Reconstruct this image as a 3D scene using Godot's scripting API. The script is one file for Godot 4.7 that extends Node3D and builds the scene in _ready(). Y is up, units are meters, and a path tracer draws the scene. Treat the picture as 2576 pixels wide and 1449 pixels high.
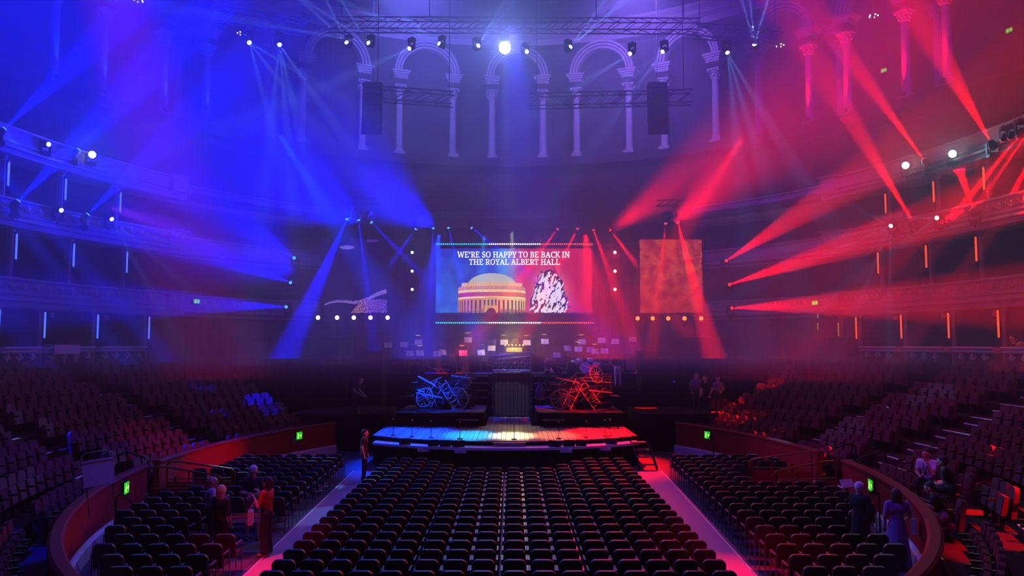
extends Node3D
# A round concert hall before a show: haze and beams, a stage with its orchestra, rows of empty seats.
# Units are metres, the camera looks along -z. The arena is an ellipse round (CX, CZ); everything round it
# is laid out by an angle t (0 at the stage end, positive towards +x), a distance outwards from the arena barrier, and a height.

const CX := -0.3
const CZ := -25.0
const EA := 10.3
const EB := 16.0
const EYE := Vector3(0, 4.85, 0)
const PITCH := 4.02
const FOCAL := 2000.0

var rng := RandomNumberGenerator.new()
var taken := {}
var M := {}
var cam_basis := Basis.from_euler(Vector3(deg_to_rad(PITCH), 0, 0))


# ---------------------------------------------------------------- mesh collecting
class MB:
	var v := PackedVector3Array()
	var n := PackedVector3Array()
	var c := PackedColorArray()
	var uv := PackedVector2Array()
	var col := Color.WHITE
	var colored := false
	func tri(a: Vector3, b: Vector3, d: Vector3) -> void:
		var m := (b - a).cross(d - a).normalized()
		v.append(a); v.append(d); v.append(b)
		n.append(m); n.append(m); n.append(m)
		if colored:
			c.append(col); c.append(col); c.append(col)
	func quad(a: Vector3, b: Vector3, d: Vector3, e: Vector3) -> void:
		tri(a, b, d)
		tri(a, d, e)
	func stri(a: Vector3, b: Vector3, d: Vector3, na: Vector3, nb: Vector3, nd: Vector3) -> void:
		v.append(a); v.append(d); v.append(b)
		n.append(na); n.append(nd); n.append(nb)
		if colored:
			c.append(col); c.append(col); c.append(col)
	func squad(a: Vector3, b: Vector3, d: Vector3, e: Vector3, na: Vector3, nb: Vector3, nd: Vector3, ne: Vector3) -> void:
		stri(a, b, d, na, nb, nd)
		stri(a, d, e, na, nd, ne)
	func box(at: Vector3, size: Vector3, bs := Basis.IDENTITY) -> MB:
		var h := size / 2.0
		var p := []
		for i in 8:
			p.append(at + bs * Vector3(h.x if i & 1 else -h.x, h.y if i & 2 else -h.y, h.z if i & 4 else -h.z))
		quad(p[4], p[5], p[7], p[6]); quad(p[1], p[0], p[2], p[3])
		quad(p[5], p[1], p[3], p[7]); quad(p[0], p[4], p[6], p[2])
		quad(p[6], p[7], p[3], p[2]); quad(p[0], p[1], p[5], p[4])
		return self
	func bar(a: Vector3, b: Vector3, w: float, h: float, side := Vector3.UP) -> MB:  # a box from a to b
		var z := (b - a).normalized()
		var x := side.cross(z)
		if x.length() < 0.01:
			x = Vector3.RIGHT.cross(z)
		x = x.normalized()
		return box((a + b) / 2.0, Vector3(w, h, a.distance_to(b)), Basis(x, z.cross(x), z))
	func tube(a: Vector3, b: Vector3, r0: float, r1 := -1.0, sides := 8, caps := true) -> MB:
		if r1 < 0.0:
			r1 = r0
		var z := (b - a).normalized()
		var x := (Vector3.UP if absf(z.y) < 0.9 else Vector3.RIGHT).cross(z).normalized()
		var y := z.cross(x)
		for i in sides:
			var t0 := TAU * i / sides
			var t1 := TAU * (i + 1) / sides
			var d0 := x * cos(t0) + y * sin(t0)
			var d1 := x * cos(t1) + y * sin(t1)
			squad(a + d0 * r0, a + d1 * r0, b + d1 * r1, b + d0 * r1, d0, d1, d1, d0)
			if caps:
				tri(a, a + d1 * r0, a + d0 * r0)
				tri(b, b + d0 * r1, b + d1 * r1)
		return self
	func run(points: Array, r: float, sides := 6, closed := false) -> MB:  # a round bar along points
		var m := points.size()
		var rings := []
		for i in m:
			var before: Vector3 = points[(i - 1 + m) % m] if closed or i > 0 else points[i]
			var after: Vector3 = points[(i + 1) % m] if closed or i < m - 1 else points[i]
			var z := (after - before).normalized()
			var x := (Vector3.UP if absf(z.y) < 0.95 else Vector3.RIGHT).cross(z).normalized()
			if i > 0:
				var px: Vector3 = rings[i - 1][1]
				x = (px - z * px.dot(z)).normalized()
			rings.append([points[i], x, z.cross(x)])
		for i in (m if closed else m - 1):
			var A: Array = rings[i]
			var B: Array = rings[(i + 1) % m]
			for k in sides:
				var t0 := TAU * k / sides
				var t1 := TAU * (k + 1) / sides
				var a0: Vector3 = A[1] * cos(t0) + A[2] * sin(t0)
				var a1: Vector3 = A[1] * cos(t1) + A[2] * sin(t1)
				var b0: Vector3 = B[1] * cos(t0) + B[2] * sin(t0)
				var b1: Vector3 = B[1] * cos(t1) + B[2] * sin(t1)
				squad(A[0] + a0 * r, A[0] + a1 * r, B[0] + b1 * r, B[0] + b0 * r, a0, a1, b1, b0)
		return self
	func lathe(profile: Array, at: Vector3, sides := 12, bs := Basis.IDENTITY) -> MB:  # profile of (radius, height) from the bottom up
		for k in profile.size() - 1:
			var p: Vector2 = profile[k]
			var q: Vector2 = profile[k + 1]
			if p.distance_to(q) < 1e-5:
				continue
			var nn := Vector2(q.y - p.y, p.x - q.x).normalized()
			for i in sides:
				var t0 := TAU * i / sides
				var t1 := TAU * (i + 1) / sides
				var d0 := Vector3(sin(t0), 0, cos(t0))
				var d1 := Vector3(sin(t1), 0, cos(t1))
				var U := Vector3.UP
				squad(at + bs * (d0 * p.x + U * p.y), at + bs * (d1 * p.x + U * p.y), at + bs * (d1 * q.x + U * q.y), at + bs * (d0 * q.x + U * q.y),
					bs * (d0 * nn.x + U * nn.y), bs * (d1 * nn.x + U * nn.y), bs * (d1 * nn.x + U * nn.y), bs * (d0 * nn.x + U * nn.y))
		return self
	func prism(poly: PackedVector2Array, lo: float, hi: float, tr := Transform3D.IDENTITY) -> MB:  # an outline in x and y, given depth along z
		if Geometry2D.is_polygon_clockwise(poly):
			poly.reverse()
		var idx := Geometry2D.triangulate_polygon(poly)
		var m := poly.size()
		for i in range(0, idx.size(), 3):
			var a := poly[idx[i]]
			var b := poly[idx[i + 1]]
			var d := poly[idx[i + 2]]
			if (b - a).cross(d - a) < 0.0:
				var e := b
				b = d
				d = e
			tri(tr * Vector3(a.x, a.y, hi), tr * Vector3(b.x, b.y, hi), tr * Vector3(d.x, d.y, hi))
			tri(tr * Vector3(a.x, a.y, lo), tr * Vector3(d.x, d.y, lo), tr * Vector3(b.x, b.y, lo))
		for i in m:
			var a := poly[i]
			var b := poly[(i + 1) % m]
			quad(tr * Vector3(a.x, a.y, lo), tr * Vector3(b.x, b.y, lo), tr * Vector3(b.x, b.y, hi), tr * Vector3(a.x, a.y, hi))
		return self
	func ball(at: Vector3, r: Vector3, sides := 8, rings := 5, bs := Basis.IDENTITY) -> MB:
		var grid := []
		for j in rings + 1:
			var row := []
			for i in sides + 1:
				var el := PI * j / rings - PI / 2
				var az := TAU * i / sides
				row.append(Vector3(cos(el) * sin(az), sin(el), cos(el) * cos(az)))
			grid.append(row)
		for j in rings:
			for i in sides:
				var q := [grid[j][i], grid[j][i + 1], grid[j + 1][i + 1], grid[j + 1][i]]
				var nn := []
				var pp := []
				for d in q:
					nn.append(bs * (d / r).normalized())
					pp.append(at + bs * (d * r))
				if j > 0:
					stri(pp[0], pp[1], pp[2], nn[0], nn[1], nn[2])
				if j < rings - 1:
					stri(pp[0], pp[2], pp[3], nn[0], nn[2], nn[3])
		return self
	func mesh() -> ArrayMesh:
		var arr := []
		arr.resize(Mesh.ARRAY_MAX)
		arr[Mesh.ARRAY_VERTEX] = v
		arr[Mesh.ARRAY_NORMAL] = n
		if colored:
			arr[Mesh.ARRAY_COLOR] = c
		if uv.size() == v.size():
			arr[Mesh.ARRAY_TEX_UV] = uv
		var am := ArrayMesh.new()
		am.add_surface_from_arrays(Mesh.PRIMITIVE_TRIANGLES, arr)
		return am


func numbered(called: String) -> String:
	var k: int = taken.get(called, 0)
	taken[called] = k + 1
	return called if k == 0 else "%s_%03d" % [called, k]

func piece(called: String, mesh: Mesh, m: Material, parent: Node3D, tr := Transform3D.IDENTITY) -> MeshInstance3D:
	var o := MeshInstance3D.new()
	o.name = called
	o.mesh = mesh
	o.material_override = null
	o.set_surface_override_material(0, m)
	o.transform = tr
	parent.add_child(o, true)
	return o

func part(called: String, mb: MB, m: Material, parent: Node3D) -> MeshInstance3D:
	return piece(called, mb.mesh(), m, parent)

func tag(o: Node3D, label: String, category: String, group := "") -> Node3D:
	o.set_meta("label", label)
	o.set_meta("category", category)
	if group:
		o.set_meta("group", group)
	return o

func thing(called: String, label: String, category: String, at := Vector3.ZERO, turn := 0.0, group := "") -> Node3D:
	var o := Node3D.new()
	o.name = numbered(called)
	add_child(o)
	o.position = at
	o.rotation.y = turn
	return tag(o, label, category, group)

func single(called: String, mb: MB, m: Material, label: String, category: String, group := "") -> MeshInstance3D:
	var o := part(numbered(called), mb, m, self)
	tag(o, label, category, group)
	return o

func structure(called: String, mb: MB, m: Material, label: String, category := "") -> MeshInstance3D:
	var o := part(called, mb, m, self)
	o.set_meta("kind", "structure")
	tag(o, label, category if category else "wall")
	return o

func copy_of(o: Node3D, at: Vector3, turn: float, label := "", group := "") -> Node3D:
	var stem: String = o.get_meta("stem") if o.has_meta("stem") else str(o.name)
	var r: Node3D = o.duplicate()
	r.name = numbered(stem)
	add_child(r)
	r.position = at
	r.rotation.y = turn
	if label:
		r.set_meta("label", label)
	if group:
		r.set_meta("group", group)
	return r

func nth(k: int) -> String:  # 23 -> twenty-third
	var ones := ["", "first", "second", "third", "fourth", "fifth", "sixth", "seventh", "eighth", "ninth", "tenth", "eleventh", "twelfth", "thirteenth", "fourteenth", "fifteenth", "sixteenth", "seventeenth", "eighteenth", "nineteenth"]
	if k < 20:
		return ones[k]
	var tens := ["", "", "twenty", "thirty", "forty", "fifty", "sixty", "seventy", "eighty", "ninety"]
	if k % 10 == 0:
		return tens[k / 10].trim_suffix("y") + "ieth"
	return tens[k / 10] + "-" + ones[k % 10]

func std(color: Color, rough := 0.8, metal := 0.0, spec := 0.5) -> StandardMaterial3D:
	var m := StandardMaterial3D.new()
	m.albedo_color = color
	m.roughness = rough
	m.metallic = metal
	m.metallic_specular = spec
	return m

func glow(color: Color, energy: float) -> StandardMaterial3D:
	var m := std(Color(0.02, 0.02, 0.02), 0.5)
	m.emission_enabled = true
	m.emission = color
	m.emission_energy_multiplier = energy / EXPOSE
	return m

func noise_tex(freq: float, ramp: Array, size := 256, seed_ := 3, octaves := 4, seamless := true) -> NoiseTexture2D:
	var f := FastNoiseLite.new()
	f.seed = seed_
	f.frequency = freq
	f.fractal_octaves = octaves
	var t := NoiseTexture2D.new()
	t.width = size
	t.height = size
	t.seamless = seamless
	t.noise = f
	var g := Gradient.new()
	g.offsets = PackedFloat32Array([0.0, 1.0])
	g.colors = PackedColorArray([ramp[0], ramp[1]])
	t.color_ramp = g
	return t

func textured(a: Color, b: Color, freq: float, scale: float, rough := 0.85, spec := 0.3) -> StandardMaterial3D:
	var m := std(Color.WHITE, rough, 0.0, spec)
	m.albedo_texture = noise_tex(freq, [a, b])
	m.uv1_triplanar = true
	m.uv1_world_triplanar = true
	m.uv1_scale = Vector3.ONE * scale
	return m

# ---------------------------------------------------------------- places
func at_depth(px: float, py: float, depth: float) -> Vector3:  # the point seen at that place of the photograph, that far down the hall
	var d := cam_basis * Vector3((px - 1288.0) / FOCAL, (724.5 - py) / FOCAL, -1.0)
	return EYE + d * (depth / -d.z)

func at_height(px: float, py: float, h: float) -> Vector3:
	var d := cam_basis * Vector3((px - 1288.0) / FOCAL, (724.5 - py) / FOCAL, -1.0)
	return EYE + d * ((h - EYE.y) / d.y)

func ell(t: float, off: float, y: float) -> Vector3:  # a point round the arena
	var nn := Vector2(sin(t) / EA, -cos(t) / EB).normalized()
	return Vector3(CX + EA * sin(t) + nn.x * off, y, CZ - EB * cos(t) + nn.y * off)

func ell_out(t: float) -> Vector3:
	return Vector3(sin(t) / EA, 0, -cos(t) / EB).normalized()

func ell_along(t: float) -> Vector3:
	var o := ell_out(t)
	return Vector3(-o.z, 0, o.x)

func ell_basis(t: float) -> Basis:  # x along the curve, y up, z outwards
	return Basis(ell_along(t) * -1.0, Vector3.UP, ell_out(t))

func t_seen(px: float, off: float) -> float:  # the angle at which the curve is seen in that column of the photograph
	var want := (px - 1288.0) / FOCAL
	var side := 1.0 if want > 0.0 else -1.0
	var lo := 0.0
	var hi := 2.2
	for i in 40:
		var mid := (lo + hi) / 2.0
		var p := ell(mid * side, off, 0)
		if p.z < -0.5 and p.x / -p.z * side < want * side:
			lo = mid
		else:
			hi = mid
	return lo * side

func ring(mb: MB, t0: float, t1: float, steps: int, profile: Array, closed := true, capped := true) -> MB:  # a moulding of (outwards, height) points, run round the hall; give the profile anticlockwise with outwards to the right
	var m := profile.size()
	for i in steps:
		var a := t0 + (t1 - t0) * i / steps
		var b := t0 + (t1 - t0) * (i + 1) / steps
		for k in (m if closed else m - 1):
			var p: Vector2 = profile[k]
			var q: Vector2 = profile[(k + 1) % m]
			mb.quad(ell(a, p.x, p.y), ell(a, q.x, q.y), ell(b, q.x, q.y), ell(b, p.x, p.y))
	if capped and closed:
		var poly := PackedVector2Array(profile)
		var idx := Geometry2D.triangulate_polygon(poly)
		for i in range(0, idx.size(), 3):
			var A := poly[idx[i]]
			var B := poly[idx[i + 1]]
			var C := poly[idx[i + 2]]
			mb.tri(ell(t0, A.x, A.y), ell(t0, B.x, B.y), ell(t0, C.x, C.y))
			mb.tri(ell(t1, A.x, A.y), ell(t1, C.x, C.y), ell(t1, B.x, B.y))
	return mb

func arc_turns(t0: float, t1: float, off: float, pitch: float) -> Array:  # angles that step evenly along the curve
	var out := []
	var t := t0
	var dir := signf(t1 - t0)
	while (t1 - t) * dir > 0.0:
		out.append(t)
		var e := 0.002
		var per := ell(t, off, 0).distance_to(ell(t + e, off, 0)) / e
		t += dir * pitch / per
	return out


# ---------------------------------------------------------------- the scene
const BLUE := Color(0.0, 0.03, 1.0)
const RED := Color(1.0, 0.0, 0.03)
const EXPOSE := 16.0  # the picture's exposure; lamps and glowing faces are set for it
const POWER := 2.5
const COOL := Color(0.4, 0.6, 1.0)

func _ready() -> void:
	rng.seed = 7
	var cam := Camera3D.new()
	cam.name = "camera"
	cam.fov = rad_to_deg(2.0 * atan(724.5 / FOCAL))
	cam.near = 0.05
	cam.far = 300.0
	cam.position = EYE
	cam.basis = cam_basis
	add_child(cam)
	var env := Environment.new()
	env.background_mode = Environment.BG_COLOR
	env.background_color = Color.BLACK
	env.tonemap_mode = Environment.TONE_MAPPER_LINEAR
	env.tonemap_exposure = EXPOSE
	env.sdfgi_enabled = true
	env.ssao_enabled = true
	env.ssil_enabled = true
	env.volumetric_fog_enabled = true
	env.volumetric_fog_density = 0.0
	env.volumetric_fog_albedo = Color.WHITE
	env.volumetric_fog_anisotropy = 0.0
	var we := WorldEnvironment.new()
	we.name = "surroundings"
	we.environment = env
	add_child(we)
	washes()
	haze()
	materials()
	shell()
	tiers()
	gallery()
	barriers()
	stalls_seats()
	arena_chairs()
	stage()
	barricades()
	orchestra()
	screens()
	rig()
	lamps()
	clutter()
	people()

# ---------------------------------------------------------------- the light
func spot(from: Vector3, to: Vector3, color: Color, half: float, energy: float, size := 0.05, soft := 0.6, parent: Node3D = null) -> SpotLight3D:
	var l := SpotLight3D.new()
	l.name = "beam_light"
	l.light_color = color
	l.light_energy = energy * POWER
	l.spot_angle = half
	l.spot_angle_attenuation = soft
	l.spot_range = 120.0
	l.spot_attenuation = 2.0
	l.light_size = size
	l.shadow_enabled = true
	(parent if parent else self).add_child(l, true)
	var z := (from - to).normalized()
	var x := (Vector3.UP if absf(z.y) < 0.98 else Vector3.RIGHT).cross(z).normalized()
	l.global_transform = Transform3D(Basis(x, z.cross(x), z), from)
	return l

func haze() -> void:
	# stage haze hangs in the upper part of the hall
	var f := FogVolume.new()
	f.name = "haze"
	f.shape = RenderingServer.FOG_VOLUME_SHAPE_BOX
	f.size = Vector3(58, 27, 64)
	f.position = Vector3(0, 4.15 + 13.5, -29)
	var m := FogMaterial.new()
	m.albedo = Color.WHITE
	m.density = 0.016
	f.material = m
	f.set_meta("kind", "structure")
	f.set_meta("label", "stage haze hanging in the upper half of the hall")
	f.set_meta("category", "haze")
	add_child(f)

func washes() -> void:
	# rig wash lights; those out of the picture are added to fill the haze
	spot(at_depth(900, 555, 43), at_depth(520, 330, 36), BLUE, 34, 90, 0.3, 1.0)
	spot(at_depth(1090, 574, 46), at_depth(800, 360, 40), BLUE, 30, 75, 0.3, 1.0)
	spot(Vector3(-17, 17, -18), at_depth(650, 250, 46), BLUE, 34, 36, 0.3, 1.0)
	spot(at_depth(735, 690, 41), at_depth(500, 520, 34), BLUE, 34, 26, 0.3, 1.0)
	spot(at_depth(1690, 560, 43), at_depth(1960, 330, 36), Color(1.0, 0.0, 0.1), 20, 55, 0.3, 1.0)
	spot(at_depth(1535, 579, 46), at_depth(1860, 350, 40), Color(1.0, 0.0, 0.1), 17, 55, 0.3, 1.0)
	spot(Vector3(17, 17, -18), at_depth(2000, 230, 46), Color(1.0, 0.0, 0.7), 30, 4, 0.3, 1.0)
	spot(Vector3(6, 25, -22), at_depth(1950, 250, 46), Color(0.25, 0.0, 1.0), 32, 34, 0.3, 1.0)
	# unseen lights added above the picture to brighten the far gallery
	spot(Vector3(-6, 27, -43), Vector3(-6, 22, -56), Color(0.4, 0.4, 1.0), 44, 30, 0.3, 1.0)
	spot(Vector3(7, 27, -43), Vector3(8, 22, -55), Color(0.52, 0.4, 1.0), 44, 30, 0.3, 1.0)
	# down light from the middle of the rig
	spot(Vector3(0, 20, -37), at_depth(1285, 640, 43), Color(0.2, 0.18, 1.0), 28, 20, 0.2, 1.0)
	# dim violet fill light added over the arena, red and blue pools on the aisles and barriers
	spot(Vector3(0, 26, -17), Vector3(0, 0, -21), Color(0.3, 0.22, 1.0), 34, 13, 0.5, 1.0)
	spot(Vector3(-9, 20, -12), Vector3(-5.1, 0, -17.2), Color(1.0, 0.0, 0.14), 5, 50, 0.1, 1.0)
	spot(Vector3(9, 20, -12), Vector3(4.6, 0, -16.5), Color(1.0, 0.0, 0.08), 7, 60, 0.1, 1.0)
	spot(Vector3(14, 9.6, -27), Vector3(-9.5, 1.0, -28), Color(1.0, 0.1, 0.3), 6, 16, 0.1, 1.0)
	spot(Vector3(-14, 9.6, -27), Vector3(10, 1.5, -27), Color(0.6, 0.15, 1.0), 12, 8, 0.1, 1.0)
	spot(Vector3(0, 22, -12), Vector3(-14, 2.2, -27), Color(0.4, 0.06, 1.0), 20, 6, 0.3, 1.0)  # unseen violet fill added to tint the stalls on both sides
	spot(Vector3(0, 22, -12), Vector3(14, 2.2, -27), Color(0.85, 0.1, 0.7), 20, 5, 0.3, 1.0)
	# stage washes from over the central screen: blue, white and red thirds
	spot(Vector3(-4.2, 11.3, -45.6), Vector3(-4.3, 1.1, -33.9), Color(0.0, 0.2, 1.0), 9, 60, 0.1, 0.8)
	spot(Vector3(-1.6, 11.3, -45.7), Vector3(-1.7, 1.1, -33.2), Color(0.0, 0.7, 1.0), 5, 24, 0.1, 1.0)
	spot(Vector3(0, 11.6, -45.8), Vector3(0.0, 1.1, -33.0), Color(1.0, 0.97, 0.75), 4, 24, 0.1, 1.0)
	spot(Vector3(1.6, 11.3, -45.7), Vector3(1.7, 1.1, -33.2), Color(1.0, 0.5, 0.35), 4.5, 14, 0.1, 1.0)
	spot(Vector3(4.2, 11.3, -45.6), Vector3(4.3, 1.1, -33.9), Color(1.0, 0.02, 0.0), 9, 60, 0.1, 0.8)
	spot(at_depth(1270, 130, 36.8), Vector3(0, 3.0, -41.2), Color(0.75, 0.85, 1.0), 4.5, 7, 0.1, 0.8)  # added light from the centre lamp that lifts the gate tower
	# cross light on the barricades
	spot(Vector3(-9, 13, -30), Vector3(-3.35, 2.6, -38.2), Color(0.0, 0.2, 1.0), 6.5, 90, 0.1, 0.8)
	spot(Vector3(9, 13, -30), Vector3(3.3, 2.6, -38.2), Color(1.0, 0.05, 0.02), 6.5, 45, 0.1, 0.8)
	# narrow lamps off the circle rail that pick out seats in the stalls
	for p in [[500, 968], [530, 1026], [160, 1084], [215, 1102], [450, 1094], [485, 1110], [570, 1084]]:
		spot(Vector3(-17.8, 13.8, -21), on_stalls(p[0], p[1]), Color(0.03, 0.12, 1.0), 1.6, 110, 0.05, 0.4)
	for p in [[1885, 965], [1940, 962], [1868, 1030], [1905, 1028], [1930, 1082], [2110, 1104], [2535, 1090], [2490, 1180], [2400, 1190]]:
		spot(Vector3(17.4, 13.8, -21), on_stalls(p[0], p[1]), Color(1.0, 0.07, 0.01), 1.6, 80, 0.05, 0.4)
	spot(Vector3(15.5, 14, -12), ell(2.06, 2.4, 1.2), Color(1.0, 0.02, 0.02), 6, 50, 0.05, 0.6)
	spot(Vector3(-15.5, 14, -12), ell(-2.06, 1.6, 0.9), Color(0.0, 0.05, 1.0), 4, 60, 0.05, 0.6)

func on_stalls(px: float, py: float) -> Vector3:  # where a line of sight meets the tops of the stalls seats
	var d := cam_basis * Vector3((px - 1288.0) / FOCAL, (724.5 - py) / FOCAL, -1.0)
	var p := EYE
	for i in 900:
		p = EYE + d * (10.0 + i * 0.04)
		var t := atan2((p.x - CX) / EA, -(p.z - CZ) / EB)
		for k in 4:
			t += (p - ell(t, 0, p.y)).dot(ell_along(t)) * 0.06
		var off := (p - ell(t, 0, p.y)).dot(ell_out(t))
		if off > 0.3 and off < 8.0 and p.y < row_floor(int((off - 0.32) / 0.95)) + 0.9:
			return p
	return p

func materials() -> void:
	M.floor = textured(Color(0.26, 0.25, 0.26), Color(0.32, 0.31, 0.32), 0.02, 0.5, 0.55)
	M.carpet = textured(Color(0.5, 0.42, 0.44), Color(0.58, 0.5, 0.52), 0.2, 2.0, 0.7)
	M.edging = std(Color(0.8, 0.78, 0.75), 0.5)
	M.stone = textured(Color(0.5, 0.46, 0.43), Color(0.58, 0.54, 0.5), 0.03, 0.6)
	M.gilt = std(Color(0.72, 0.6, 0.42), 0.45, 0.2)
	M.red = textured(Color(0.48, 0.035, 0.05), Color(0.56, 0.05, 0.07), 0.05, 1.5)
	M.red_cap = std(Color(0.42, 0.05, 0.07), 0.7, 0.0, 0.3)
	M.white_paint = textured(Color(0.74, 0.71, 0.69), Color(0.82, 0.79, 0.77), 0.05, 1.0, 0.6)
	M.terrace = textured(Color(0.17, 0.05, 0.06), Color(0.22, 0.07, 0.08), 0.15, 2.0, 0.9)
	M.curtain = textured(Color(0.34, 0.03, 0.05), Color(0.42, 0.04, 0.06), 0.1, 2.0, 0.9)
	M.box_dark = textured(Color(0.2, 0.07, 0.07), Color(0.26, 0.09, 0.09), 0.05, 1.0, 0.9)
	M.wall = textured(Color(0.16, 0.12, 0.13), Color(0.2, 0.155, 0.16), 0.03, 0.6)
	M.black = std(Color(0.05, 0.05, 0.055), 0.75)
	M.drape = textured(Color(0.035, 0.035, 0.04), Color(0.06, 0.06, 0.065), 0.2, 1.5, 0.95)
	M.metal = std(Color(0.55, 0.56, 0.58), 0.35, 0.9)
	M.dark_metal = std(Color(0.16, 0.16, 0.17), 0.4, 0.7)
	M.brass = std(Color(0.62, 0.42, 0.2), 0.35, 0.9)
	M.seat_red = textured(Color(0.29, 0.08, 0.14), Color(0.36, 0.1, 0.17), 0.15, 3.0, 0.75)
	M.seat_wood = std(Color(0.2, 0.09, 0.05), 0.35)
	M.chair_black = textured(Color(0.09, 0.085, 0.09), Color(0.125, 0.12, 0.125), 0.3, 4.0, 0.5, 0.5)
	M.chair_metal = std(Color(0.42, 0.41, 0.42), 0.38, 0.8)
	M.plank = []
	for k in 3:
		var m := std(Color.WHITE, 0.5, 0.0, 0.4)
		var base: Color = [Color(0.5, 0.44, 0.38), Color(0.56, 0.5, 0.43), Color(0.44, 0.39, 0.34)][k]
		m.albedo_texture = noise_tex(0.03, [base.darkened(0.25), base.lightened(0.1)], 256, 11 + k)
		m.uv1_triplanar = true
		m.uv1_world_triplanar = true
		m.uv1_scale = Vector3(4.0, 4.0, 0.4)
		M.plank.append(m)
	M.wood_lit = textured(Color(0.5, 0.42, 0.34), Color(0.68, 0.58, 0.48), 0.06, 1.5, 0.45, 0.5)  # lightened: the light on the main barricade beams is put into the wood
	M.timber = textured(Color(0.26, 0.22, 0.19), Color(0.36, 0.31, 0.27), 0.06, 1.5, 0.6)
	M.paper = std(Color(0.85, 0.82, 0.72), 0.8)
	M.skin = std(Color(0.78, 0.56, 0.46), 0.6)
	M.body = std(Color.WHITE, 0.75)
	M.body.vertex_color_use_as_albedo = true


# ---------------------------------------------------------------- floor, wall, dome
const ROWS := 8
const AISLES := [[-1.65, 1.1], [1.55, 1.9], [-2.06, 1.1], [2.06, 1.1], [-1.25, 0.9], [1.25, 0.9]]

func row_off(k: int) -> float:
	return 0.32 + 0.95 * k

func row_floor(k: int) -> float:
	return 0.35 + 0.42 * k

func shell() -> void:
	var mb := MB.new()
	mb.box(Vector3(CX, -0.3, CZ), Vector3(64, 0.6, 78))
	structure("floor", mb, M.floor, "grey arena floor under the rows of black chairs", "floor")
	mb = MB.new()
	ring(mb, -PI, PI, 144, [Vector2(17.5, -0.5), Vector2(18.2, -0.5), Vector2(18.2, 28.0), Vector2(17.5, 28.0)], true, false)
	structure("wall_round", mb, M.wall, "tall curved wall behind the gallery columns")
	# dome
	mb = MB.new()
	var last: Array = [Vector2(18.2, 28.0), Vector2(17.6, 28.0), Vector2(15.5, 31.5), Vector2(11, 35), Vector2(4, 38), Vector2(-2, 39.5), Vector2(-10.0, 40.0)]
	for i in last.size() - 1:
		ring(mb, -PI, PI, 96, [last[i], last[i + 1]], false, false)
	structure("ceiling", mb, M.wall, "shallow dome over the hall", "ceiling")
	# seating terraces either side and behind
	mb = MB.new()
	for k in ROWS:
		ring(mb, -2.75, -0.83, 70, [Vector2(row_off(k), -0.1), Vector2(row_off(k) + 0.95, -0.1), Vector2(row_off(k) + 0.95, row_floor(k)), Vector2(row_off(k), row_floor(k))])
	structure("floor_terrace_west", mb, M.terrace, "stepped red carpeted terraces under the stalls seats, blue lit side", "floor")
	mb = MB.new()
	for k in ROWS:
		ring(mb, 0.83, 2.75, 70, [Vector2(row_off(k), -0.1), Vector2(row_off(k) + 0.95, -0.1), Vector2(row_off(k) + 0.95, row_floor(k)), Vector2(row_off(k), row_floor(k))])
	structure("floor_terrace_east", mb, M.terrace, "stepped red carpeted terraces under the stalls seats, red lit side", "floor")
	# half steps with pale nosings in the radial stairs
	for a in AISLES:
		var t: float = a[0]
		var stair := Node3D.new()
		stair.name = numbered("stall_stairs")
		add_child(stair)
		tag(stair, "carpeted steps climbing between stalls seats " + ("from the barrier gate" if absf(t) < 1.7 and absf(t) > 1.4 else ("nearest the stage" if absf(t) < 1.4 else "by the curved barrier end")) + (", blue lit side" if t < 0 else ", red lit side"), "steps")
		for k in ROWS:
			var b := ell_basis(t)
			var p := ell(t, row_off(k) - 0.12, row_floor(k) - 0.21)
			var w: float = a[1] - 0.1
			if k > 0:
				var s := MB.new()
				s.box(p + Vector3(0, -0.1, 0), Vector3(w, 0.2, 0.28), b)
				part("step", s, M.terrace, stair)
			var e := MB.new()
			e.box(ell(t, row_off(k) + 0.03, row_floor(k) + 0.008), Vector3(w, 0.03, 0.06), b)
			if k > 0:
				e.box(ell(t, row_off(k) - 0.23, row_floor(k) - 0.2), Vector3(w, 0.03, 0.06), b)
			part("nosing", e, M.edging, stair)
	# carpeted aisles with pale edge strips
	for s in [-1, 1]:
		var x_in0 := -4.55 if s < 0 else 4.0
		var x_in1 := -4.85 if s < 0 else 4.45
		var x_out0 := -5.45 if s < 0 else 4.9
		var x_out1 := -6.05 if s < 0 else 5.72
		var o := thing("aisle_carpet", "smooth carpet strip of the aisle " + ("beside the standing group with the red-shirted woman" if s < 0 else "leading to the small stage steps"), "carpet")
		mb = MB.new()
		var a := Vector3(x_in0, 0.0, -12.3)
		var b := Vector3(x_out0, 0.0, -12.3)
		var c := Vector3(x_out1, 0.0, -30.8)
		var d := Vector3(x_in1, 0.0, -30.8)
		var u := Vector3(0, 0.012, 0)
		if s > 0:
			mb.quad(a + u, b + u, c + u, d + u)
		else:
			mb.quad(b + u, a + u, d + u, c + u)
		for e in [[a, b], [b, c], [c, d], [d, a]]:
			mb.quad(e[0], e[1], e[1] + u, e[0] + u)
		part("runner", mb, M.carpet, o)
		mb = MB.new()
		mb.bar(b + u, c + u, 0.035, 0.02)
		part("edge_strip", mb, M.edging, o)

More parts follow.
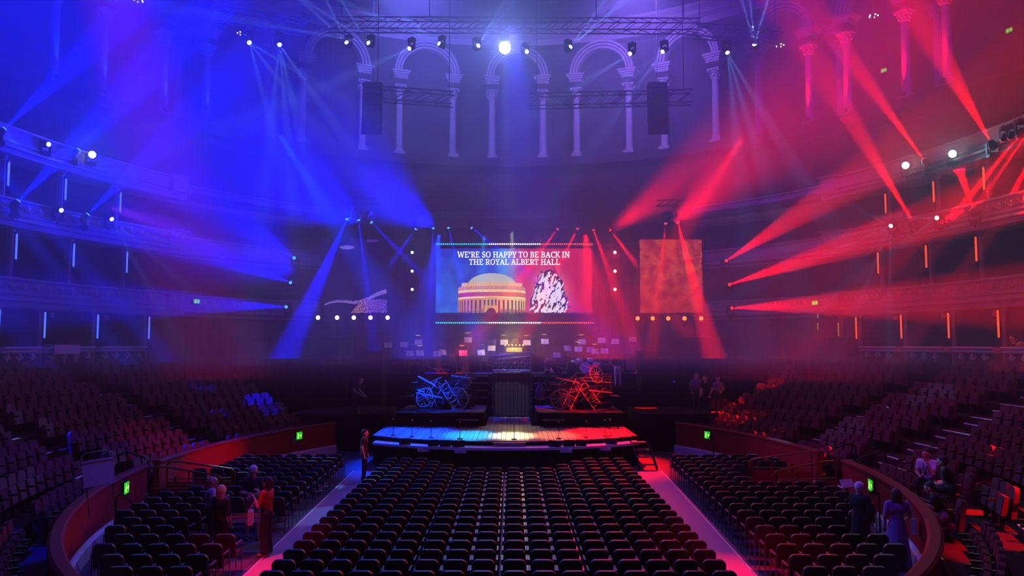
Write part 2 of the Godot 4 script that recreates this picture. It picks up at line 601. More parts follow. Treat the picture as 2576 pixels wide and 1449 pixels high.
# ---------------------------------------------------------------- boxes round the hall
const FASCIA := [Vector2(9.2, 0.0), Vector2(9.2, 1.1), Vector2(7.98, 1.1), Vector2(7.9, 1.06), Vector2(7.9, 1.0), Vector2(8.0, 0.97), Vector2(8.0, 0.56), Vector2(7.92, 0.53), Vector2(7.92, 0.47), Vector2(7.98, 0.44), Vector2(7.98, 0.38), Vector2(7.84, 0.34), Vector2(7.8, 0.28), Vector2(7.8, 0.24), Vector2(7.9, 0.2), Vector2(7.92, 0.1), Vector2(7.86, 0.07), Vector2(7.86, 0.02), Vector2(7.95, 0.0)]
const LEFT_COLUMNS := [-0.05, 115.0, 248.0, 377.0]
const RIGHT_COLUMNS := [2152.0, 2265.0, 2384.0, 2509.0, 2640.0]

func lifted(profile: Array, out: float, up: float) -> Array:
	var r := []
	for p in profile:
		r.append(p + Vector2(out, up))
	return r

func medallion_mesh() -> ArrayMesh:
	var mb := MB.new()
	mb.lathe([Vector2(0.1, 0.0), Vector2(0.1, 0.02), Vector2(0.08, 0.035), Vector2(0.06, 0.03), Vector2(0.045, 0.045), Vector2(0.0, 0.055)], Vector3.ZERO, 10, Basis(Vector3.RIGHT, Vector3(0, 0, -1), Vector3(0, 1, 0)))
	return mb.mesh()

func festoon_mesh() -> ArrayMesh:
	var mb := MB.new()
	var pts := []
	for i in 7:
		var a := -1.0 + i / 3.0
		pts.append(Vector3(a * 0.26, -0.16 * (1.0 - a * a), -0.02))
	mb.run(pts, 0.022, 5)
	for i in 7:
		mb.ball(pts[i] + Vector3(0, -0.01, -0.01), Vector3.ONE * 0.03, 5, 3)
	mb.lathe([Vector2(0.035, -0.12), Vector2(0.02, 0.0), Vector2(0.04, 0.05), Vector2(0.0, 0.08)], Vector3(0.3, -0.02, -0.02), 6)
	return mb.mesh()

func led_tube(at: Vector3, h: float, m: Material, color: Color, label: String, group: String, out: Vector3) -> void:
	var o := thing("tube_light", label, "light", at, 0.0, group)
	var mb := MB.new()
	mb.tube(Vector3.ZERO, Vector3(0, h, 0), 0.035, 0.035, 6)
	part("light_tube", mb, m, o)
	mb = MB.new()
	mb.box(Vector3(0, -0.03, 0) + out * 0.03, Vector3(0.09, 0.06, 0.09))
	mb.box(Vector3(0, h + 0.03, 0) + out * 0.03, Vector3(0.09, 0.06, 0.09))
	mb.bar(Vector3(0, 0, 0) + out * 0.06, Vector3(0, h, 0) + out * 0.06, 0.05, 0.03)
	part("bracket", mb, M.dark_metal, o)
	if h < 0.95:
		return  # the upper tubes are too small to light what is round them
	var l := OmniLight3D.new()
	l.name = "tube_glow"
	l.light_color = color
	l.light_energy = 0.4 / EXPOSE
	l.omni_range = 40
	l.omni_attenuation = 2.0
	l.light_size = 0.05
	l.shadow_enabled = true
	o.add_child(l, true)
	l.position = Vector3(0, h * 0.5, 0) - out * 0.12

func tiers() -> void:
	M.tube_blue = glow(Color(0.3, 0.42, 1.0), 2.0)
	M.tube_orange = glow(Color(1.0, 0.3, 0.06), 1.8)
	var med := medallion_mesh()
	var fes := festoon_mesh()
	var bases := [6.2, 9.12, 11.75]
	var side_words := ["blue lit", "red lit"]
	var n := 0
	for tier in 3:
		for s in [-1, 1]:
			var t_end: float = absf(t_seen(440.0 if s < 0 else 2095.0, 8.0))
			var t0: float = t_end if s > 0 else -2.7
			var t1: float = 2.7 if s > 0 else -t_end
			var mb := MB.new()
			ring(mb, t0, t1, 80, lifted(FASCIA, 0, bases[tier]))
			n += 1
			var o := structure("trim_%d" % n, mb, M.stone, "cream moulded balcony front with swags, %s tier above the stalls, %s side" % [["lowest", "middle", "top"][tier], side_words[0 if s < 0 else 1]], "balcony")
			# pier that ends the balcony front
			var pier := MB.new()
			var te = t_end * s
			pier.box(ell(te, 8.15, bases[tier] + 0.78), Vector3(0.95, 0.72, 0.55), ell_basis(te))
			pier.box(ell(te, 8.1, bases[tier] + 1.12), Vector3(1.1, 0.08, 0.66), ell_basis(te))
			pier.box(ell(te, 8.1, bases[tier] + 0.38), Vector3(1.1, 0.1, 0.7), ell_basis(te))
			pier.box(ell(te, 8.15, bases[tier] + 0.18), Vector3(0.9, 0.36, 0.5), ell_basis(te))
			part("pier", pier, M.stone, o)
			# medallions and festoons on the frieze, as far as they can be told apart
			if tier < 2:
				var ts := arc_turns(absf(te) + 0.04, 1.46, 8.0, 0.62)
				for t in ts:
					var at := ell(t * s, 7.99, bases[tier] + 0.8)
					piece("medallion", med, M.gilt, o, Transform3D(ell_basis(t * s), at))
					piece("festoon", fes, M.gilt, o, Transform3D(ell_basis(t * s), at + Vector3(0, 0.02, 0)))
				for w in [-0.2, 0.2]:
					piece("medallion", med, M.gilt, o, Transform3D(ell_basis(te), ell(te, 7.86, bases[tier] + 0.78) + ell_basis(te).x * w))
			# the front carried on towards the stage, set back
			var tb: float = t_end - 0.01
			mb = MB.new()
			ring(mb, 0.5 if s > 0 else -tb, tb if s > 0 else -0.5, 24, lifted(FASCIA, 1.2, bases[tier]))
			n += 1
			o = structure("trim_%d" % n, mb, M.stone, "plain set-back balcony front beside the stage, %s tier, %s side" % [["lowest", "middle", "top"][tier], side_words[0 if s < 0 else 1]], "balcony")
			if tier == 0:
				for t in arc_turns(tb - 0.03, 0.6, 9.2, 0.62):
					var at := ell(t * s, 9.19, bases[tier] + 0.8)
					piece("medallion", med, M.gilt, o, Transform3D(ell_basis(t * s), at))
					piece("festoon", fes, M.gilt, o, Transform3D(ell_basis(t * s), at + Vector3(0, 0.02, 0)))
	# floors, ceilings and back walls of the boxes
	var mb := MB.new()
	for f in [[3.45, 3.7], [6.2, 6.45], [9.12, 9.4]]:
		ring(mb, -2.7, -0.5, 60, [Vector2(9.1, f[0]), Vector2(12.0, f[0]), Vector2(12.0, f[1]), Vector2(9.1, f[1])])
		ring(mb, 0.5, 2.7, 60, [Vector2(9.1, f[0]), Vector2(12.0, f[0]), Vector2(12.0, f[1]), Vector2(9.1, f[1])])
	structure("floor_boxes", mb, M.box_dark, "dark floors of the three box tiers", "floor")
	mb = MB.new()
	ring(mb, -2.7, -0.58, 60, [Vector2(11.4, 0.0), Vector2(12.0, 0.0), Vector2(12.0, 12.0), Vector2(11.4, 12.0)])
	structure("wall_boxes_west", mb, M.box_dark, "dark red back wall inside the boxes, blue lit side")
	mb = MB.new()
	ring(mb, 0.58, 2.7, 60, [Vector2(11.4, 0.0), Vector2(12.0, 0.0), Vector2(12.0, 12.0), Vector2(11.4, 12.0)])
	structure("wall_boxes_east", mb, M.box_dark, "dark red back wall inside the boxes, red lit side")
	# the circle and gallery rise behind the top front
	mb = MB.new()
	for k in 7:
		ring(mb, -2.7, 2.7, 110, [Vector2(8.4 + k * 1.15, 12.0), Vector2(9.6 + k * 1.15, 12.0), Vector2(9.6 + k * 1.15, 12.3 + k * 0.75), Vector2(8.4 + k * 1.15, 12.3 + k * 0.75)])
	structure("floor_circle", mb, M.terrace, "steep dark terraces of the circle under the gallery", "floor")
	# columns, partitions, ledges, curtains and tubes
	var cols := {}
	for tier in 3:
		var pl: Array = [LEFT_COLUMNS, [35.0, 181.0, 316.0], [7.0, 154.0, 294.0]][tier]
		var pr: Array = [RIGHT_COLUMNS, [2212.0, 2334.0, 2461.0, 2590.0], [2236.0, 2359.0, 2488.0]][tier]
		var lo: float = [3.7, 7.2, 10.1][tier]
		var hi: float = bases[tier]
		if tier == 1:
			hi = 9.12
		elif tier == 2:
			hi = 11.75
		var tube_lo: float = [5.08, 7.98, 10.62][tier]
		var tube_h: float = [1.0, 0.93, 0.85][tier]
		for s in [-1, 1]:
			var list: Array = (pl if s < 0 else pr).duplicate()
			var where: String = ["the lowest boxes", "the middle box tier", "the top box tier"][tier]
			var ts := []
			for px in list:
				ts.append(t_seen(px, 8.0))
			for i in ts.size():
				var t: float = ts[i]
				var b := ell_basis(t)
				var o := thing("box_column", "slim cream column in front of %s, %s side" % [where, side_words[0 if s < 0 else 1]], "column", ell(t, 8.25, lo), 0.0, "columns of the box tiers")
				o.basis = b
				var c := MB.new()
				c.lathe([Vector2(0.13, 0), Vector2(0.13, 0.1), Vector2(0.09, 0.16), Vector2(0.08, hi - lo - 0.25), Vector2(0.1, hi - lo - 0.2), Vector2(0.09, hi - lo - 0.17), Vector2(0.15, hi - lo - 0.03), Vector2(0.15, hi - lo)], Vector3.ZERO, 10)
				part("shaft", c, M.stone, o)
				led_tube(ell(t, 8.02, tube_lo), tube_h, M.tube_blue if s < 0 else M.tube_orange, Color(0.15, 0.25, 1.0) if s < 0 else Color(1.0, 0.25, 0.05), "%s LED tube on the column of %s" % ["blue" if s < 0 else "orange", where], "%s tubes on the box columns" % ["blue" if s < 0 else "orange"], ell_out(t))
				# partition behind the column
				var p := MB.new()
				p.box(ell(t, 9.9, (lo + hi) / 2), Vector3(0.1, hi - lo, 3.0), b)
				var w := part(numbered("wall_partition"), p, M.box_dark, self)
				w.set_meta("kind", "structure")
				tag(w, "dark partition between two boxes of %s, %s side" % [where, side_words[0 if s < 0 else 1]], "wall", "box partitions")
				# a set-back pale post and curtains between two columns
				if i < ts.size() - 1:
					var tm: float = (t + ts[i + 1]) / 2.0
					var tm2: float = t * 0.62 + ts[i + 1] * 0.38
					var post := MB.new()
					post.box(ell(tm2, 10.0, (lo + hi) / 2), Vector3(0.2, hi - lo, 0.16), ell_basis(tm2))
					post.box(ell(tm2, 10.0, lo + 0.5), Vector3(0.26, 0.1, 0.2), ell_basis(tm2))
					post.box(ell(tm2, 10.0, hi - 0.1), Vector3(0.28, 0.12, 0.22), ell_basis(tm2))
					single("box_post", post, M.stone, "pale square post standing back inside %s, %s side" % [where, side_words[0 if s < 0 else 1]], "post", "posts inside the boxes")
					for e in [-1, 1]:
						var tc: float = tm2 + e * 0.022 + (ts[i + 1] - t) * 0.22 * e
						curtain(ell(tc, 10.15, lo + 0.02), ell_basis(tc), 1.0, hi - lo - 0.05, e, "dark red curtain gathered inside %s, %s side" % [where, side_words[0 if s < 0 else 1]])
					if tier == 0:
						ledge(t, ts[i + 1], s, i)
						var lamp := thing("box_lamp", "small frosted globe lamp under the balcony soffit, %s side" % side_words[0 if s < 0 else 1], "lamp", ell(tm, 9.0, 6.02), 0.0, "soffit lamps of the lowest boxes")
						var lm := MB.new()
						lm.ball(Vector3.ZERO, Vector3(0.11, 0.13, 0.11), 8, 6)
						part("globe", lm, M.white_paint, lamp)
						lm = MB.new()
						lm.lathe([Vector2(0.07, 0.1), Vector2(0.05, 0.14), Vector2(0.05, 0.2), Vector2(0.0, 0.2)], Vector3.ZERO, 8)
						part("cap", lm, M.brass, lamp)
	# the end column of the balcony front on the red lit side
	var te := t_seen(2103.0, 8.0)
	var ec := thing("box_column", "cream end column under the balcony pier beside the black hoarding", "column", ell(te, 8.3, 4.7))
	ec.basis = ell_basis(te)
	var cc := MB.new()
	cc.lathe([Vector2(0.15, 0), Vector2(0.11, 0.1), Vector2(0.1, 1.3), Vector2(0.16, 1.45), Vector2(0.16, 1.5)], Vector3.ZERO, 10)
	part("shaft", cc, M.stone, ec)

func curtain(at: Vector3, b: Basis, w: float, h: float, dir: int, label: String) -> void:
	var mb := MB.new()
	var n := 14
	for j in 5:
		for i in n:
			var q := []
			for c in [[i, j], [i + 1, j], [i + 1, j + 1], [i, j + 1]]:
				var f: float = c[1] / 5.0
				var width: float = w * (1.0 - 0.55 * (1.0 - absf(f - 0.35) / 0.65 if f > 0.35 else f / 0.35))
				var x: float = (c[0] / float(n)) * width
				q.append(at + b * Vector3(dir * (w - x) * 1.0, f * h, 0.05 * sin(c[0] * 2.1)))
			if dir < 0:
				mb.quad(q[0], q[1], q[2], q[3])
			else:
				mb.quad(q[1], q[0], q[3], q[2])
	single("curtain", mb, M.curtain, label, "curtain", "box curtains")

func ledge(ta: float, tb: float, s: int, i: int) -> void:
	var t0 := minf(ta, tb) + 0.01
	var t1 := maxf(ta, tb) - 0.01
	var o := Node3D.new()
	o.name = numbered("box_ledge")
	add_child(o)
	tag(o, "white moulded ledge with scroll brackets along the front of the lowest boxes, %s side" % ("blue lit" if s < 0 else "red lit"), "ledge", "front ledges of the lowest boxes")
	var mb := MB.new()
	ring(mb, t0, t1, 8, [Vector2(8.5, 4.5), Vector2(8.5, 4.74), Vector2(7.92, 4.74), Vector2(7.88, 4.7), Vector2(7.92, 4.64), Vector2(7.98, 4.62), Vector2(7.98, 4.57), Vector2(7.94, 4.54), Vector2(7.98, 4.5)])
	part("moulding", mb, M.white_paint, o)
	mb = MB.new()
	ring(mb, t0, t1, 8, [Vector2(8.15, 3.3), Vector2(8.5, 3.3), Vector2(8.5, 4.5), Vector2(8.15, 4.5)])
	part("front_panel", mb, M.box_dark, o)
	var k := 0
	for t in arc_turns(t0 + 0.015, t1 - 0.01, 8.1, 0.62):
		mb = MB.new()
		var b := ell_basis(t)
		var p := ell(t, 8.1, 4.42)
		mb.box(p, Vector3(0.12, 0.14, 0.12), b)
		mb.box(p + Vector3(0, -0.13, 0), Vector3(0.2, 0.07, 0.08), b)
		mb.ball(p + b.x * 0.13 + Vector3(0, -0.08, 0), Vector3.ONE * 0.055, 6, 4)
		mb.ball(p - b.x * 0.13 + Vector3(0, -0.08, 0), Vector3.ONE * 0.055, 6, 4)
		mb.ball(p + Vector3(0, -0.24, 0), Vector3(0.045, 0.08, 0.045), 6, 4)
		part("bracket", mb, M.white_paint, o)
		k += 1

# ---------------------------------------------------------------- gallery columns and arches under the dome
func gallery_column(px: float, label: String, group: String, shaft := true, off := 16.0) -> void:
	var t := t_seen(px, off)
	var o := thing("gallery_column", label, "column", ell(t, off, 18.2), 0.0, group)
	o.basis = ell_basis(t)
	var mb := MB.new()
	for st in [[5.98, 1.3, 0.14], [5.84, 1.16, 0.13], [5.71, 1.02, 0.13], [5.58, 0.9, 0.12]]:
		mb.box(Vector3(0, st[0], 0), Vector3(st[1], st[2], st[1]))
	for i in 7:
		mb.box(Vector3(-0.42 + i * 0.14, 5.48, -0.44), Vector3(0.08, 0.09, 0.06))
		mb.box(Vector3(-0.42, 5.48, -0.42 + i * 0.14), Vector3(0.06, 0.09, 0.08))
		mb.box(Vector3(0.42, 5.48, -0.42 + i * 0.14), Vector3(0.06, 0.09, 0.08))
	part("entablature", mb, M.stone, o)
	mb = MB.new()
	mb.box(Vector3(0, 5.28, 0), Vector3(0.78, 0.5, 0.78))
	part("frieze", mb, M.wall, o)
	mb = MB.new()
	mb.box(Vector3(0, 5.0, 0), Vector3(0.86, 0.09, 0.86))
	mb.lathe([Vector2(0.27, 4.35), Vector2(0.29, 4.45), Vector2(0.26, 4.5), Vector2(0.3, 4.75), Vector2(0.4, 4.97)], Vector3.ZERO, 12)
	for lv in 2:
		for i in 8:
			var a := TAU * (i + 0.5 * lv) / 8
			var d := Vector3(sin(a), 0, cos(a))
			mb.ball(d * (0.31 + 0.05 * lv) + Vector3(0, 4.6 + 0.2 * lv, 0), Vector3(0.07, 0.1, 0.07), 5, 4)
	for i in 4:
		var a := TAU * (i + 0.5) / 4
		mb.ball(Vector3(sin(a), 0, cos(a)) * 0.48 + Vector3(0, 4.9, 0), Vector3.ONE * 0.1, 6, 4)
	part("capital", mb, M.stone, o)
	if shaft:
		mb = MB.new()
		mb.lathe([Vector2(0.3, 0.25), Vector2(0.3, 0.4), Vector2(0.25, 0.5), Vector2(0.25, 2.0), Vector2(0.22, 4.35)], Vector3.ZERO, 14)
		part("shaft", mb, M.stone, o)
		mb = MB.new()
		mb.box(Vector3(0, 0.12, 0), Vector3(0.74, 0.26, 0.74))
		part("plinth", mb, M.stone, o)

func gallery_arch(px0: float, px1: float, label: String) -> void:
	var ta := t_seen(px0, 16.0)
	var tb := t_seen(px1, 16.0)
	var A := ell(ta, 16.0, 24.26)
	var B := ell(tb, 16.0, 24.26)
	var o := thing("gallery_arch", label, "arch", (A + B) / 2.0, 0.0, "gallery arches")
	var x := (B - A).normalized()
	o.basis = Basis(x, Vector3.UP, x.cross(Vector3.UP))
	var r := A.distance_to(B) / 2.0 - 0.15
	for k in 3:
		var mb := MB.new()
		var r0 := r + k * 0.2
		for i in 18:
			var a := PI * i / 18
			var b := PI * (i + 1) / 18
			var q := []
			for e in [[a, r0], [b, r0], [b, r0 + 0.15], [a, r0 + 0.15]]:
				q.append(Vector3(cos(e[0]) * e[1], sin(e[0]) * e[1], 0))
			var d := Vector3(0, 0, 0.3 + k * 0.08)
			mb.quad(q[0] + d, q[3] + d, q[2] + d, q[1] + d)
			mb.quad(q[0] - d, q[1] - d, q[2] - d, q[3] - d)
			mb.quad(q[0] - d, q[0] + d, q[1] + d, q[1] - d)
			mb.quad(q[3] - d, q[2] - d, q[2] + d, q[3] + d)
		part("arch_ring", mb, M.stone, o)

func gallery() -> void:
	for px in [905.0, 1000.0, 1137.0, 1237.0, 1367.0, 1453.0, 1587.0, 1678.0, 1810.0]:
		gallery_column(px, "pale stone gallery column with carved capital high above the stage", "gallery columns behind the lighting rig")
	for px in [108.0, 235.0, 393.0, 503.0, 660.0, 750.0]:
		gallery_column(px, "slender gallery column with carved capital in blue light, above the circle", "gallery columns in blue light")
	gallery_column(430.0, "inner column of the paired gallery columns in blue light", "", true, 17.0)
	for px in [1920.0, 2052.0, 2150.0, 2302.0, 2410.0]:
		gallery_column(px, "slender gallery column with carved capital in red light, above the circle", "gallery columns in red light")
	gallery_column(2130.0, "inner column of the front pair of gallery columns in red light", "", true, 17.0)
	gallery_column(2386.0, "inner column of the second pair of gallery columns in red light", "", true, 17.0)
	gallery_arch(1000, 1137, "moulded round arch over the gallery, beside the bright centre lamp on the blue side")
	gallery_arch(1237, 1367, "moulded round arch right behind the bright centre lamp")
	gallery_arch(1453, 1587, "moulded round arch over the gallery, beside the bright centre lamp on the red side")
	gallery_arch(765, 905, "moulded round arch over the gallery in pale blue light, third from the centre")
	gallery_arch(1678, 1810, "moulded round arch over the gallery in violet light, third from the centre")
	gallery_arch(1920, 2052, "moulded round arch over the gallery in magenta light")
	gallery_arch(2150, 2302, "wide moulded arch above the red lit gallery columns")
	gallery_arch(503, 660, "moulded round arch over the gallery in deep blue light")
	gallery_arch(235, 393, "wide moulded arch above the blue lit gallery columns")
	# small uplights at the feet of the columns on both sides
	for a in [[108, 0], [235, 0], [393, 0], [503, 0], [2052, 1], [2150, 1], [2302, 1], [2410, 1]]:
		var t := t_seen(a[0], 16.0)
		var o := thing("column_uplight", "small box lamp at the foot of a gallery column throwing %s light up it" % ["blue", "red"][a[1]], "lamp", ell(t, 15.55, 18.6), 0.0, "uplights of the gallery columns")
		o.basis = ell_basis(t)
		var ub := MB.new()
		ub.box(Vector3(0, -0.12, 0), Vector3(0.3, 0.2, 0.16))
		part("case", ub, M.black, o)
		ub = MB.new()
		ub.box(Vector3(0, -0.01, 0.02), Vector3(0.24, 0.03, 0.1))
		part("lens", ub, glow([BLUE, RED][a[1]], 0.8), o)
		spot(ell(t, 15.55, 18.62), ell(t, 15.95, 23.2), [Color(0.02, 0.12, 1.0), Color(1.0, 0.01, 0.04)][a[1]], 9.0, 7.0, 0.05, 0.8, o)
	# cornice under the dome
	var mb := MB.new()
	ring(mb, -1.6, 1.6, 90, [Vector2(17.6, 26.9), Vector2(17.6, 28.2), Vector2(15.9, 28.2), Vector2(15.9, 28.0), Vector2(16.2, 27.8), Vector2(16.2, 27.5), Vector2(16.5, 27.3), Vector2(16.6, 26.9)])
	structure("trim_20", mb, M.stone, "deep moulded cornice round the foot of the dome", "cornice")
	# gallery floor slab with rail
	mb = MB.new()
	ring(mb, -2.0, 2.0, 90, [Vector2(15.4, 17.6), Vector2(17.6, 17.6), Vector2(17.6, 18.2), Vector2(15.4, 18.2)])
	structure("floor_gallery", mb, M.wall, "narrow gallery floor the columns stand on", "floor")


# ---------------------------------------------------------------- arena barrier
func barrier_section(t0: float, t1: float, label: String) -> void:
	var o := Node3D.new()
	o.name = numbered("arena_barrier")
	add_child(o)
	tag(o, label, "barrier")
	var steps := maxi(6, int((t1 - t0) * 44))
	var mb := MB.new()
	ring(mb, t0, t1, steps, [Vector2(0.0, 0.36), Vector2(0.16, 0.36), Vector2(0.16, 1.28), Vector2(0.0, 1.28)])
	part("red_panel", mb, M.red, o)
	mb = MB.new()
	ring(mb, t0, t1, steps, [Vector2(-0.05, 1.28), Vector2(0.22, 1.28), Vector2(0.22, 1.33), Vector2(0.17, 1.37), Vector2(0.0, 1.37), Vector2(-0.05, 1.33)])
	part("cap_rail", mb, M.red_cap, o)
	mb = MB.new()
	ring(mb, t0, t1, steps, [Vector2(-0.12, 0.0), Vector2(0.16, 0.0), Vector2(0.16, 0.36), Vector2(-0.06, 0.36), Vector2(-0.12, 0.32), Vector2(-0.12, 0.1)])
	part("base_ledge", mb, M.white_paint, o)

func rail(points: Array, r: float, m: Material, label: String, group := "") -> Node3D:
	var o := thing("handrail", label, "handrail", Vector3.ZERO, 0.0, group)
	var mb := MB.new()
	mb.run(points, r, 8)
	part("tube", mb, m, o)
	return o

func barriers() -> void:
	barrier_section(-1.622, -0.83, "red curved barrier between the stage and the gate, blue lit side")
	barrier_section(-2.7, -1.678, "red curved barrier swinging round from the gate below the tipped white seat table")
	barrier_section(0.83, 1.494, "red curved barrier between the stage and the gate, red lit side")
	barrier_section(1.61, 2.7, "red curved barrier swinging round behind the woman in the purple dress")
	# gate lobbies: low panels with rails that run from the barrier gap into the arena
	for s in [-1, 1]:
		var tg := -1.65 if s < 0 else 1.552
		var half := 0.5 if s < 0 else 0.95
		var o := thing("gate_ramp", "entrance ramp with red side panels and brass rails at the barrier gate, %s side" % ("blue lit" if s < 0 else "red lit"), "ramp")
		var b := ell_basis(tg)
		for e in [-1, 1]:
			var a = ell(tg, -0.22, 0.0) + b.x * (half * e)
			var c = ell(tg, -2.1, 0.0) + b.x * (half * e * 1.25)
			var d = a.direction_to(c)
			var mb := MB.new()
			mb.bar(a + Vector3(0, 0.4, 0), c + Vector3(0, 0.4, 0), 0.05, 0.62)
			part("side_panel", mb, M.red, o)
			for k in 4:
				var p = a.lerp(c, k / 3.0)
				mb = MB.new()
				mb.tube(p, p + Vector3(0, 1.05, 0), 0.028, 0.028, 8)
				part("post", mb, M.brass, o)
			mb = MB.new()
			mb.run([a + Vector3(0, 0.0, 0), a + Vector3(0, 1.22, 0), a + d * 0.08 + Vector3(0, 1.32, 0), a + d * 0.4 + Vector3(0, 1.3, 0), c + Vector3(0, 1.06, 0), c + d * 0.08 + Vector3(0, 0.96, 0), c + d * 0.08], 0.03, 8)
			part("top_rail", mb, M.brass, o)
			mb = MB.new()
			mb.tube(a + Vector3(0, 0.8, 0), c + Vector3(0, 0.8, 0), 0.018, 0.018, 6)
			part("mid_rail", mb, M.brass, o)
		var fl := MB.new()
		fl.box(ell(tg, -1.2, 0.06), Vector3(half * 2.0, 0.12, 1.8), b)
		part("ramp_floor", fl, M.carpet, o)
	# hooped handrails on the stalls side of the gates and at the stair ends
	for a in [[1.49, 1.0, "black hooped handrail by the red side gate, stage side"], [1.612, 1.0, "black hooped handrail by the red side gate, away from the stage"], [-1.61, 0.9, "dark hooped handrail by the blue side gate, stage side"]]:
		var t: float = a[0]
		var y0 := 0.35
		rail([ell(t, 0.4, y0), ell(t, 0.4, y0 + 0.95), ell(t, 0.55, y0 + 1.08), ell(t, 1.1, y0 + 1.25), ell(t, 1.3, y0 + 1.15), ell(t, 1.3, y0 + 0.4)], 0.03, M.dark_metal, a[2])
	for a in [[2.036, 1.25, "black hoop rail at the foot of the steps by the curved barrier end, inner"], [2.084, 1.3, "black hoop rail at the foot of the steps by the curved barrier end, outer"], [-2.036, 1.25, "black hoop rail at the foot of the blue lit steps"]]:
		var t: float = a[0]
		rail([ell(t, 2.2, 1.1), ell(t, 2.2, 1.95), ell(t, 2.32, 2.1), ell(t, 2.6, 2.15), ell(t, 2.75, 2.0), ell(t, 2.75, 1.2)], 0.028, M.dark_metal, a[2])
	# short grab rails on the inner face of the barrier
	for a in [[-1.86, "short slanted grab rail on the inner face of the barrier, blue lit side"], [1.83, "short slanted grab rail beside the white-haired person"], [-1.05, "thin post rail on the barrier near the stage, blue lit side"], [1.02, "thin post rail on the barrier near the stage, red lit side"]]:
		var t: float = a[0]
		rail([ell(t, -0.15, 0.0), ell(t, -0.15, 0.98), ell(t, -0.28, 1.06), ell(t + (0.03 if t > 0 else -0.03), -0.95, 0.62)], 0.024, M.dark_metal, a[1])

# ---------------------------------------------------------------- stalls seats
func stalls_seat_parts() -> Array:
	var back := MB.new()
	var out := PackedVector2Array()
	var w := 0.235
	for p in [[-w, 0.3], [w, 0.3], [w, 0.83]]:
		out.append(Vector2(p[0], p[1]))
	for i in range(1, 6):
		var a := PI / 2 * i / 6
		out.append(Vector2(w - 0.15 + 0.15 * cos(a), 0.83 + 0.15 * sin(a)))
	out.append(Vector2(w - 0.15, 0.98))
	out.append(Vector2(-w + 0.15, 0.98))
	for i in range(1, 6):
		var a := PI / 2 + PI / 2 * i / 6
		out.append(Vector2(-w + 0.15 + 0.15 * cos(a), 0.83 + 0.15 * sin(a)))
	out.append(Vector2(-w, 0.83))
	var lean := Transform3D(Basis(Vector3.RIGHT, 0.16), Vector3(0, 0.0, 0.2))
	back.prism(out, -0.05, 0.05, lean)
	var seat := MB.new()  # tipped up against the back
	seat.box(Vector3(0, 0.56, 0.1), Vector3(0.45, 0.42, 0.1), Basis(Vector3.RIGHT, 0.2))
	seat.box(Vector3(0, 0.55, 0.05), Vector3(0.38, 0.34, 0.03), Basis(Vector3.RIGHT, 0.2))
	var arm := MB.new()
	arm.box(Vector3(0.27, 0.62, 0.08), Vector3(0.06, 0.05, 0.4))
	arm.box(Vector3(0.27, 0.32, 0.15), Vector3(0.04, 0.58, 0.1))
	arm.box(Vector3(0.27, 0.02, 0.12), Vector3(0.07, 0.04, 0.3))
	return [back.mesh(), seat.mesh(), arm.mesh()]

func blocked(t: float, off: float) -> bool:
	for a in AISLES:
		var e := 0.002
		var per := ell(t, off, 0).distance_to(ell(t + e, off, 0)) / e
		if absf(t - a[0]) * per < a[1] / 2.0 + 0.3:
			return true
	return false

func stalls_seats() -> void:
	var meshes := stalls_seat_parts()
	var spots := []
	for s in [-1, 1]:
		for k in ROWS:
			var off := row_off(k) + 0.42
			var i := 0
			for t in arc_turns(0.86, 2.45, off, 0.56):
				var p := ell(t * s, off, row_floor(k))
				if not blocked(t * s, off):
					i += 1
				if blocked(t * s, off) or p.z > -5.0:
					continue
				if absf(p.x / -p.z) > 0.70:
					continue
				var q := cam_basis.inverse() * (p + Vector3(0, 0.9, 0) - EYE)
				if -q.y / -q.z > 0.375:
					continue
				if taken_seat(p):
					continue
				spots.append([p.distance_to(EYE), t * s, p, k, s, i])
	spots.sort_custom(func(a, b): return a[0] < b[0])
	var rest := []
	var proto: Node3D
	for i in spots.size():
		var sp: Array = spots[i]
		var b := ell_basis(sp[1])
		# faces the arena: its back is outwards
		if i < 300:
			var label := "dark red tip-up stalls seat, %s side, %s row up, %s from the stage end" % ["blue" if sp[4] < 0 else "red", nth(sp[3] + 1), nth(sp[5])]
			var o: Node3D
			if proto == null:
				o = thing("stalls_seat", label, "seat", sp[2], 0.0, "tip-up seats of the raked stalls")
				o.set_meta("stem", "stalls_seat")
				piece("backrest", meshes[0], M.seat_red, o)
				piece("seat", meshes[1], M.seat_red, o)
				piece("arm_stand", meshes[2], M.seat_wood, o)
				proto = o
			else:
				o = copy_of(proto, sp[2], 0.0, label)
			o.transform = Transform3D(b, sp[2])
		else:
			rest.append(Transform3D(b, sp[2]))
	print("stalls seats ", spots.size())
	many("stalls_seats_beyond", [meshes[0], meshes[1], meshes[2]], [M.seat_red, M.seat_red, M.seat_wood], rest, "rows of dark red stalls seats further round towards the stage", "seats")

func many(called: String, meshes: Array, mats: Array, where: Array, label: String, category: String) -> void:
	var am := ArrayMesh.new()
	for i in meshes.size():
		am.add_surface_from_arrays(Mesh.PRIMITIVE_TRIANGLES, meshes[i].surface_get_arrays(0))
		am.surface_set_material(i, mats[i])
	var mm := MultiMesh.new()
	mm.transform_format = MultiMesh.TRANSFORM_3D
	mm.mesh = am
	mm.instance_count = where.size()
	for i in where.size():
		mm.set_instance_transform(i, where[i])
	var o := MultiMeshInstance3D.new()
	o.name = called
	o.multimesh = mm
	o.set_meta("kind", "stuff")
	tag(o, label, category)
	add_child(o)

func taken_seat(p: Vector3) -> bool:
	for q in sitters():
		if Vector2(p.x - q.x, p.z - q.z).length() < 0.7:
			return true
	return false

func sitters() -> Array:
	var r := []
	for q in sitters_list():
		r.append(q[0])
	return r

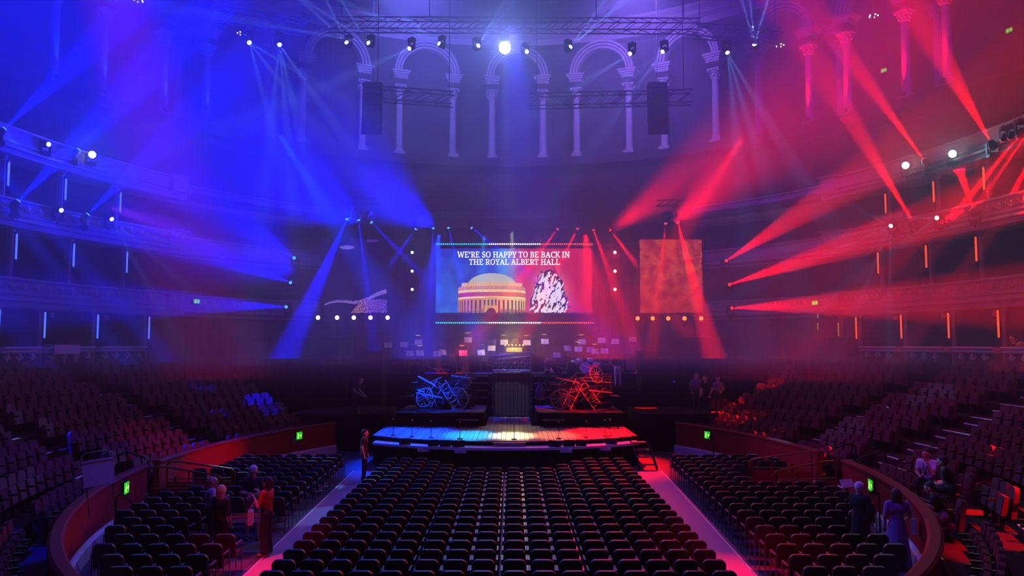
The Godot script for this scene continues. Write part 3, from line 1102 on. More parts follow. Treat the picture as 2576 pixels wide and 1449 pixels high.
# ---------------------------------------------------------------- black arena chairs
func arena_chair_parts() -> Array:
	var w := 0.215
	var out := PackedVector2Array([Vector2(-w, 0.42), Vector2(w, 0.42), Vector2(w, 0.83), Vector2(w - 0.012, 0.865), Vector2(w - 0.055, 0.905), Vector2(w - 0.09, 0.915), Vector2(-w + 0.09, 0.915), Vector2(-w + 0.055, 0.905), Vector2(-w + 0.012, 0.865), Vector2(-w, 0.83)])
	var back := MB.new()
	back.prism(out, -0.03, 0.03, Transform3D(Basis(Vector3.RIGHT, 0.14), Vector3(0, 0.0, 0.14)))
	var seat := MB.new()
	var so := PackedVector2Array([Vector2(-w, -0.22), Vector2(w, -0.22), Vector2(w, 0.2), Vector2(w - 0.05, 0.23), Vector2(-w + 0.05, 0.23), Vector2(-w, 0.2)])
	seat.prism(so, -0.035, 0.035, Transform3D(Basis(Vector3(1, 0, 0), Vector3(0, 0, -1), Vector3(0, 1, 0)), Vector3(0, 0.445, 0.0)))
	var frames := []
	for s in [-1, 1]:
		var f := MB.new()
		var x: float = s * 0.237
		f.run([Vector3(x, 0.0, 0.3), Vector3(x, 0.3, 0.24), Vector3(x, 0.66, 0.26), Vector3(x, 0.685, 0.22), Vector3(x, 0.67, -0.14), Vector3(x, 0.62, -0.18), Vector3(x, 0.42, -0.17), Vector3(x, 0.0, -0.2)], 0.014, 5)
		f.box(Vector3(x, 0.685, 0.04), Vector3(0.036, 0.03, 0.34))
		f.ball(Vector3(x, 0.69, 0.245), Vector3(0.019, 0.025, 0.025), 6, 4)
		frames.append(f.mesh())
	return [back.mesh(), seat.mesh(), frames[0], frames[1]]

func arena_chairs() -> void:
	var meshes := arena_chair_parts()
	var spots := []  # [distance, place, turn, label]
	# centre block: sixteen columns in four sections
	for r in 19:
		var z := -13.7 - 0.722 * (r - 1)
		for c in 16:
			var x := -0.24 + (c - 7.5) * 0.515 + (0.03 if c > 7 else -0.03)
			if c < 5: x -= 0.05
			if c > 10: x += 0.05
			spots.append([0.0, Vector3(x, 0, z), 0.0, "black padded arena chair, %s row from the stage, %s from the blue-side aisle" % [nth((18 if c >= 5 and c <= 10 else (21 if c < 3 or c > 12 else (20 if c == 3 or c == 12 else 19))) - r + 1), nth(c + 1)]])
	for r in range(19, 22):  # the outer sections reach further along the curved stage
		var z := -13.7 - 0.722 * (r - 1)
		for c in 16:
			if c >= 5 - (r - 19) and c <= 10 + (r - 19):
				continue
			var x := -0.24 + (c - 7.5) * 0.515 + (0.08 if c > 7 else -0.08)
			spots.append([0.0, Vector3(x, 0, z), 0.0, "black arena chair, %s of the short front rows, %s from the blue-side aisle" % [nth(22 - r), nth(c + 1)]])
	# side blocks between the aisles and the barrier
	for s in [-1, 1]:
		for r in 21:
			var z := -13.1 - 0.80 * r
			var xe := (5.45 + (-z - 11.0) / 21.0 * 0.6 if s < 0 else 4.9 + (-z - 11.0) / 21.0 * 0.82) + 0.36
			for c in 12:
				var x: float = s * (xe + c * 0.53)
				var inside := Vector2((x - CX) / (EA - 0.62), (z - CZ) / (EB - 0.62)).length()
				if inside > 1.0:
					continue
				var gate := Vector2(x - (-9.6 if s < 0 else 8.9), z - (-24.0 if s < 0 else -25.4))
				if gate.length() < (1.5 if s < 0 else 1.9):
					continue
				if s < 0 and x < -5.5 and x > -7.5 and z < -17.75 and z > -20.7:
					continue
				if s > 0 and (Vector2(x - 7.9, z + 18.3).length() < 0.65 or Vector2(x - 8.3, z + 17.6).length() < 0.6):
					continue
				spots.append([0.0, Vector3(x, 0, z), -0.06 * s, "black chair in the %s side block, %s row from stage, %s from aisle" % ["blue" if s < 0 else "red", nth(21 - r), nth(c + 1)]])
	for sp in spots:
		sp[0] = sp[1].distance_to(EYE)
	spots.sort_custom(func(a, b): return a[0] < b[0])
	var proto: Node3D
	var rest := []
	var kept := 0
	for sp in spots:
		var q = cam_basis.inverse() * (sp[1] + Vector3(0, 0.95, 0) - EYE)
		if -q.y / -q.z > 0.375 or absf(q.x / -q.z) > 0.69:
			continue
		kept += 1
		if kept <= 300:
			var o: Node3D
			if proto == null:
				o = thing("arena_chair", sp[3], "chair", sp[1], sp[2], "black chairs set out on the arena floor")
				o.set_meta("stem", "arena_chair")
				piece("backrest", meshes[0], M.chair_black, o)
				piece("seat", meshes[1], M.chair_black, o)
				piece("arm_frame", meshes[2], M.chair_metal, o)
				piece("arm_frame", meshes[3], M.chair_metal, o)
				proto = o
			else:
				copy_of(proto, sp[1], sp[2], sp[3])
		else:
			rest.append(Transform3D(Basis(Vector3.UP, sp[2]), sp[1]))
	print("arena chairs ", kept)
	many("arena_chairs_beyond", meshes, [M.chair_black, M.chair_black, M.chair_metal, M.chair_metal], rest, "further rows of black chairs near the stage", "chairs")


# ---------------------------------------------------------------- stage
const STAGE_MID := Vector2(-0.25, -39.3)
const STAGE_R := 8.3
const DECK := 1.1
const PLATFORM := 1.7

func front_z(x: float, r := STAGE_R) -> float:  # where the curved stage front lies
	var dx := x - STAGE_MID.x
	return STAGE_MID.y + sqrt(maxf(r * r - dx * dx, 0.2))

func deck_outline(grow: float, half: float, back: float) -> PackedVector2Array:
	var out := PackedVector2Array()
	for i in 25:
		var x := -half + 2.0 * half * i / 24 + STAGE_MID.x
		out.append(Vector2(x, front_z(x, STAGE_R + grow)))
	out.append(Vector2(STAGE_MID.x + half, back))
	out.append(Vector2(STAGE_MID.x - half, back))
	return out

func flat_at(y: float) -> Transform3D:  # lays an (x, z) outline down so that its depth points up
	return Transform3D(Basis(Vector3(1, 0, 0), Vector3(0, 0, 1), Vector3(0, 1, 0)), Vector3(0, y, 0))

func slab(mb: MB, outline: PackedVector2Array, lo: float, hi: float) -> MB:
	# (x, z) outline between two heights
	var poly := outline
	if not Geometry2D.is_polygon_clockwise(poly):
		poly.reverse()
	var idx := Geometry2D.triangulate_polygon(poly)
	for i in range(0, idx.size(), 3):
		var a := poly[idx[i]]
		var b := poly[idx[i + 1]]
		var d := poly[idx[i + 2]]
		if (b - a).cross(d - a) > 0.0:
			var e := b
			b = d
			d = e
		mb.tri(Vector3(a.x, hi, a.y), Vector3(b.x, hi, b.y), Vector3(d.x, hi, d.y))
		mb.tri(Vector3(a.x, lo, a.y), Vector3(d.x, lo, d.y), Vector3(b.x, lo, b.y))
	var m := poly.size()
	for i in m:
		var a := poly[i]
		var b := poly[(i + 1) % m]
		mb.quad(Vector3(a.x, lo, a.y), Vector3(b.x, lo, b.y), Vector3(b.x, hi, b.y), Vector3(a.x, hi, a.y))
	return mb

func stage() -> void:
	var o := thing("stage_platform", "curved main stage deck of long worn boards with a black front", "stage")
	part("black_front", slab(MB.new(), deck_outline(-0.03, 5.45, -41.4), 0.0, DECK - 0.045), M.drape, o)
	# boards run front to back
	var w := 0.19
	var n := int(11.0 / w)
	for i in n:
		var x0 := STAGE_MID.x - 5.5 + i * w + 0.006
		var x1 := x0 + w - 0.012
		var mb := MB.new()
		var back := -41.3 if absf((x0 + x1) / 2.0 + 0.16) < 0.98 else -36.75
		slab(mb, PackedVector2Array([Vector2(x0, front_z(x0)), Vector2(x1, front_z(x1)), Vector2(x1, back), Vector2(x0, back)]), DECK - 0.05, DECK + rng.randf_range(-0.006, 0.006))
		part("board", mb, M.plank[i % 3], o)
	# pale apron shelf round the stage front with hanging notched blocks
	var ap := MB.new()
	var band := PackedVector2Array()
	for i in 29:
		var x := -5.3 + 10.6 * i / 28 + STAGE_MID.x
		band.append(Vector2(x, front_z(x, STAGE_R + 0.72)))
	for i in 29:
		var x := 5.3 - 10.6 * i / 28 + STAGE_MID.x
		band.append(Vector2(x, front_z(x, STAGE_R + 0.02)))
	slab(ap, band, 0.84, 0.93)
	part("apron_shelf", ap, M.white_paint, o)
	ap = MB.new()
	for x in [-1.95, 2.05, -3.4, 3.6]:
		ap.box(Vector3(x, 0.79, front_z(x, STAGE_R + 0.7)), Vector3(0.45, 0.12, 0.12))
	part("shelf_block", ap, M.white_paint, o)
	ap = MB.new()
	ap.box(Vector3(-0.1, 0.99, front_z(-0.1) + 0.12), Vector3(1.25, 0.16, 0.3))
	part("front_step", ap, M.plank[1], o)
	# black cloth hanging under the shelf, with folds
	ap = MB.new()
	for i in 120:
		var xa := -5.3 + 10.6 * i / 120.0 + STAGE_MID.x
		var xb := -5.3 + 10.6 * (i + 1) / 120.0 + STAGE_MID.x
		var za := front_z(xa, STAGE_R + 0.5 + 0.05 * sin(i * 1.7))
		var zb := front_z(xb, STAGE_R + 0.5 + 0.05 * sin((i + 1) * 1.7))
		ap.quad(Vector3(xa, 0.0, za), Vector3(xb, 0.0, zb), Vector3(xb, 0.84, zb), Vector3(xa, 0.84, za))
	part("skirt_cloth", ap, M.drape, o)
	# raised side platforms with rounded inner corners
	for s in [-1, 1]:
		var p := thing("raised_platform", "raised black platform carrying the wrecked-furniture barricade, %s half of the stage" % ("blue" if s < 0 else "red"), "platform")
		var xi := -1.28 if s < 0 else 1.16
		var xo := -5.35 if s < 0 else 5.15
		var out := PackedVector2Array()
		for i in 7:
			var a := PI / 2 * i / 6
			out.append(Vector2(xi + s * (0.55 - 0.55 * sin(a)), -37.35 + 0.55 * cos(a) + 0.0) if i < 6 else Vector2(xi, -37.35))
		out.append(Vector2(xi, -41.4))
		out.append(Vector2(xo, -41.4))
		out.append(Vector2(xo, -36.9))
		out.append(Vector2(xi + s * 2.2, -36.6))
		part("body", slab(MB.new(), out, DECK + 0.01, PLATFORM - 0.04), M.drape, p)
		part("deck", slab(MB.new(), out, PLATFORM - 0.04, PLATFORM), M.timber, p)
		var lip := MB.new()
		lip.bar(Vector3(xi + s * 0.6, PLATFORM + 0.012, -36.82), Vector3(xi + s * 2.2, PLATFORM + 0.012, -36.64), 0.12, 0.025)
		lip.bar(Vector3(xi + s * 2.2, PLATFORM + 0.012, -36.64), Vector3(xo, PLATFORM + 0.012, -36.94), 0.12, 0.025)
		part("lip", lip, M.plank[1], p)
		var st := thing("platform_step", "low black step with a pale tread edge beside the centre walkway, %s half" % ("blue" if s < 0 else "red"), "step")
		var sm := MB.new()
		sm.box(Vector3(xi + s * 0.75, 1.255, -36.45), Vector3(1.0, 0.28, 0.36))
		part("riser", sm, M.drape, st)
		sm = MB.new()
		sm.box(Vector3(xi + s * 0.75, 1.4, -36.44), Vector3(1.0, 0.035, 0.4), Basis(Vector3.UP, 0.08 * s))
		part("tread", sm, M.plank[0], st)
		# stairs that climb behind towards the orchestra beside the tower
		var fl := thing("stage_stairs", "open stairs with pale tread edges beside the centre gate, %s half" % ("blue" if s < 0 else "red"), "stairs")
		for k in 4:
			var tr := MB.new()
			tr.box(Vector3(xi + s * 0.75, 2.05 + k * 0.36, -41.7 - k * 0.32), Vector3(1.5, 0.05, 0.34))
			part("tread", tr, M.timber, fl)
			tr = MB.new()
			tr.box(Vector3(xi + s * 0.75, 1.85 + k * 0.36, -41.84 - k * 0.32), Vector3(1.5, 0.36, 0.04))
			part("riser", tr, M.drape, fl)
			tr = MB.new()
			tr.box(Vector3(xi + s * 0.75, 2.06 + k * 0.36, -41.54 - k * 0.32), Vector3(1.5, 0.035, 0.03))
			part("nosing", tr, M.metal, fl)
	gate_tower()
	# little steps down to the arena beside the stage
	var st := thing("access_steps", "four open metal treads leading down from the red end of the stage", "steps")
	for k in 4:
		var tr := MB.new()
		tr.box(Vector3(5.0 + k * 0.07, 0.95 - 0.25 * k, -32.0 + 0.3 * k), Vector3(0.62, 0.035, 0.28))
		part("tread", tr, M.metal, st)
	for s in [-1, 1]:
		var tr := MB.new()
		tr.bar(Vector3(5.05 + s * 0.33, 1.0, -32.1), Vector3(5.25 + s * 0.33, 0.05, -30.95), 0.04, 0.14)
		part("stringer", tr, M.black, st)
	# microphones on short stands along the lip, and wedges in front
	for px in [985.0, 1037.0, 1087.0, 1160.0, 1293.0, 1403.0, 1473.0, 1522.0, 1536.0]:
		var x = (px - 1288.0) / 2000.0 * 32.2
		var z := front_z(x) - 0.55
		var m := thing("microphone_stand", "slim microphone on a short stand along the stage lip", "microphone", Vector3(x, DECK + 0.012, z), 0.0, "microphones along the stage lip")
		var mb := MB.new()
		mb.lathe([Vector2(0.0, 0), Vector2(0.11, 0.0), Vector2(0.11, 0.02), Vector2(0.02, 0.04), Vector2(0.0, 0.04)], Vector3.ZERO, 10)
		part("foot", mb, M.black, m)
		mb = MB.new()
		mb.tube(Vector3.ZERO, Vector3(0, 0.62, 0), 0.012, 0.012, 6)
		part("pole", mb, M.dark_metal, m)
		mb = MB.new()
		mb.tube(Vector3(0, 0.62, -0.03), Vector3(0, 0.66, 0.06), 0.018, 0.03, 8)
		mb.ball(Vector3(0, 0.66, 0.08), Vector3.ONE * 0.035, 7, 5)
		part("capsule", mb, M.metal, m)
	for a in [[1012.0, 0.4], [1088.0, 0.15], [1120.0, -0.1], [1153.0, 0.5], [1396.0, -0.5], [1432.0, 0.1], [1464.0, -0.15], [1545.0, -0.4]]:
		var x: float = (a[0] - 1288.0) / 2000.0 * 30.4
		var z := front_z(x, STAGE_R + 0.45)
		var m := thing("monitor_wedge", "small black wedge loudspeaker on the pale shelf in front of the stage", "loudspeaker", Vector3(x, 0.93, z), a[1], "wedge loudspeakers along the stage front")
		var mb := MB.new()
		var prof := PackedVector2Array([Vector2(-0.14, 0), Vector2(0.14, 0), Vector2(0.14, 0.1), Vector2(-0.08, 0.24), Vector2(-0.14, 0.24)])
		mb.prism(prof, -0.2, 0.2, Transform3D(Basis(Vector3.UP, PI / 2), Vector3.ZERO))
		part("cabinet", mb, M.black, m)
		mb = MB.new()
		mb.box(Vector3(0, 0.175, -0.035), Vector3(0.34, 0.02, 0.22), Basis(Vector3.RIGHT, -0.57))
		part("grille", mb, M.dark_metal, m)

func scroll(mb: MB, at: Vector3, r: float, dir: float, m := 10) -> void:
	var pts := []
	for i in m:
		var a := i / float(m - 1) * TAU * 1.15
		var rr := r * (1.0 - 0.65 * i / float(m - 1))
		pts.append(at + Vector3(cos(a) * rr * dir, sin(a) * rr, 0))
	mb.run(pts, 0.014, 4)

func gate_tower() -> void:
	var z := -41.45
	var x0 := -1.0
	var x1 := 0.98
	var o := thing("gate_tower", "tall black plank gate with a scrolled iron balustrade in the middle of the stage", "set piece")
	var mb := MB.new()
	mb.box(Vector3((x0 + x1) / 2, 2.22, z - 0.75), Vector3(x1 - x0, 2.24, 1.4))
	part("body", mb, M.black, o)
	for i in 9:
		mb = MB.new()
		var w := (x1 - x0 - 0.2) / 9.0
		mb.box(Vector3(x0 + 0.1 + (i + 0.5) * w, 2.2, z - 0.02 + 0.012 * (i % 2)), Vector3(w - 0.03, 2.1, 0.05))
		part("plank", mb, M.timber, o)
	for s in [x0, x1]:
		mb = MB.new()
		mb.box(Vector3(s, 2.22, z), Vector3(0.12, 2.24, 0.12))
		part("frame_post", mb, M.black, o)
	for y in [1.6, 2.5, 3.2]:
		for s in [x0, x1]:
			mb = MB.new()
			mb.lathe([Vector2(0.035, 0), Vector2(0.03, 0.015), Vector2(0.0, 0.03)], Vector3(s, y, z + 0.06), 8, Basis(Vector3.RIGHT, Vector3(0, 0, 1), Vector3(0, -1, 0)))
			part("stud", mb, M.metal, o)
	# balustrade on top: its top rail climbs a little
	var ya := 4.22
	var yb := 4.42
	mb = MB.new()
	mb.box(Vector3((x0 + x1) / 2, 3.38, z + 0.02), Vector3(x1 - x0 + 0.1, 0.09, 0.24))
	part("ledge", mb, M.plank[1], o)
	mb = MB.new()
	mb.box(Vector3(x1 - 0.3, 3.43, z + 0.1), Vector3(0.5, 0.08, 0.2))
	part("ledge_block", mb, M.plank[1], o)
	mb = MB.new()
	mb.tube(Vector3(x0 - 0.06, ya, z), Vector3(x1 + 0.06, yb, z), 0.055, 0.055, 10)
	part("hand_rail", mb, M.plank[1], o)
	mb = MB.new()
	mb.tube(Vector3(x0, ya - 0.2, z), Vector3(x1, yb - 0.2, z), 0.018, 0.018, 6)
	mb.tube(Vector3(x0, 3.5, z), Vector3(x1, 3.5, z), 0.018, 0.018, 6)
	part("cross_rail", mb, M.metal, o)
	for s in [x0, x1]:
		mb = MB.new()
		mb.tube(Vector3(s, 3.4, z), Vector3(s, (ya if s < 0 else yb) + 0.1, z), 0.035, 0.03, 8)
		mb.ball(Vector3(s, (ya if s < 0 else yb) + 0.14, z), Vector3.ONE * 0.06, 8, 6)
		part("newel", mb, M.metal, o)
	for i in 6:
		mb = MB.new()
		var cx := x0 + 0.17 + i * 0.33
		scroll(mb, Vector3(cx - 0.07, 3.75, z), 0.13, 1.0)
		scroll(mb, Vector3(cx + 0.07, 3.96, z), 0.11, -1.0)
		scroll(mb, Vector3(cx + 0.08, 3.6, z), 0.08, 1.0, 8)
		mb.ball(Vector3(cx, 3.86, z + 0.01), Vector3.ONE * 0.035, 6, 4)
		mb.ball(Vector3(cx - 0.1, 4.08, z + 0.01), Vector3.ONE * 0.03, 6, 4)
		part("iron_scroll", mb, M.metal, o)
	for i in 7:
		mb = MB.new()
		var bx := x0 + 0.02 + i * 0.325
		mb.tube(Vector3(bx, 3.44, z), Vector3(bx, ya + (yb - ya) * i / 6.0, z), 0.014, 0.014, 5)
		part("baluster", mb, M.metal, o)

# ---------------------------------------------------------------- barricades of broken furniture
func wheel_mesh(r: float) -> Array:
	var rim := MB.new()
	var pts := []
	for i in 20:
		var a := TAU * i / 20
		pts.append(Vector3(cos(a) * r, sin(a) * r, 0))
	rim.run(pts, 0.035, 6, true)
	var hub := MB.new()
	hub.tube(Vector3(0, 0, -0.1), Vector3(0, 0, 0.1), 0.075, 0.06, 8)
	var spokes := MB.new()
	for i in 10:
		var a := TAU * i / 10
		spokes.tube(Vector3(cos(a) * 0.06, sin(a) * 0.06, 0), Vector3(cos(a) * r, sin(a) * r, 0), 0.022, 0.018, 5, false)
	return [rim.mesh(), hub.mesh(), spokes.mesh()]

func barricades() -> void:
	M.timber_shade = textured(Color(0.1, 0.08, 0.07), Color(0.16, 0.13, 0.11), 0.06, 1.5, 0.6)  # darkened: the shade on the filler pieces is put into the colour
	for s in [-1, 1]:
		var o := thing("barricade", "tangled barricade of beams, wheels, chairs and crates in %s light" % ("blue" if s < 0 else "red"), "set piece")
		# the beams that show clearly: ends as seen, at their depth in the heap
		var bars: Array = [
			[1052, 950, 1096, 974, 37.6, 0.1], [1136, 948, 1194, 956, 38.2, 0.09], [1047, 992, 1113, 1004, 37.2, 0.11], [1066, 924, 1099, 932, 39.4, 0.07], [1099, 932, 1130, 934, 39.5, 0.06],
			[1005, 1001, 1043, 998, 37.6, 0.05], [1150, 980, 1186, 981, 37.5, 0.05], [1083, 965, 1110, 952, 38.4, 0.05], [1145, 972, 1173, 947, 38.4, 0.06], [1138, 925, 1180, 928, 39.6, 0.05], [1115, 991, 1162, 989, 37.3, 0.06], [1135, 998, 1180, 999, 37.1, 0.05], [1036, 966, 1052, 964, 38.0, 0.05], [1050, 985, 1066, 990, 37.3, 0.06], [1072, 909, 1080, 930, 39.6, 0.035], [1080, 975, 1098, 1024, 37.2, 0.035], [1050, 1000, 1056, 1028, 37.1, 0.035], [1170, 935, 1188, 968, 38.3, 0.035], [1188, 988, 1176, 1020, 37.4, 0.03]] if s < 0 else [
			[1397, 953, 1458, 966, 37.8, 0.07], [1454, 916, 1490, 934, 39.2, 0.05], [1479, 927, 1508, 918, 38.9, 0.09], [1459, 954, 1506, 952, 38.2, 0.06], [1460, 960, 1500, 963, 38.1, 0.05], [1397, 985, 1444, 1010, 37.2, 0.06], [1418, 995, 1452, 986, 37.3, 0.1], [1481, 985, 1540, 991, 37.4, 0.09], [1490, 1008, 1520, 980, 37.2, 0.06], [1495, 1016, 1545, 1016, 37.1, 0.04], [1390, 924, 1426, 931, 39.4, 0.05], [1513, 964, 1541, 965, 38.2, 0.05], [1532, 997, 1557, 1000, 37.3, 0.08], [1382, 965, 1395, 965, 38.0, 0.05], [1436, 983, 1468, 982, 37.5, 0.06], [1408, 931, 1432, 930, 39.5, 0.04], [1460, 1012, 1475, 1002, 37.2, 0.04], [1432, 1018, 1440, 1000, 37.1, 0.04]]
		for b in bars:
			var mb := MB.new()
			var rise := Vector3(0, 0.06, 0)
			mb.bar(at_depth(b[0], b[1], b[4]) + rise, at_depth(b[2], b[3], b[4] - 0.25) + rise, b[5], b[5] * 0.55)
			part("beam", mb, M.wood_lit, o)
		# wheels
		for w in ([[1152, 1010, 37.0, 0.5, 0.5], [1068, 1008, 37.5, 0.45, -0.5]] if s < 0 else [[1410, 1012, 37.0, 0.46, -0.4], [1500, 950, 38.8, 0.4, 0.6]]):
			var wm := wheel_mesh(w[3])
			var tr := Transform3D(Basis(Vector3.UP, w[4]) * Basis(Vector3.RIGHT, -0.3), at_depth(w[0], w[1], w[2]) + Vector3(0, 0.14, 0))
			var wp := piece("wheel", wm[0], M.wood_lit, o, tr)
			piece("hub", wm[1], M.wood_lit, wp)
			piece("spokes", wm[2], M.wood_lit, wp)
		# crates, chair frames, ladders and stakes that fill the heap
		var mid := -3.35 if s < 0 else 3.25
		for i in 7:
			var mb := MB.new()
			var p := Vector3(mid + rng.randf_range(-1.35, 1.35), 0, rng.randf_range(-39.6, -38.0))
			var sz := Vector3(rng.randf_range(0.45, 0.8), rng.randf_range(0.35, 0.6), rng.randf_range(0.4, 0.6))
			p.y = PLATFORM + 0.13 + sz.y / 2 + (0.5 if i % 2 else 0.0)
			var bs := Basis(Vector3.UP, rng.randf_range(-0.6, 0.6)) * Basis(Vector3(0, 0, 1), rng.randf_range(-0.25, 0.25))
			mb.box(p, sz * Vector3(0.94, 0.94, 0.94), bs)
			for e in [-1, 1]:
				for f in [-1, 1]:
					mb.box(p + bs * (Vector3(e, 0, f) * sz / 2), Vector3(0.06, sz.y, 0.06), bs)
				mb.box(p + bs * Vector3(0, e * sz.y / 2, sz.z / 2), Vector3(sz.x, 0.06, 0.05), bs)
			part("crate", mb, M.timber_shade, o)
		for i in 5:
			var p := Vector3(mid + rng.randf_range(-1.4, 1.4), PLATFORM + rng.randf_range(0.75, 1.6), rng.randf_range(-39.2, -37.6))
			var bs := Basis(Vector3.UP, rng.randf_range(0, TAU)) * Basis(Vector3(0, 0, 1), rng.randf_range(-1.2, 1.2))
			var mb := MB.new()
			for e in [-1, 1]:
				mb.bar(p + bs * Vector3(e * 0.2, -0.4, 0.2), p + bs * Vector3(e * 0.2, 0.5, 0.2), 0.035, 0.035)
				mb.bar(p + bs * Vector3(e * 0.2, -0.4, -0.2), p + bs * Vector3(e * 0.2, 0.05, -0.2), 0.035, 0.035)
			mb.box(p + bs * Vector3(0, 0.06, 0), Vector3(0.44, 0.03, 0.44), bs)
			for k in 3:
				mb.box(p + bs * Vector3(0, 0.2 + k * 0.12, 0.2), Vector3(0.4, 0.04, 0.025), bs)
			part("broken_chair", mb, M.timber_shade, o)
		for i in 2:
			var p := Vector3(mid + (-0.7 if i == 0 else 0.8), PLATFORM + 0.16, -37.6)
			var bs := Basis(Vector3(0, 0, 1), -0.5 if i == 0 else 0.6) * Basis(Vector3.RIGHT, -0.35)
			var mb := MB.new()
			for e in [-1, 1]:
				mb.bar(p + bs * Vector3(e * 0.2, 0, 0), p + bs * Vector3(e * 0.2, 1.5, 0), 0.05, 0.03)
			for k in 6:
				mb.tube(p + bs * Vector3(-0.2, 0.15 + k * 0.24, 0), p + bs * Vector3(0.2, 0.15 + k * 0.24, 0), 0.018, 0.018, 5)
			part("ladder", mb, M.wood_lit, o)
		for i in 16:
			var p := Vector3(mid + rng.randf_range(-1.5, 1.5), 0, rng.randf_range(-39.0, -37.2))
			p.y = PLATFORM + 0.35 + rng.randf_range(0.15, 1.9) * (1.0 - absf(p.x - mid) / 2.4)
			var d := Vector3(rng.randf_range(-1, 1), rng.randf_range(-0.5, 0.6), rng.randf_range(-0.3, 0.3)).normalized() * rng.randf_range(0.15, 0.55)
			var mb := MB.new()
			mb.bar(p - d, p + d, rng.randf_range(0.025, 0.06), 0.03)
			part("stake", mb, M.timber_shade, o)
		# the mound the pieces lean on
		var mound := MB.new()
		for i in 8:
			var p := Vector3(mid + rng.randf_range(-1.2, 1.2), PLATFORM + 0.06, -39.4 + rng.randf_range(-0.3, 0.3))
			var tall := rng.randf_range(0.9, 1.5)
			mound.box(p + Vector3(0, tall / 2, 0), Vector3(0.9, tall, 0.7), Basis(Vector3.UP, rng.randf_range(-0.5, 0.5)))
		part("sacking", mound, M.drape, o)


# ---------------------------------------------------------------- orchestra on its riser
const RISER := 3.25

func music_stand(px: float, py: float, depth: float, turn: float, lit: float, paper: Material, label: String) -> void:
	var at := at_depth(px, py, depth)
	var h := at.y - RISER
	var o := thing("music_stand", label, "music stand", Vector3(at.x, RISER, at.z), turn, "music stands of the orchestra")
	var mb := MB.new()
	mb.tube(Vector3(0, 0.0, 0), Vector3(0, h, 0), 0.015, 0.015, 6)
	part("pole", mb, M.dark_metal, o)
	for i in 3:
		mb = MB.new()
		var a := TAU * i / 3
		mb.tube(Vector3(0, 0.25, 0), Vector3(sin(a) * 0.28, 0.0, cos(a) * 0.28), 0.01, 0.01, 5)
		part("leg", mb, M.dark_metal, o)
	mb = MB.new()
	var tilt := Basis(Vector3.RIGHT, -0.35)
	mb.box(Vector3(0, h, -0.03), Vector3(0.5, 0.36, 0.015), tilt)
	mb.box(Vector3(0, h - 0.17, 0.06), Vector3(0.5, 0.02, 0.06), tilt)
	part("desk", mb, M.black, o)
	mb = MB.new()
	mb.box(Vector3(-0.09, h + 0.0, -0.005), Vector3(0.22, 0.31, 0.006), tilt)
	mb.box(Vector3(0.13, h + 0.0, -0.005), Vector3(0.2, 0.31, 0.006), tilt * Basis(Vector3.UP, 0.1))
	part("score", mb, paper, o)
	mb = MB.new()
	mb.run([Vector3(0.2, h + 0.15, -0.08), Vector3(0.22, h + 0.4, -0.1), Vector3(0.15, h + 0.45, -0.02), Vector3(-0.2, h + 0.43, 0.08)], 0.01, 5)
	part("lamp_arm", mb, M.metal, o)
	mb = MB.new()
	mb.box(Vector3(-0.02, h + 0.42, 0.07), Vector3(0.3, 0.025, 0.06))
	part("lamp_hood", mb, M.black, o)
	if lit > 0.0:
		mb = MB.new()
		mb.box(Vector3(-0.02, h + 0.4, 0.07), Vector3(0.24, 0.02, 0.03))
		part("lamp_strip", mb, M.stand_lamp, o)

func orch_chair(x: float, z: float, turn: float) -> void:
	var o := thing("orchestra_chair", "black musician's chair among the music stands", "chair", Vector3(x, RISER, z), turn, "musicians' chairs on the riser")
	var mb := MB.new()
	mb.box(Vector3(0, 0.47, 0), Vector3(0.44, 0.06, 0.42))
	part("seat", mb, M.chair_black, o)
	mb = MB.new()
	mb.box(Vector3(0, 0.72, 0.22), Vector3(0.42, 0.3, 0.04), Basis(Vector3.RIGHT, 0.15))
	part("backrest", mb, M.chair_black, o)
	for s in [-1, 1]:
		for e in [-1, 1]:
			mb = MB.new()
			mb.tube(Vector3(s * 0.19, 0, e * 0.2), Vector3(s * 0.18, 0.46, e * 0.17), 0.013, 0.013, 5)
			part("leg", mb, M.metal, o)

func cello(x: float, z: float, s: float, lean: float, label: String) -> void:
	var o := thing("string_bass", label, "instrument", Vector3(x, RISER, z), lean)
	var out := PackedVector2Array()
	var prof := [[0.0, 0.16], [0.16, 0.14], [0.24, 0.24], [0.25, 0.38], [0.19, 0.5], [0.15, 0.6], [0.18, 0.72], [0.2, 0.84], [0.15, 0.95], [0.05, 1.0]]
	for p in prof:
		out.append(Vector2(p[0], p[1]) * s)
	for i in range(prof.size() - 1, 0, -1):
		out.append(Vector2(-prof[i][0], prof[i][1]) * s)
	var mb := MB.new()
	mb.prism(out, -0.07 * s, 0.07 * s, Transform3D(Basis(Vector3.RIGHT, -0.12), Vector3.ZERO))
	part("body", mb, M.varnish, o)
	mb = MB.new()
	mb.bar(Vector3(0, 0.55 * s, 0.02), Vector3(0, 1.62 * s, -0.12 * s), 0.04 * s, 0.04 * s)
	mb.ball(Vector3(0, 1.66 * s, -0.12 * s), Vector3(0.04, 0.06, 0.05) * s, 6, 5)
	part("neck", mb, M.seat_wood, o)
	mb = MB.new()
	mb.tube(Vector3(0, 0.0, 0.05), Vector3(0, 0.2 * s, 0.0), 0.012, 0.012, 5)
	part("spike", mb, M.metal, o)

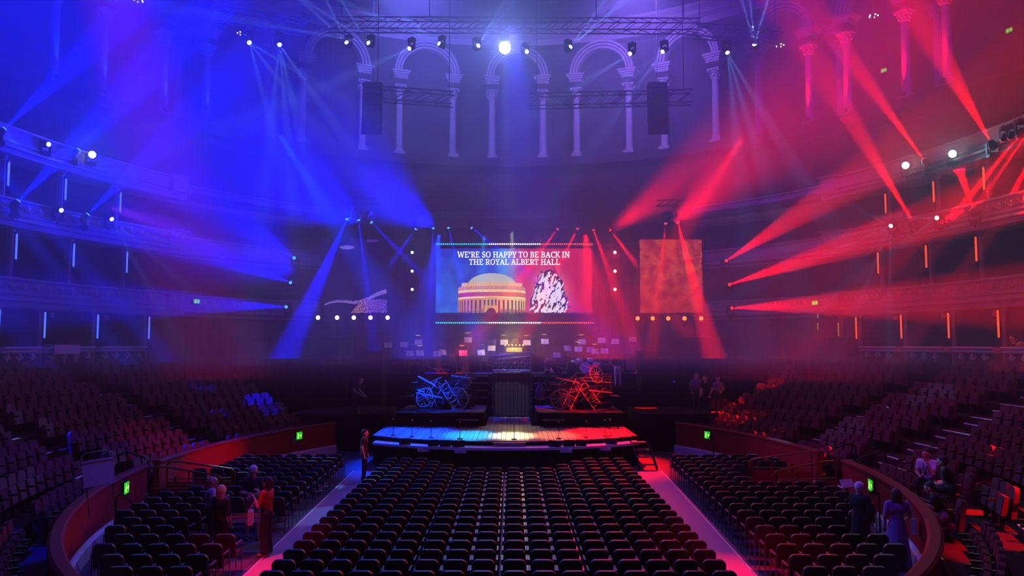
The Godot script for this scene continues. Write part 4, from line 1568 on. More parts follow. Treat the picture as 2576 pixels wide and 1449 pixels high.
func drum_kit(x: float, z: float) -> void:
	var o := thing("drum_kit", "drum kit with cymbals behind the barricade on the red side", "drum kit", Vector3(x, RISER, z))
	var mb := MB.new()
	mb.tube(Vector3(0, 0.3, -0.22), Vector3(0, 0.3, 0.22), 0.29, 0.29, 16)
	part("bass_drum", mb, M.white_paint, o)
	for d in [[-0.3, 0.72, 0.05, 0.17], [0.28, 0.74, 0.0, 0.18], [0.62, 0.5, 0.1, 0.22], [-0.62, 0.6, 0.15, 0.18]]:
		mb = MB.new()
		mb.tube(Vector3(d[0], d[1] - 0.12, d[2]), Vector3(d[0], d[1] + 0.1, d[2]), d[3], d[3], 14)
		part("drum", mb, M.white_paint, o)
	for c in [[-0.75, 1.15, -0.1], [0.75, 1.2, -0.1], [-0.95, 0.95, 0.2]]:
		mb = MB.new()
		mb.lathe([Vector2(0.24, 0), Vector2(0.06, 0.03), Vector2(0.03, 0.06), Vector2(0.0, 0.065)], Vector3(c[0], c[1], c[2]), 16, Basis(Vector3(0, 0, 1), 0.25 * signf(c[0])))
		var cy := part("cymbal", mb, M.brass, o)
		mb = MB.new()
		mb.tube(Vector3(c[0], 0, c[2]), Vector3(c[0], c[1], c[2]), 0.012, 0.012, 5)
		part("cymbal_stand", mb, M.metal, cy)

func orchestra() -> void:
	M.stand_lamp = glow(Color(1.0, 0.85, 0.35), 2.2)
	M.varnish = std(Color(0.45, 0.2, 0.08), 0.3)
	M.page_glow = glow(Color(1.0, 0.86, 0.2), 1.0)  # stands in for lamplight falling on the pages
	var o := thing("orchestra_riser", "black stepped riser under the orchestra behind the stage", "riser")
	var mb := MB.new()
	mb.box(Vector3(-0.1, RISER / 2, -45.4), Vector3(15.5, RISER - 0.1, 4.2))
	part("body", mb, M.drape, o)
	mb = MB.new()
	mb.box(Vector3(-0.1, RISER - 0.045, -45.4), Vector3(15.5, 0.05, 4.2))
	part("deck", mb, M.black, o)
	mb = MB.new()
	for i in 13:
		var x := -7.6 + i * 1.25
		mb.tube(Vector3(x, RISER, -47.3), Vector3(x, RISER + 1.05, -47.3), 0.02, 0.02, 6)
	mb.tube(Vector3(-7.6, RISER + 1.05, -47.3), Vector3(7.4, RISER + 1.05, -47.3), 0.02, 0.02, 6)
	mb.tube(Vector3(-7.6, RISER + 0.55, -47.3), Vector3(7.4, RISER + 0.55, -47.3), 0.015, 0.015, 6)
	single("riser_rail", mb, M.dark_metal, "thin dark safety rail along the back of the orchestra riser", "railing")
	var stands := [
		[976, 868, 46.3, 0.2, 0], [1016, 867, 46.2, 0.2, 0], [1052, 861, 46.4, 0.25, 1], [1030, 889, 44.5, 0.3, 0], [1056, 888, 44.3, 0.3, 1], [1099, 890, 44.6, 0.2, 0], [1113, 886, 45.4, 0.5, 0], [1164, 888, 44.6, 0.15, 1], [1177, 855, 46.7, 0.1, 1], [1210, 887, 44.4, 0.3, 0], [1236, 876, 45.4, 0.0, 0],
		[1268, 861, 46.5, 0.0, 1], [1325, 862, 46.5, 0.0, 1], [1370, 859, 46.6, -0.1, 1], [1428, 876, 45.3, 0.3, 0], [1454, 878, 45.0, -0.1, 1], [1463, 860, 46.6, -0.1, 1], [1484, 880, 45.2, -0.5, 0], [1497, 884, 44.6, 0.0, 1], [1513, 856, 46.8, -0.2, 0], [1520, 883, 44.8, -0.1, 0], [1547, 859, 46.6, -0.3, 0], [1591, 854, 46.8, -0.2, 0], [1400, 893, 44.2, 0.2, 0]]
	var mid := ["beside the centre gate", "over the blue barricade", "over the red barricade", "at the blue end of the orchestra", "at the red end of the orchestra"]
	for s in stands:
		var k := 0
		if s[0] < 1040: k = 3
		elif s[0] < 1215: k = 1
		elif s[0] > 1505: k = 4
		elif s[0] > 1390: k = 2
		music_stand(s[0], s[1], minf(s[2], 46.0), s[3], s[4], M.paper, "black music stand with %s score %s" % ["a lamp-lit" if s[4] else "an unlit", mid[k]])
	for c in [[-5.6, -45.2, 0.5], [-4.9, -46.0, 0.3], [-4.1, -45.1, 0.4], [-3.4, -46.1, 0.2], [-2.7, -45.3, 0.3], [-1.6, -46.0, 0.1], [2.35, -46.1, -0.1], [2.9, -45.6, 0.2], [3.6, -46.3, -0.1], [4.75, -44.9, -0.3], [5.3, -46.8, -0.2], [5.7, -45.5, -0.4], [6.1, -46.8, -0.3]]:
		orch_chair(c[0], c[1], c[2] + PI)
	cello(6.6, -44.6, 1.05, -0.3, "double bass standing near the red end of the orchestra")
	cello(-2.55, -43.7, 0.75, 0.4, "small cello with warm varnish left of the centre gate")
	cello(-4.1, -44.0, 0.8, 0.3, "cello leaning among the stands above the blue barricade")
	cello(7.2, -46.4, 1.0, -0.2, "second double bass at the back rail on the red side")
	drum_kit(4.05, -44.1)
	# conductor's keyboard with two pages, the lamplight on them put in as glow
	var kb := thing("keyboard_desk", "keyboard desk with two yellow pages given a glow behind the centre gate", "keyboard", Vector3(0.12, RISER, -44.2))
	mb = MB.new()
	mb.box(Vector3(0, 0.95, 0), Vector3(1.3, 0.1, 0.4))
	part("keyboard", mb, M.black, kb)
	for s in [-1, 1]:
		mb = MB.new()
		mb.bar(Vector3(s * 0.55, 0, 0.15), Vector3(s * 0.4, 0.9, -0.1), 0.04, 0.04)
		mb.bar(Vector3(s * 0.55, 0, -0.15), Vector3(s * 0.4, 0.9, 0.1), 0.04, 0.04)
		part("leg", mb, M.dark_metal, kb)
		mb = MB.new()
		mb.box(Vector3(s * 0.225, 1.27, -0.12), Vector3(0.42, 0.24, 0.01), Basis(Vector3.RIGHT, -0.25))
		part("glow_page", mb, M.page_glow, kb)
	mb = MB.new()
	mb.box(Vector3(0, 1.27, -0.15), Vector3(1.0, 0.3, 0.02), Basis(Vector3.RIGHT, -0.25))
	part("rest", mb, M.black, kb)
	for i in 6:
		mb = MB.new()
		mb.ball(Vector3(-0.5 + i * 0.2, 1.52, -0.1), Vector3(0.055, 0.04, 0.04), 7, 5)
		part("lamp_bulb", mb, M.stand_lamp, kb)
	var l := OmniLight3D.new()
	l.name = "desk_glow"
	l.light_color = Color(1.0, 0.85, 0.4)
	l.light_energy = 9.0 / EXPOSE
	l.light_size = 0.2
	l.omni_range = 60
	l.omni_attenuation = 2.0
	l.shadow_enabled = true
	kb.add_child(l, true)
	l.position = Vector3(0, 1.75, 0.15)
	# instrument cases and amplifiers low in the orchestra
	for c in [[-5.2, -43.7, 0.7, 0.5], [-3.3, -43.6, 0.5, 0.45], [2.4, -43.6, 0.6, 0.5], [3.2, -43.5, 0.4, 0.6], [5.2, -43.7, 0.7, 0.45]]:
		var a := thing("amplifier", "small black amplifier box at the front of the orchestra riser", "amplifier", Vector3(c[0], RISER, c[1]), 0.1, "amplifiers on the riser")
		mb = MB.new()
		mb.box(Vector3(0, c[3] / 2, 0), Vector3(c[2], c[3], 0.35))
		part("cabinet", mb, M.black, a)
		mb = MB.new()
		mb.box(Vector3(0, c[3] / 2, 0.18), Vector3(c[2] * 0.86, c[3] * 0.7, 0.02))
		part("grille", mb, M.dark_metal, a)
		mb = MB.new()
		mb.run([Vector3(-0.1, c[3], 0), Vector3(-0.08, c[3] + 0.04, 0), Vector3(0.08, c[3] + 0.04, 0), Vector3(0.1, c[3], 0)], 0.012, 5)
		part("handle", mb, M.metal, a)


# ---------------------------------------------------------------- screens
func hash2(x: float, y: float) -> float:
	var h := sin(x * 127.1 + y * 311.7) * 43758.5453
	return h - floor(h)

func main_picture() -> ImageTexture:
	# what the screen shows: a blue to red sky, a round domed hall, and a plain pale shape beside it
	var W := 790
	var H := 326
	var im := Image.create(W, H, false, Image.FORMAT_RGB8)
	var fn := FastNoiseLite.new()
	fn.seed = 5
	fn.frequency = 0.012
	fn.fractal_octaves = 4
	for y in H:
		for x in W:
			var u := x / float(W)
			var v := y / float(H)
			var k := fn.get_noise_2d(x, y)
			var blue := Color(0.0, 0.22 + 0.2 * v + 0.12 * k, 0.8 + 0.15 * k)
			var red := Color(0.78 + 0.14 * k, 0.03 + 0.05 * maxf(k, 0.0), 0.12 + 0.06 * v)
			var c := blue.lerp(red, smoothstep(0.42, 0.56, u))
			var mid := exp(-pow((u - 0.44) / 0.06, 2.0)) * (0.75 - 0.25 * v)
			c = c.lerp(Color(0.35, 0.75, 1.0), mid)
			var mag := exp(-pow((u - 0.52) / 0.05, 2.0)) * 0.5
			c = c.lerp(Color(0.85, 0.35, 0.85), mag)
			if hash2(x, y) > 0.9985:
				c = Color(0.8, 0.85, 1.0)
			# pale halo round the stand-in shape
			var hx := (u - 0.715) / 0.15
			var hy := (v - 0.72) / 0.48
			var hr := sqrt(hx * hx + hy * hy)
			c = c.lerp(Color(0.98, 0.72, 0.85), clampf(1.25 - hr, 0.0, 1.0) * 0.8)
			im.set_pixel(x, y, c)
	# round hall: px 1153..1322, dome top 688, foot 788 of the photograph
	var x0 := 112
	var x1 := 450
	var mx := (x0 + x1) / 2.0
	for y in range(120, 326):
		for x in range(x0, x1):
			var a := (x - mx) / ((x1 - x0) / 2.0)
			var arc := sqrt(maxf(1.0 - a * a, 0.0))
			var c := Color(0, 0, 0, 0)
			var dome_y := 186.0 - 62.0 * sqrt(maxf(1.0 - pow(a / 0.72, 2.0), 0.0))
			var lift := 10.0 * (1.0 - arc)
			var yy := y - lift
			if absf(a) < 0.72 and y > dome_y and y < 190:
				c = Color(0.86, 0.85, 0.82).darkened(0.25 * fposmod((x - mx) * 0.11 * (1.0 + (190 - y) * 0.01), 1.0))
			if yy > 168 and yy < 186 and absf(a) < 0.9:
				c = Color(0.93, 0.72, 0.5)
			if yy >= 186 and yy < 204:
				c = Color(0.8, 0.38, 0.4) if fposmod(x * 0.12, 1.0) > 0.35 else Color(0.95, 0.8, 0.6)
			if yy >= 204 and yy < 216:
				c = Color(0.98, 0.85, 0.55)
			if yy >= 216 and yy < 238:
				c = Color(0.75, 0.2, 0.5).lerp(Color(0.9, 0.45, 0.2), clampf(a + 0.5, 0.0, 1.0))
			if yy >= 238 and yy < 246:
				c = Color(1.0, 0.9, 0.65)
			if yy >= 246 and yy < 300:
				c = Color(0.85, 0.5, 0.3).lerp(Color(0.98, 0.78, 0.4), clampf(a + 0.4, 0.0, 1.0))
				var s := fposmod(asin(clampf(a, -1, 1)) * 7.0, 1.0)
				if s > 0.3 and s < 0.7 and yy > 256:
					c = Color(0.3, 0.12, 0.25)
			if yy >= 300:
				c = Color(0.7, 0.4, 0.3)
				var s2 := fposmod(asin(clampf(a, -1, 1)) * 7.0, 1.0)
				if s2 > 0.35 and s2 < 0.65 and yy > 306:
					c = Color(0.15, 0.1, 0.25)
			# porch in the middle
			if absf(x - mx + 4.0) < 34 and y > 236:
				c = Color(0.95, 0.75, 0.4) if y < 244 or absf(x - mx + 4.0) > 30 else Color(0.9, 0.62, 0.35)
				if y > 254 and y < 284 and fposmod((x - mx + 4.0) * 0.055 + 0.5, 1.0) > 0.55:
					c = Color(0.35, 0.25, 0.45)
				if Vector2(x - mx + 4.0, (y - 326) * 0.85).length() < 26:
					c = Color(0.12, 0.06, 0.15)
			if c.a > 0.0 and (y > dome_y or absf(a) > 0.72):
				im.set_pixel(x, y, c)
	# a plain pale mottled patch with dark brush flecks stands where the poster art was
	for y in range(96, 326):
		for x in range(446, 690):
			var hx := (x - 568.0) / (72.0 + 46.0 * smoothstep(190.0, 326.0, y))
			var hy := (y - 228.0) / 130.0
			var e := hx * hx + hy * hy + 0.5 * fn.get_noise_2d(x * 3.0, y * 3.0)
			if e < 1.0:
				var ink := fn.get_noise_2d(x * 4.0 + y * 1.5, y * 2.0) + 0.4 * fn.get_noise_2d(x * 9.0, y * 5.0) + 0.3 * smoothstep(0.5, 1.0, e) + 0.5 * smoothstep(150.0, 110.0, y)
				im.set_pixel(x, y, Color(0.14, 0.05, 0.16) if ink > 0.2 else Color(0.97, 0.9, 0.96))
	# torn black edge
	for y in H:
		var r := 6.0 + 7.0 * absf(fn.get_noise_2d(7.0, y * 6.0))
		for x in range(int(W - r), W):
			im.set_pixel(x, y, Color.BLACK)
	for x in W:
		var r := 4.0 + 10.0 * absf(fn.get_noise_2d(x * 5.0, 40.0))
		for y in range(int(H - r), H):
			im.set_pixel(x, y, Color.BLACK)
		for y in int(2.0 + 5.0 * absf(fn.get_noise_2d(x * 5.0, 90.0))):
			im.set_pixel(x, y, Color.BLACK)
	return ImageTexture.create_from_image(im)

func side_picture(left: bool) -> ImageTexture:
	var W := 165
	var H := 190
	var im := Image.create(W, H, false, Image.FORMAT_RGB8)
	var fn := FastNoiseLite.new()
	fn.seed = 9 if left else 17
	fn.frequency = 0.03
	fn.fractal_octaves = 4
	for y in H:
		for x in W:
			var k := fn.get_noise_2d(x, y)
			var g := fn.get_noise_2d(x * 8.0, y * 8.0)
			var c: Color
			if left:
				c = Color(0.0, 0.0, 0.1 + 0.05 * k)
				var line := 170.0 - 32.0 * pow(x / 165.0, 1.1) - 6.0 * sin(x * 0.05)
				if x > 8 and absf(y - line) < 2.0 + 4.0 * x / 165.0 and g > -0.35:
					c = Color(0.55, 0.42, 0.8)
				var rise := 190.0 - 38.0 * smoothstep(62.0, 110.0, x)
				if x > 62 and y > rise:
					c = Color(0.75, 0.5, 0.62).lerp(Color(0.5, 0.3, 0.85), smoothstep(80.0, 150.0, x)) * (0.75 + 0.9 * g)
				if Vector2((x - 62.0) / 18.0, (y - 22.0) / 5.0).length() + g * 0.4 < 1.0:
					c = Color(0.5, 0.4, 0.8)
				if Vector2((x - 125.0) / 16.0, (y - 4.0) / 5.0).length() + g * 0.5 < 1.0:
					c = Color(0.3, 0.15, 0.6)
			else:
				c = Color(0.85 + 0.3 * k, 0.14 + 0.2 * maxf(k + 0.1, 0.0), 0.02)
				c = c.lerp(Color(0.95, 0.36, 0.06), clampf(0.5 + k * 1.6 + 0.7 * g, 0.0, 1.0) * smoothstep(190.0, 60.0, y) * 0.8)
				c = c.darkened(clampf(0.25 - g * 0.9, 0.0, 0.5))
			var edge := 2.0 + 5.0 * absf(fn.get_noise_2d(3.0, y * 3.0))
			var edge2 := 2.0 + 6.0 * absf(fn.get_noise_2d(x * 3.0, 3.0))
			if x > W - edge or x < edge * 0.7 or y > H - edge2 or y < edge2 * 0.5:
				c = Color.BLACK
			im.set_pixel(x, y, c)
	return ImageTexture.create_from_image(im)

func panel(called: String, tl: Vector3, w: float, h: float, tex: Texture2D, energy: float, label: String) -> Node3D:
	var o := thing(called, label, "screen", tl + Vector3(w / 2, -h, 0))
	var mb := MB.new()
	var z := 0.0
	mb.tri(Vector3(-w / 2, 0, z), Vector3(w / 2, 0, z), Vector3(w / 2, h, z))
	mb.tri(Vector3(-w / 2, 0, z), Vector3(w / 2, h, z), Vector3(-w / 2, h, z))
	mb.uv = PackedVector2Array([Vector2(0, 1), Vector2(1, 0), Vector2(1, 1), Vector2(0, 1), Vector2(0, 0), Vector2(1, 0)])
	var m := std(Color(0.01, 0.01, 0.01), 0.6)
	m.emission_enabled = true
	m.emission = Color.WHITE
	m.emission_operator = BaseMaterial3D.EMISSION_OP_MULTIPLY
	m.emission_texture = tex
	m.emission_energy_multiplier = energy / EXPOSE
	part("screen_face", mb, m, o)
	mb = MB.new()
	mb.box(Vector3(0, h / 2, -0.11), Vector3(w + 0.06, h + 0.06, 0.2))
	part("housing", mb, M.black, o)
	var l := AreaLight3D.new()
	l.name = "screen_glow"
	l.area_size = Vector2(w, h)
	l.light_color = Color(0.6, 0.4, 0.8) if w > 5 else (Color(0.3, 0.25, 0.6) if tl.x < 0 else Color(1.0, 0.3, 0.1))
	l.light_energy = energy * 1.2 / EXPOSE
	l.shadow_enabled = true
	o.add_child(l, true)
	l.position = Vector3(0, h / 2, 0.06)
	l.rotation.y = PI
	return o

func words(text: String, px0: float, px1: float, cap: float, base_py: float, depth: float, parent: Node3D) -> void:
	var f := SystemFont.new()
	f.font_names = PackedStringArray(["Droid Serif"])
	var tm := TextMesh.new()
	tm.font = f
	tm.text = text
	tm.font_size = 64
	tm.pixel_size = 0.01
	tm.depth = 0.012
	tm.curve_step = 2.0
	var a := at_depth(px0, base_py, depth)
	var b := at_depth(px1, base_py, depth)
	var box := tm.get_aabb()
	var o := MeshInstance3D.new()
	o.name = "sign_lettering"
	o.mesh = tm
	o.set_surface_override_material(0, M.letters)
	parent.add_child(o, true)
	var sx := a.distance_to(b) / box.size.x
	o.scale = Vector3(sx, cap / box.size.y, 1.0)
	o.global_position = (a + b) / 2.0 - Vector3((box.position.x + box.size.x / 2) * sx, box.position.y * cap / box.size.y, 0)

func bulbs(called: String, px0: float, px1: float, py: float, depth: float, label: String) -> void:
	var a := at_depth(px0, py, depth)
	var b := at_depth(px1, py, depth)
	var o := thing(called, label, "light strip", (a + b) / 2.0)
	var mb := MB.new()
	mb.box(Vector3(0, 0, -0.08), Vector3(a.distance_to(b) + 0.1, 0.2, 0.1))
	part("rail", mb, M.black, o)
	for k in 3:
		mb = MB.new()
		var n := 25
		for i in n:
			var f := (k + (i + 0.5) / n) / 3.0
			var p := a.lerp(b, f) - (a + b) / 2.0
			mb.lathe([Vector2(0.045, 0.0), Vector2(0.03, 0.03), Vector2(0.0, 0.04)], p, 6, Basis(Vector3.RIGHT, Vector3(0, 0, 1), Vector3(0, -1, 0)))
		var q := part("light_bulbs", mb, M.bulb[k], o)
		q.set_meta("kind", "stuff")
		q.set_meta("label", ["cyan bulbs", "white bulbs", "orange bulbs"][k])

func screens() -> void:
	M.letters = glow(Color(0.95, 0.95, 1.0), 4.0)
	M.bulb = [glow(Color(0.1, 0.75, 0.85), 4.0), glow(Color(1.0, 0.98, 0.85), 6.0), glow(Color(1.0, 0.25, 0.03), 4.5)]
	var D := 47.0
	var tl := at_depth(1097, 624, D)
	var br := at_depth(1493, 790, D)
	var o := panel("main_screen", tl, br.x - tl.x, tl.y - br.y, main_picture(), 1.6, "wide central screen with white lettering over a domed round hall")
	words("WE\u2019RE SO HAPPY TO BE BACK IN", 1150, 1433, 0.36, 648, D - 0.03, o)
	words("THE ROYAL ALBERT HALL", 1180, 1408, 0.34, 666, D - 0.03, o)
	bulbs("bulb_strip", 1097, 1492, 614, 46.7, "strip of cyan, white and orange bulbs along the top of the central screen")
	bulbs("bulb_strip", 1095, 1494, 812, 46.5, "strip of cyan, white and orange bulbs under the central screen")
	var mb := MB.new()
	mb.box(at_depth(1295, 824, 47.15), Vector3(9.8, 1.3, 0.3))
	single("screen_header", mb, M.drape, "dark ledge carrying the lower bulb strip over the orchestra", "ledge")
	var sl := at_depth(810, 600, 45.0)
	var sb := at_depth(975, 790, 45.0)
	panel("side_screen", sl, sb.x - sl.x, sl.y - sb.y, side_picture(true), 1.3, "dark side screen with a violet streak and pale mound, blue side")
	sl = at_depth(1606, 600, 45.0)
	sb = at_depth(1771, 790, 45.0)
	panel("side_screen", sl, sb.x - sl.x, sl.y - sb.y, side_picture(false), 1.6, "glowing red and orange mottled side screen")


# ---------------------------------------------------------------- lighting rig
func truss(a: Vector3, b: Vector3, w: float, label: String) -> Node3D:
	var o := thing("lighting_truss", label, "truss", (a + b) / 2.0)
	var z := (b - a).normalized()
	var x := Vector3.UP.cross(z).normalized()
	var y := z.cross(x)
	var A := a - (a + b) / 2.0
	var B := b - (a + b) / 2.0
	for c in [[-1, -1], [1, -1], [1, 1], [-1, 1]]:
		var d: Vector3 = (x * c[0] + y * c[1]) * w / 2.0
		var mb := MB.new()
		mb.tube(A + d, B + d, 0.035, 0.035, 6)
		part("chord", mb, M.truss, o)
	var n := maxi(2, int(a.distance_to(b) / (w * 1.3)))
	var mb := MB.new()
	for i in n:
		var p := A.lerp(B, i / float(n))
		var q := A.lerp(B, (i + 1) / float(n))
		for c in [[x, y], [y, x]]:
			for e in [-1, 1]:
				var s: Vector3 = c[1] * (w / 2.0 * e)
				mb.tube(p + s - c[0] * w / 2.0, q + s + c[0] * w / 2.0, 0.02, 0.02, 4, false)
	part("lacing", mb, M.truss, o)
	return o

var head_meshes := []

func moving_head(at: Vector3, aims: Array, color: Color, half: float, energy: float, lens_mat: Material, label: String, group := "", stand := false, size := 1.0, lens_size := 0.09, soft := 0.5) -> Node3D:
	if head_meshes.is_empty():
		var hb := MB.new()
		hb.lathe([Vector2(0.0, -0.36), Vector2(0.1, -0.35), Vector2(0.14, -0.3), Vector2(0.145, -0.12), Vector2(0.12, -0.02), Vector2(0.1, 0.0), Vector2(0.085, -0.02)], Vector3.ZERO, 12, Basis(Vector3.RIGHT, Vector3(0, 0, 1), Vector3(0, -1, 0)))
		var ln := MB.new()
		ln.ball(Vector3.ZERO, Vector3(0.09, 0.09, 0.05), 10, 6)
		var yk := MB.new()
		yk.box(Vector3(-0.19, 0.12, 0), Vector3(0.04, 0.36, 0.12))
		yk.box(Vector3(0.19, 0.12, 0), Vector3(0.04, 0.36, 0.12))
		yk.box(Vector3(0, 0.31, 0), Vector3(0.42, 0.04, 0.14))
		var bs := MB.new()
		bs.box(Vector3(0, 0.4, 0), Vector3(0.34, 0.14, 0.26))
		bs.tube(Vector3(0, 0.46, 0), Vector3(0, 0.56, 0), 0.03, 0.03, 6)
		head_meshes = [hb.mesh(), ln.mesh(), yk.mesh(), bs.mesh()]
	var o := thing("moving_head_lamp", label, "stage light", at, 0.0, group)
	var mean := Vector3.ZERO
	for a in aims:
		mean += (a - at).normalized()
	var z := mean.normalized()
	var x := Vector3.UP.cross(z)
	x = x.normalized() if x.length() > 0.05 else Vector3.RIGHT
	var b := Basis(x, z.cross(x), z).scaled_local(Vector3.ONE * size)
	piece("head", head_meshes[0], M.black, o, Transform3D(b, Vector3.ZERO))
	piece("lens", head_meshes[1], lens_mat, o, Transform3D(Basis(x, z.cross(x), z).scaled_local(Vector3.ONE * lens_size / 0.09), z * 0.01))
	var f := Vector3(x.x, 0, x.z).normalized()
	var u := Vector3.UP * (-1.0 if stand else 1.0)
	var yb := Basis(f, u, f.cross(u)).scaled_local(Vector3.ONE * size)
	piece("yoke", head_meshes[2], M.black, o, Transform3D(yb, -z * 0.18 * size))
	piece("base", head_meshes[3], M.black, o, Transform3D(yb, -z * 0.18 * size))
	for a in aims:
		if energy > 0.0:
			spot(at + z * 0.02, a, color, half, energy, 0.03, soft, o)
	return o

func rig() -> void:
	M.truss = std(Color(0.28, 0.28, 0.3), 0.5, 0.6)
	truss(at_depth(820, 62, 40), at_depth(1760, 66, 40), 0.6, "long box truss over the stage front holding the white lamps")
	truss(at_depth(545, 38, 36), at_depth(775, 70, 38), 0.6, "short box truss at the blue end of the rig")
	truss(at_depth(1745, 78, 38), at_depth(1965, 92, 36), 0.6, "short box truss at the red end of the rig")
	truss(at_depth(940, 236, 44), at_depth(1140, 250, 44), 0.7, "dark truss hanging in front of the gallery columns, blue side")
	truss(at_depth(1330, 255, 44), at_depth(1740, 245, 44), 0.7, "dark truss hanging in front of the gallery columns, red side")
	truss(at_depth(850, 504, 43.0), at_depth(960, 508, 43.0), 0.3, "short truss over the dark side screen")
	truss(at_depth(1650, 512, 43.0), at_depth(1730, 510, 43.0), 0.3, "short truss over the red side screen")
	truss(at_depth(1030, 540, 46.4), at_depth(1560, 540, 46.4), 0.3, "slim truss along the top of the central screen")
	# chains that hold the trusses
	for c in [[860, 62, 40], [1080, 62, 40], [1500, 64, 40], [1720, 66, 40], [560, 40, 36], [760, 66, 38], [1760, 80, 38], [1950, 90, 36], [950, 236, 44], [1130, 250, 44], [1350, 255, 44], [1720, 245, 44]]:
		var p := at_depth(c[0], c[1], c[2])
		var mb := MB.new()
		mb.tube(p + Vector3(0, 0.4, 0), Vector3(p.x, 31.0, p.z), 0.025, 0.025, 5)
		single("hoist_chain", mb, M.truss, "thin steel hoist chain rising from a lighting truss to the dome", "chain", "hoist chains")
	# loudspeaker line arrays hanging by the stage
	for s in [-1, 1]:
		var top := at_depth(938 if s < 0 else 1653, 208, 47)
		var o := thing("line_array", "curved black column of hanging loudspeakers beside the stage, %s side" % ("blue" if s < 0 else "red"), "loudspeaker", top)
		for k in 9:
			var mb := MB.new()
			mb.box(Vector3(0, -0.2 - k * 0.36, 0.02 * k * k * 0.2), Vector3(1.15, 0.32, 0.5), Basis(Vector3.RIGHT, 0.03 * k))
			part("cabinet", mb, M.black, o)
		var mb := MB.new()
		mb.tube(Vector3(0, 0, 0), Vector3(0, 31.0 - top.y, 0), 0.02, 0.02, 5)
		part("cable", mb, M.truss, o)

const SIDE := ["blue", "red"]

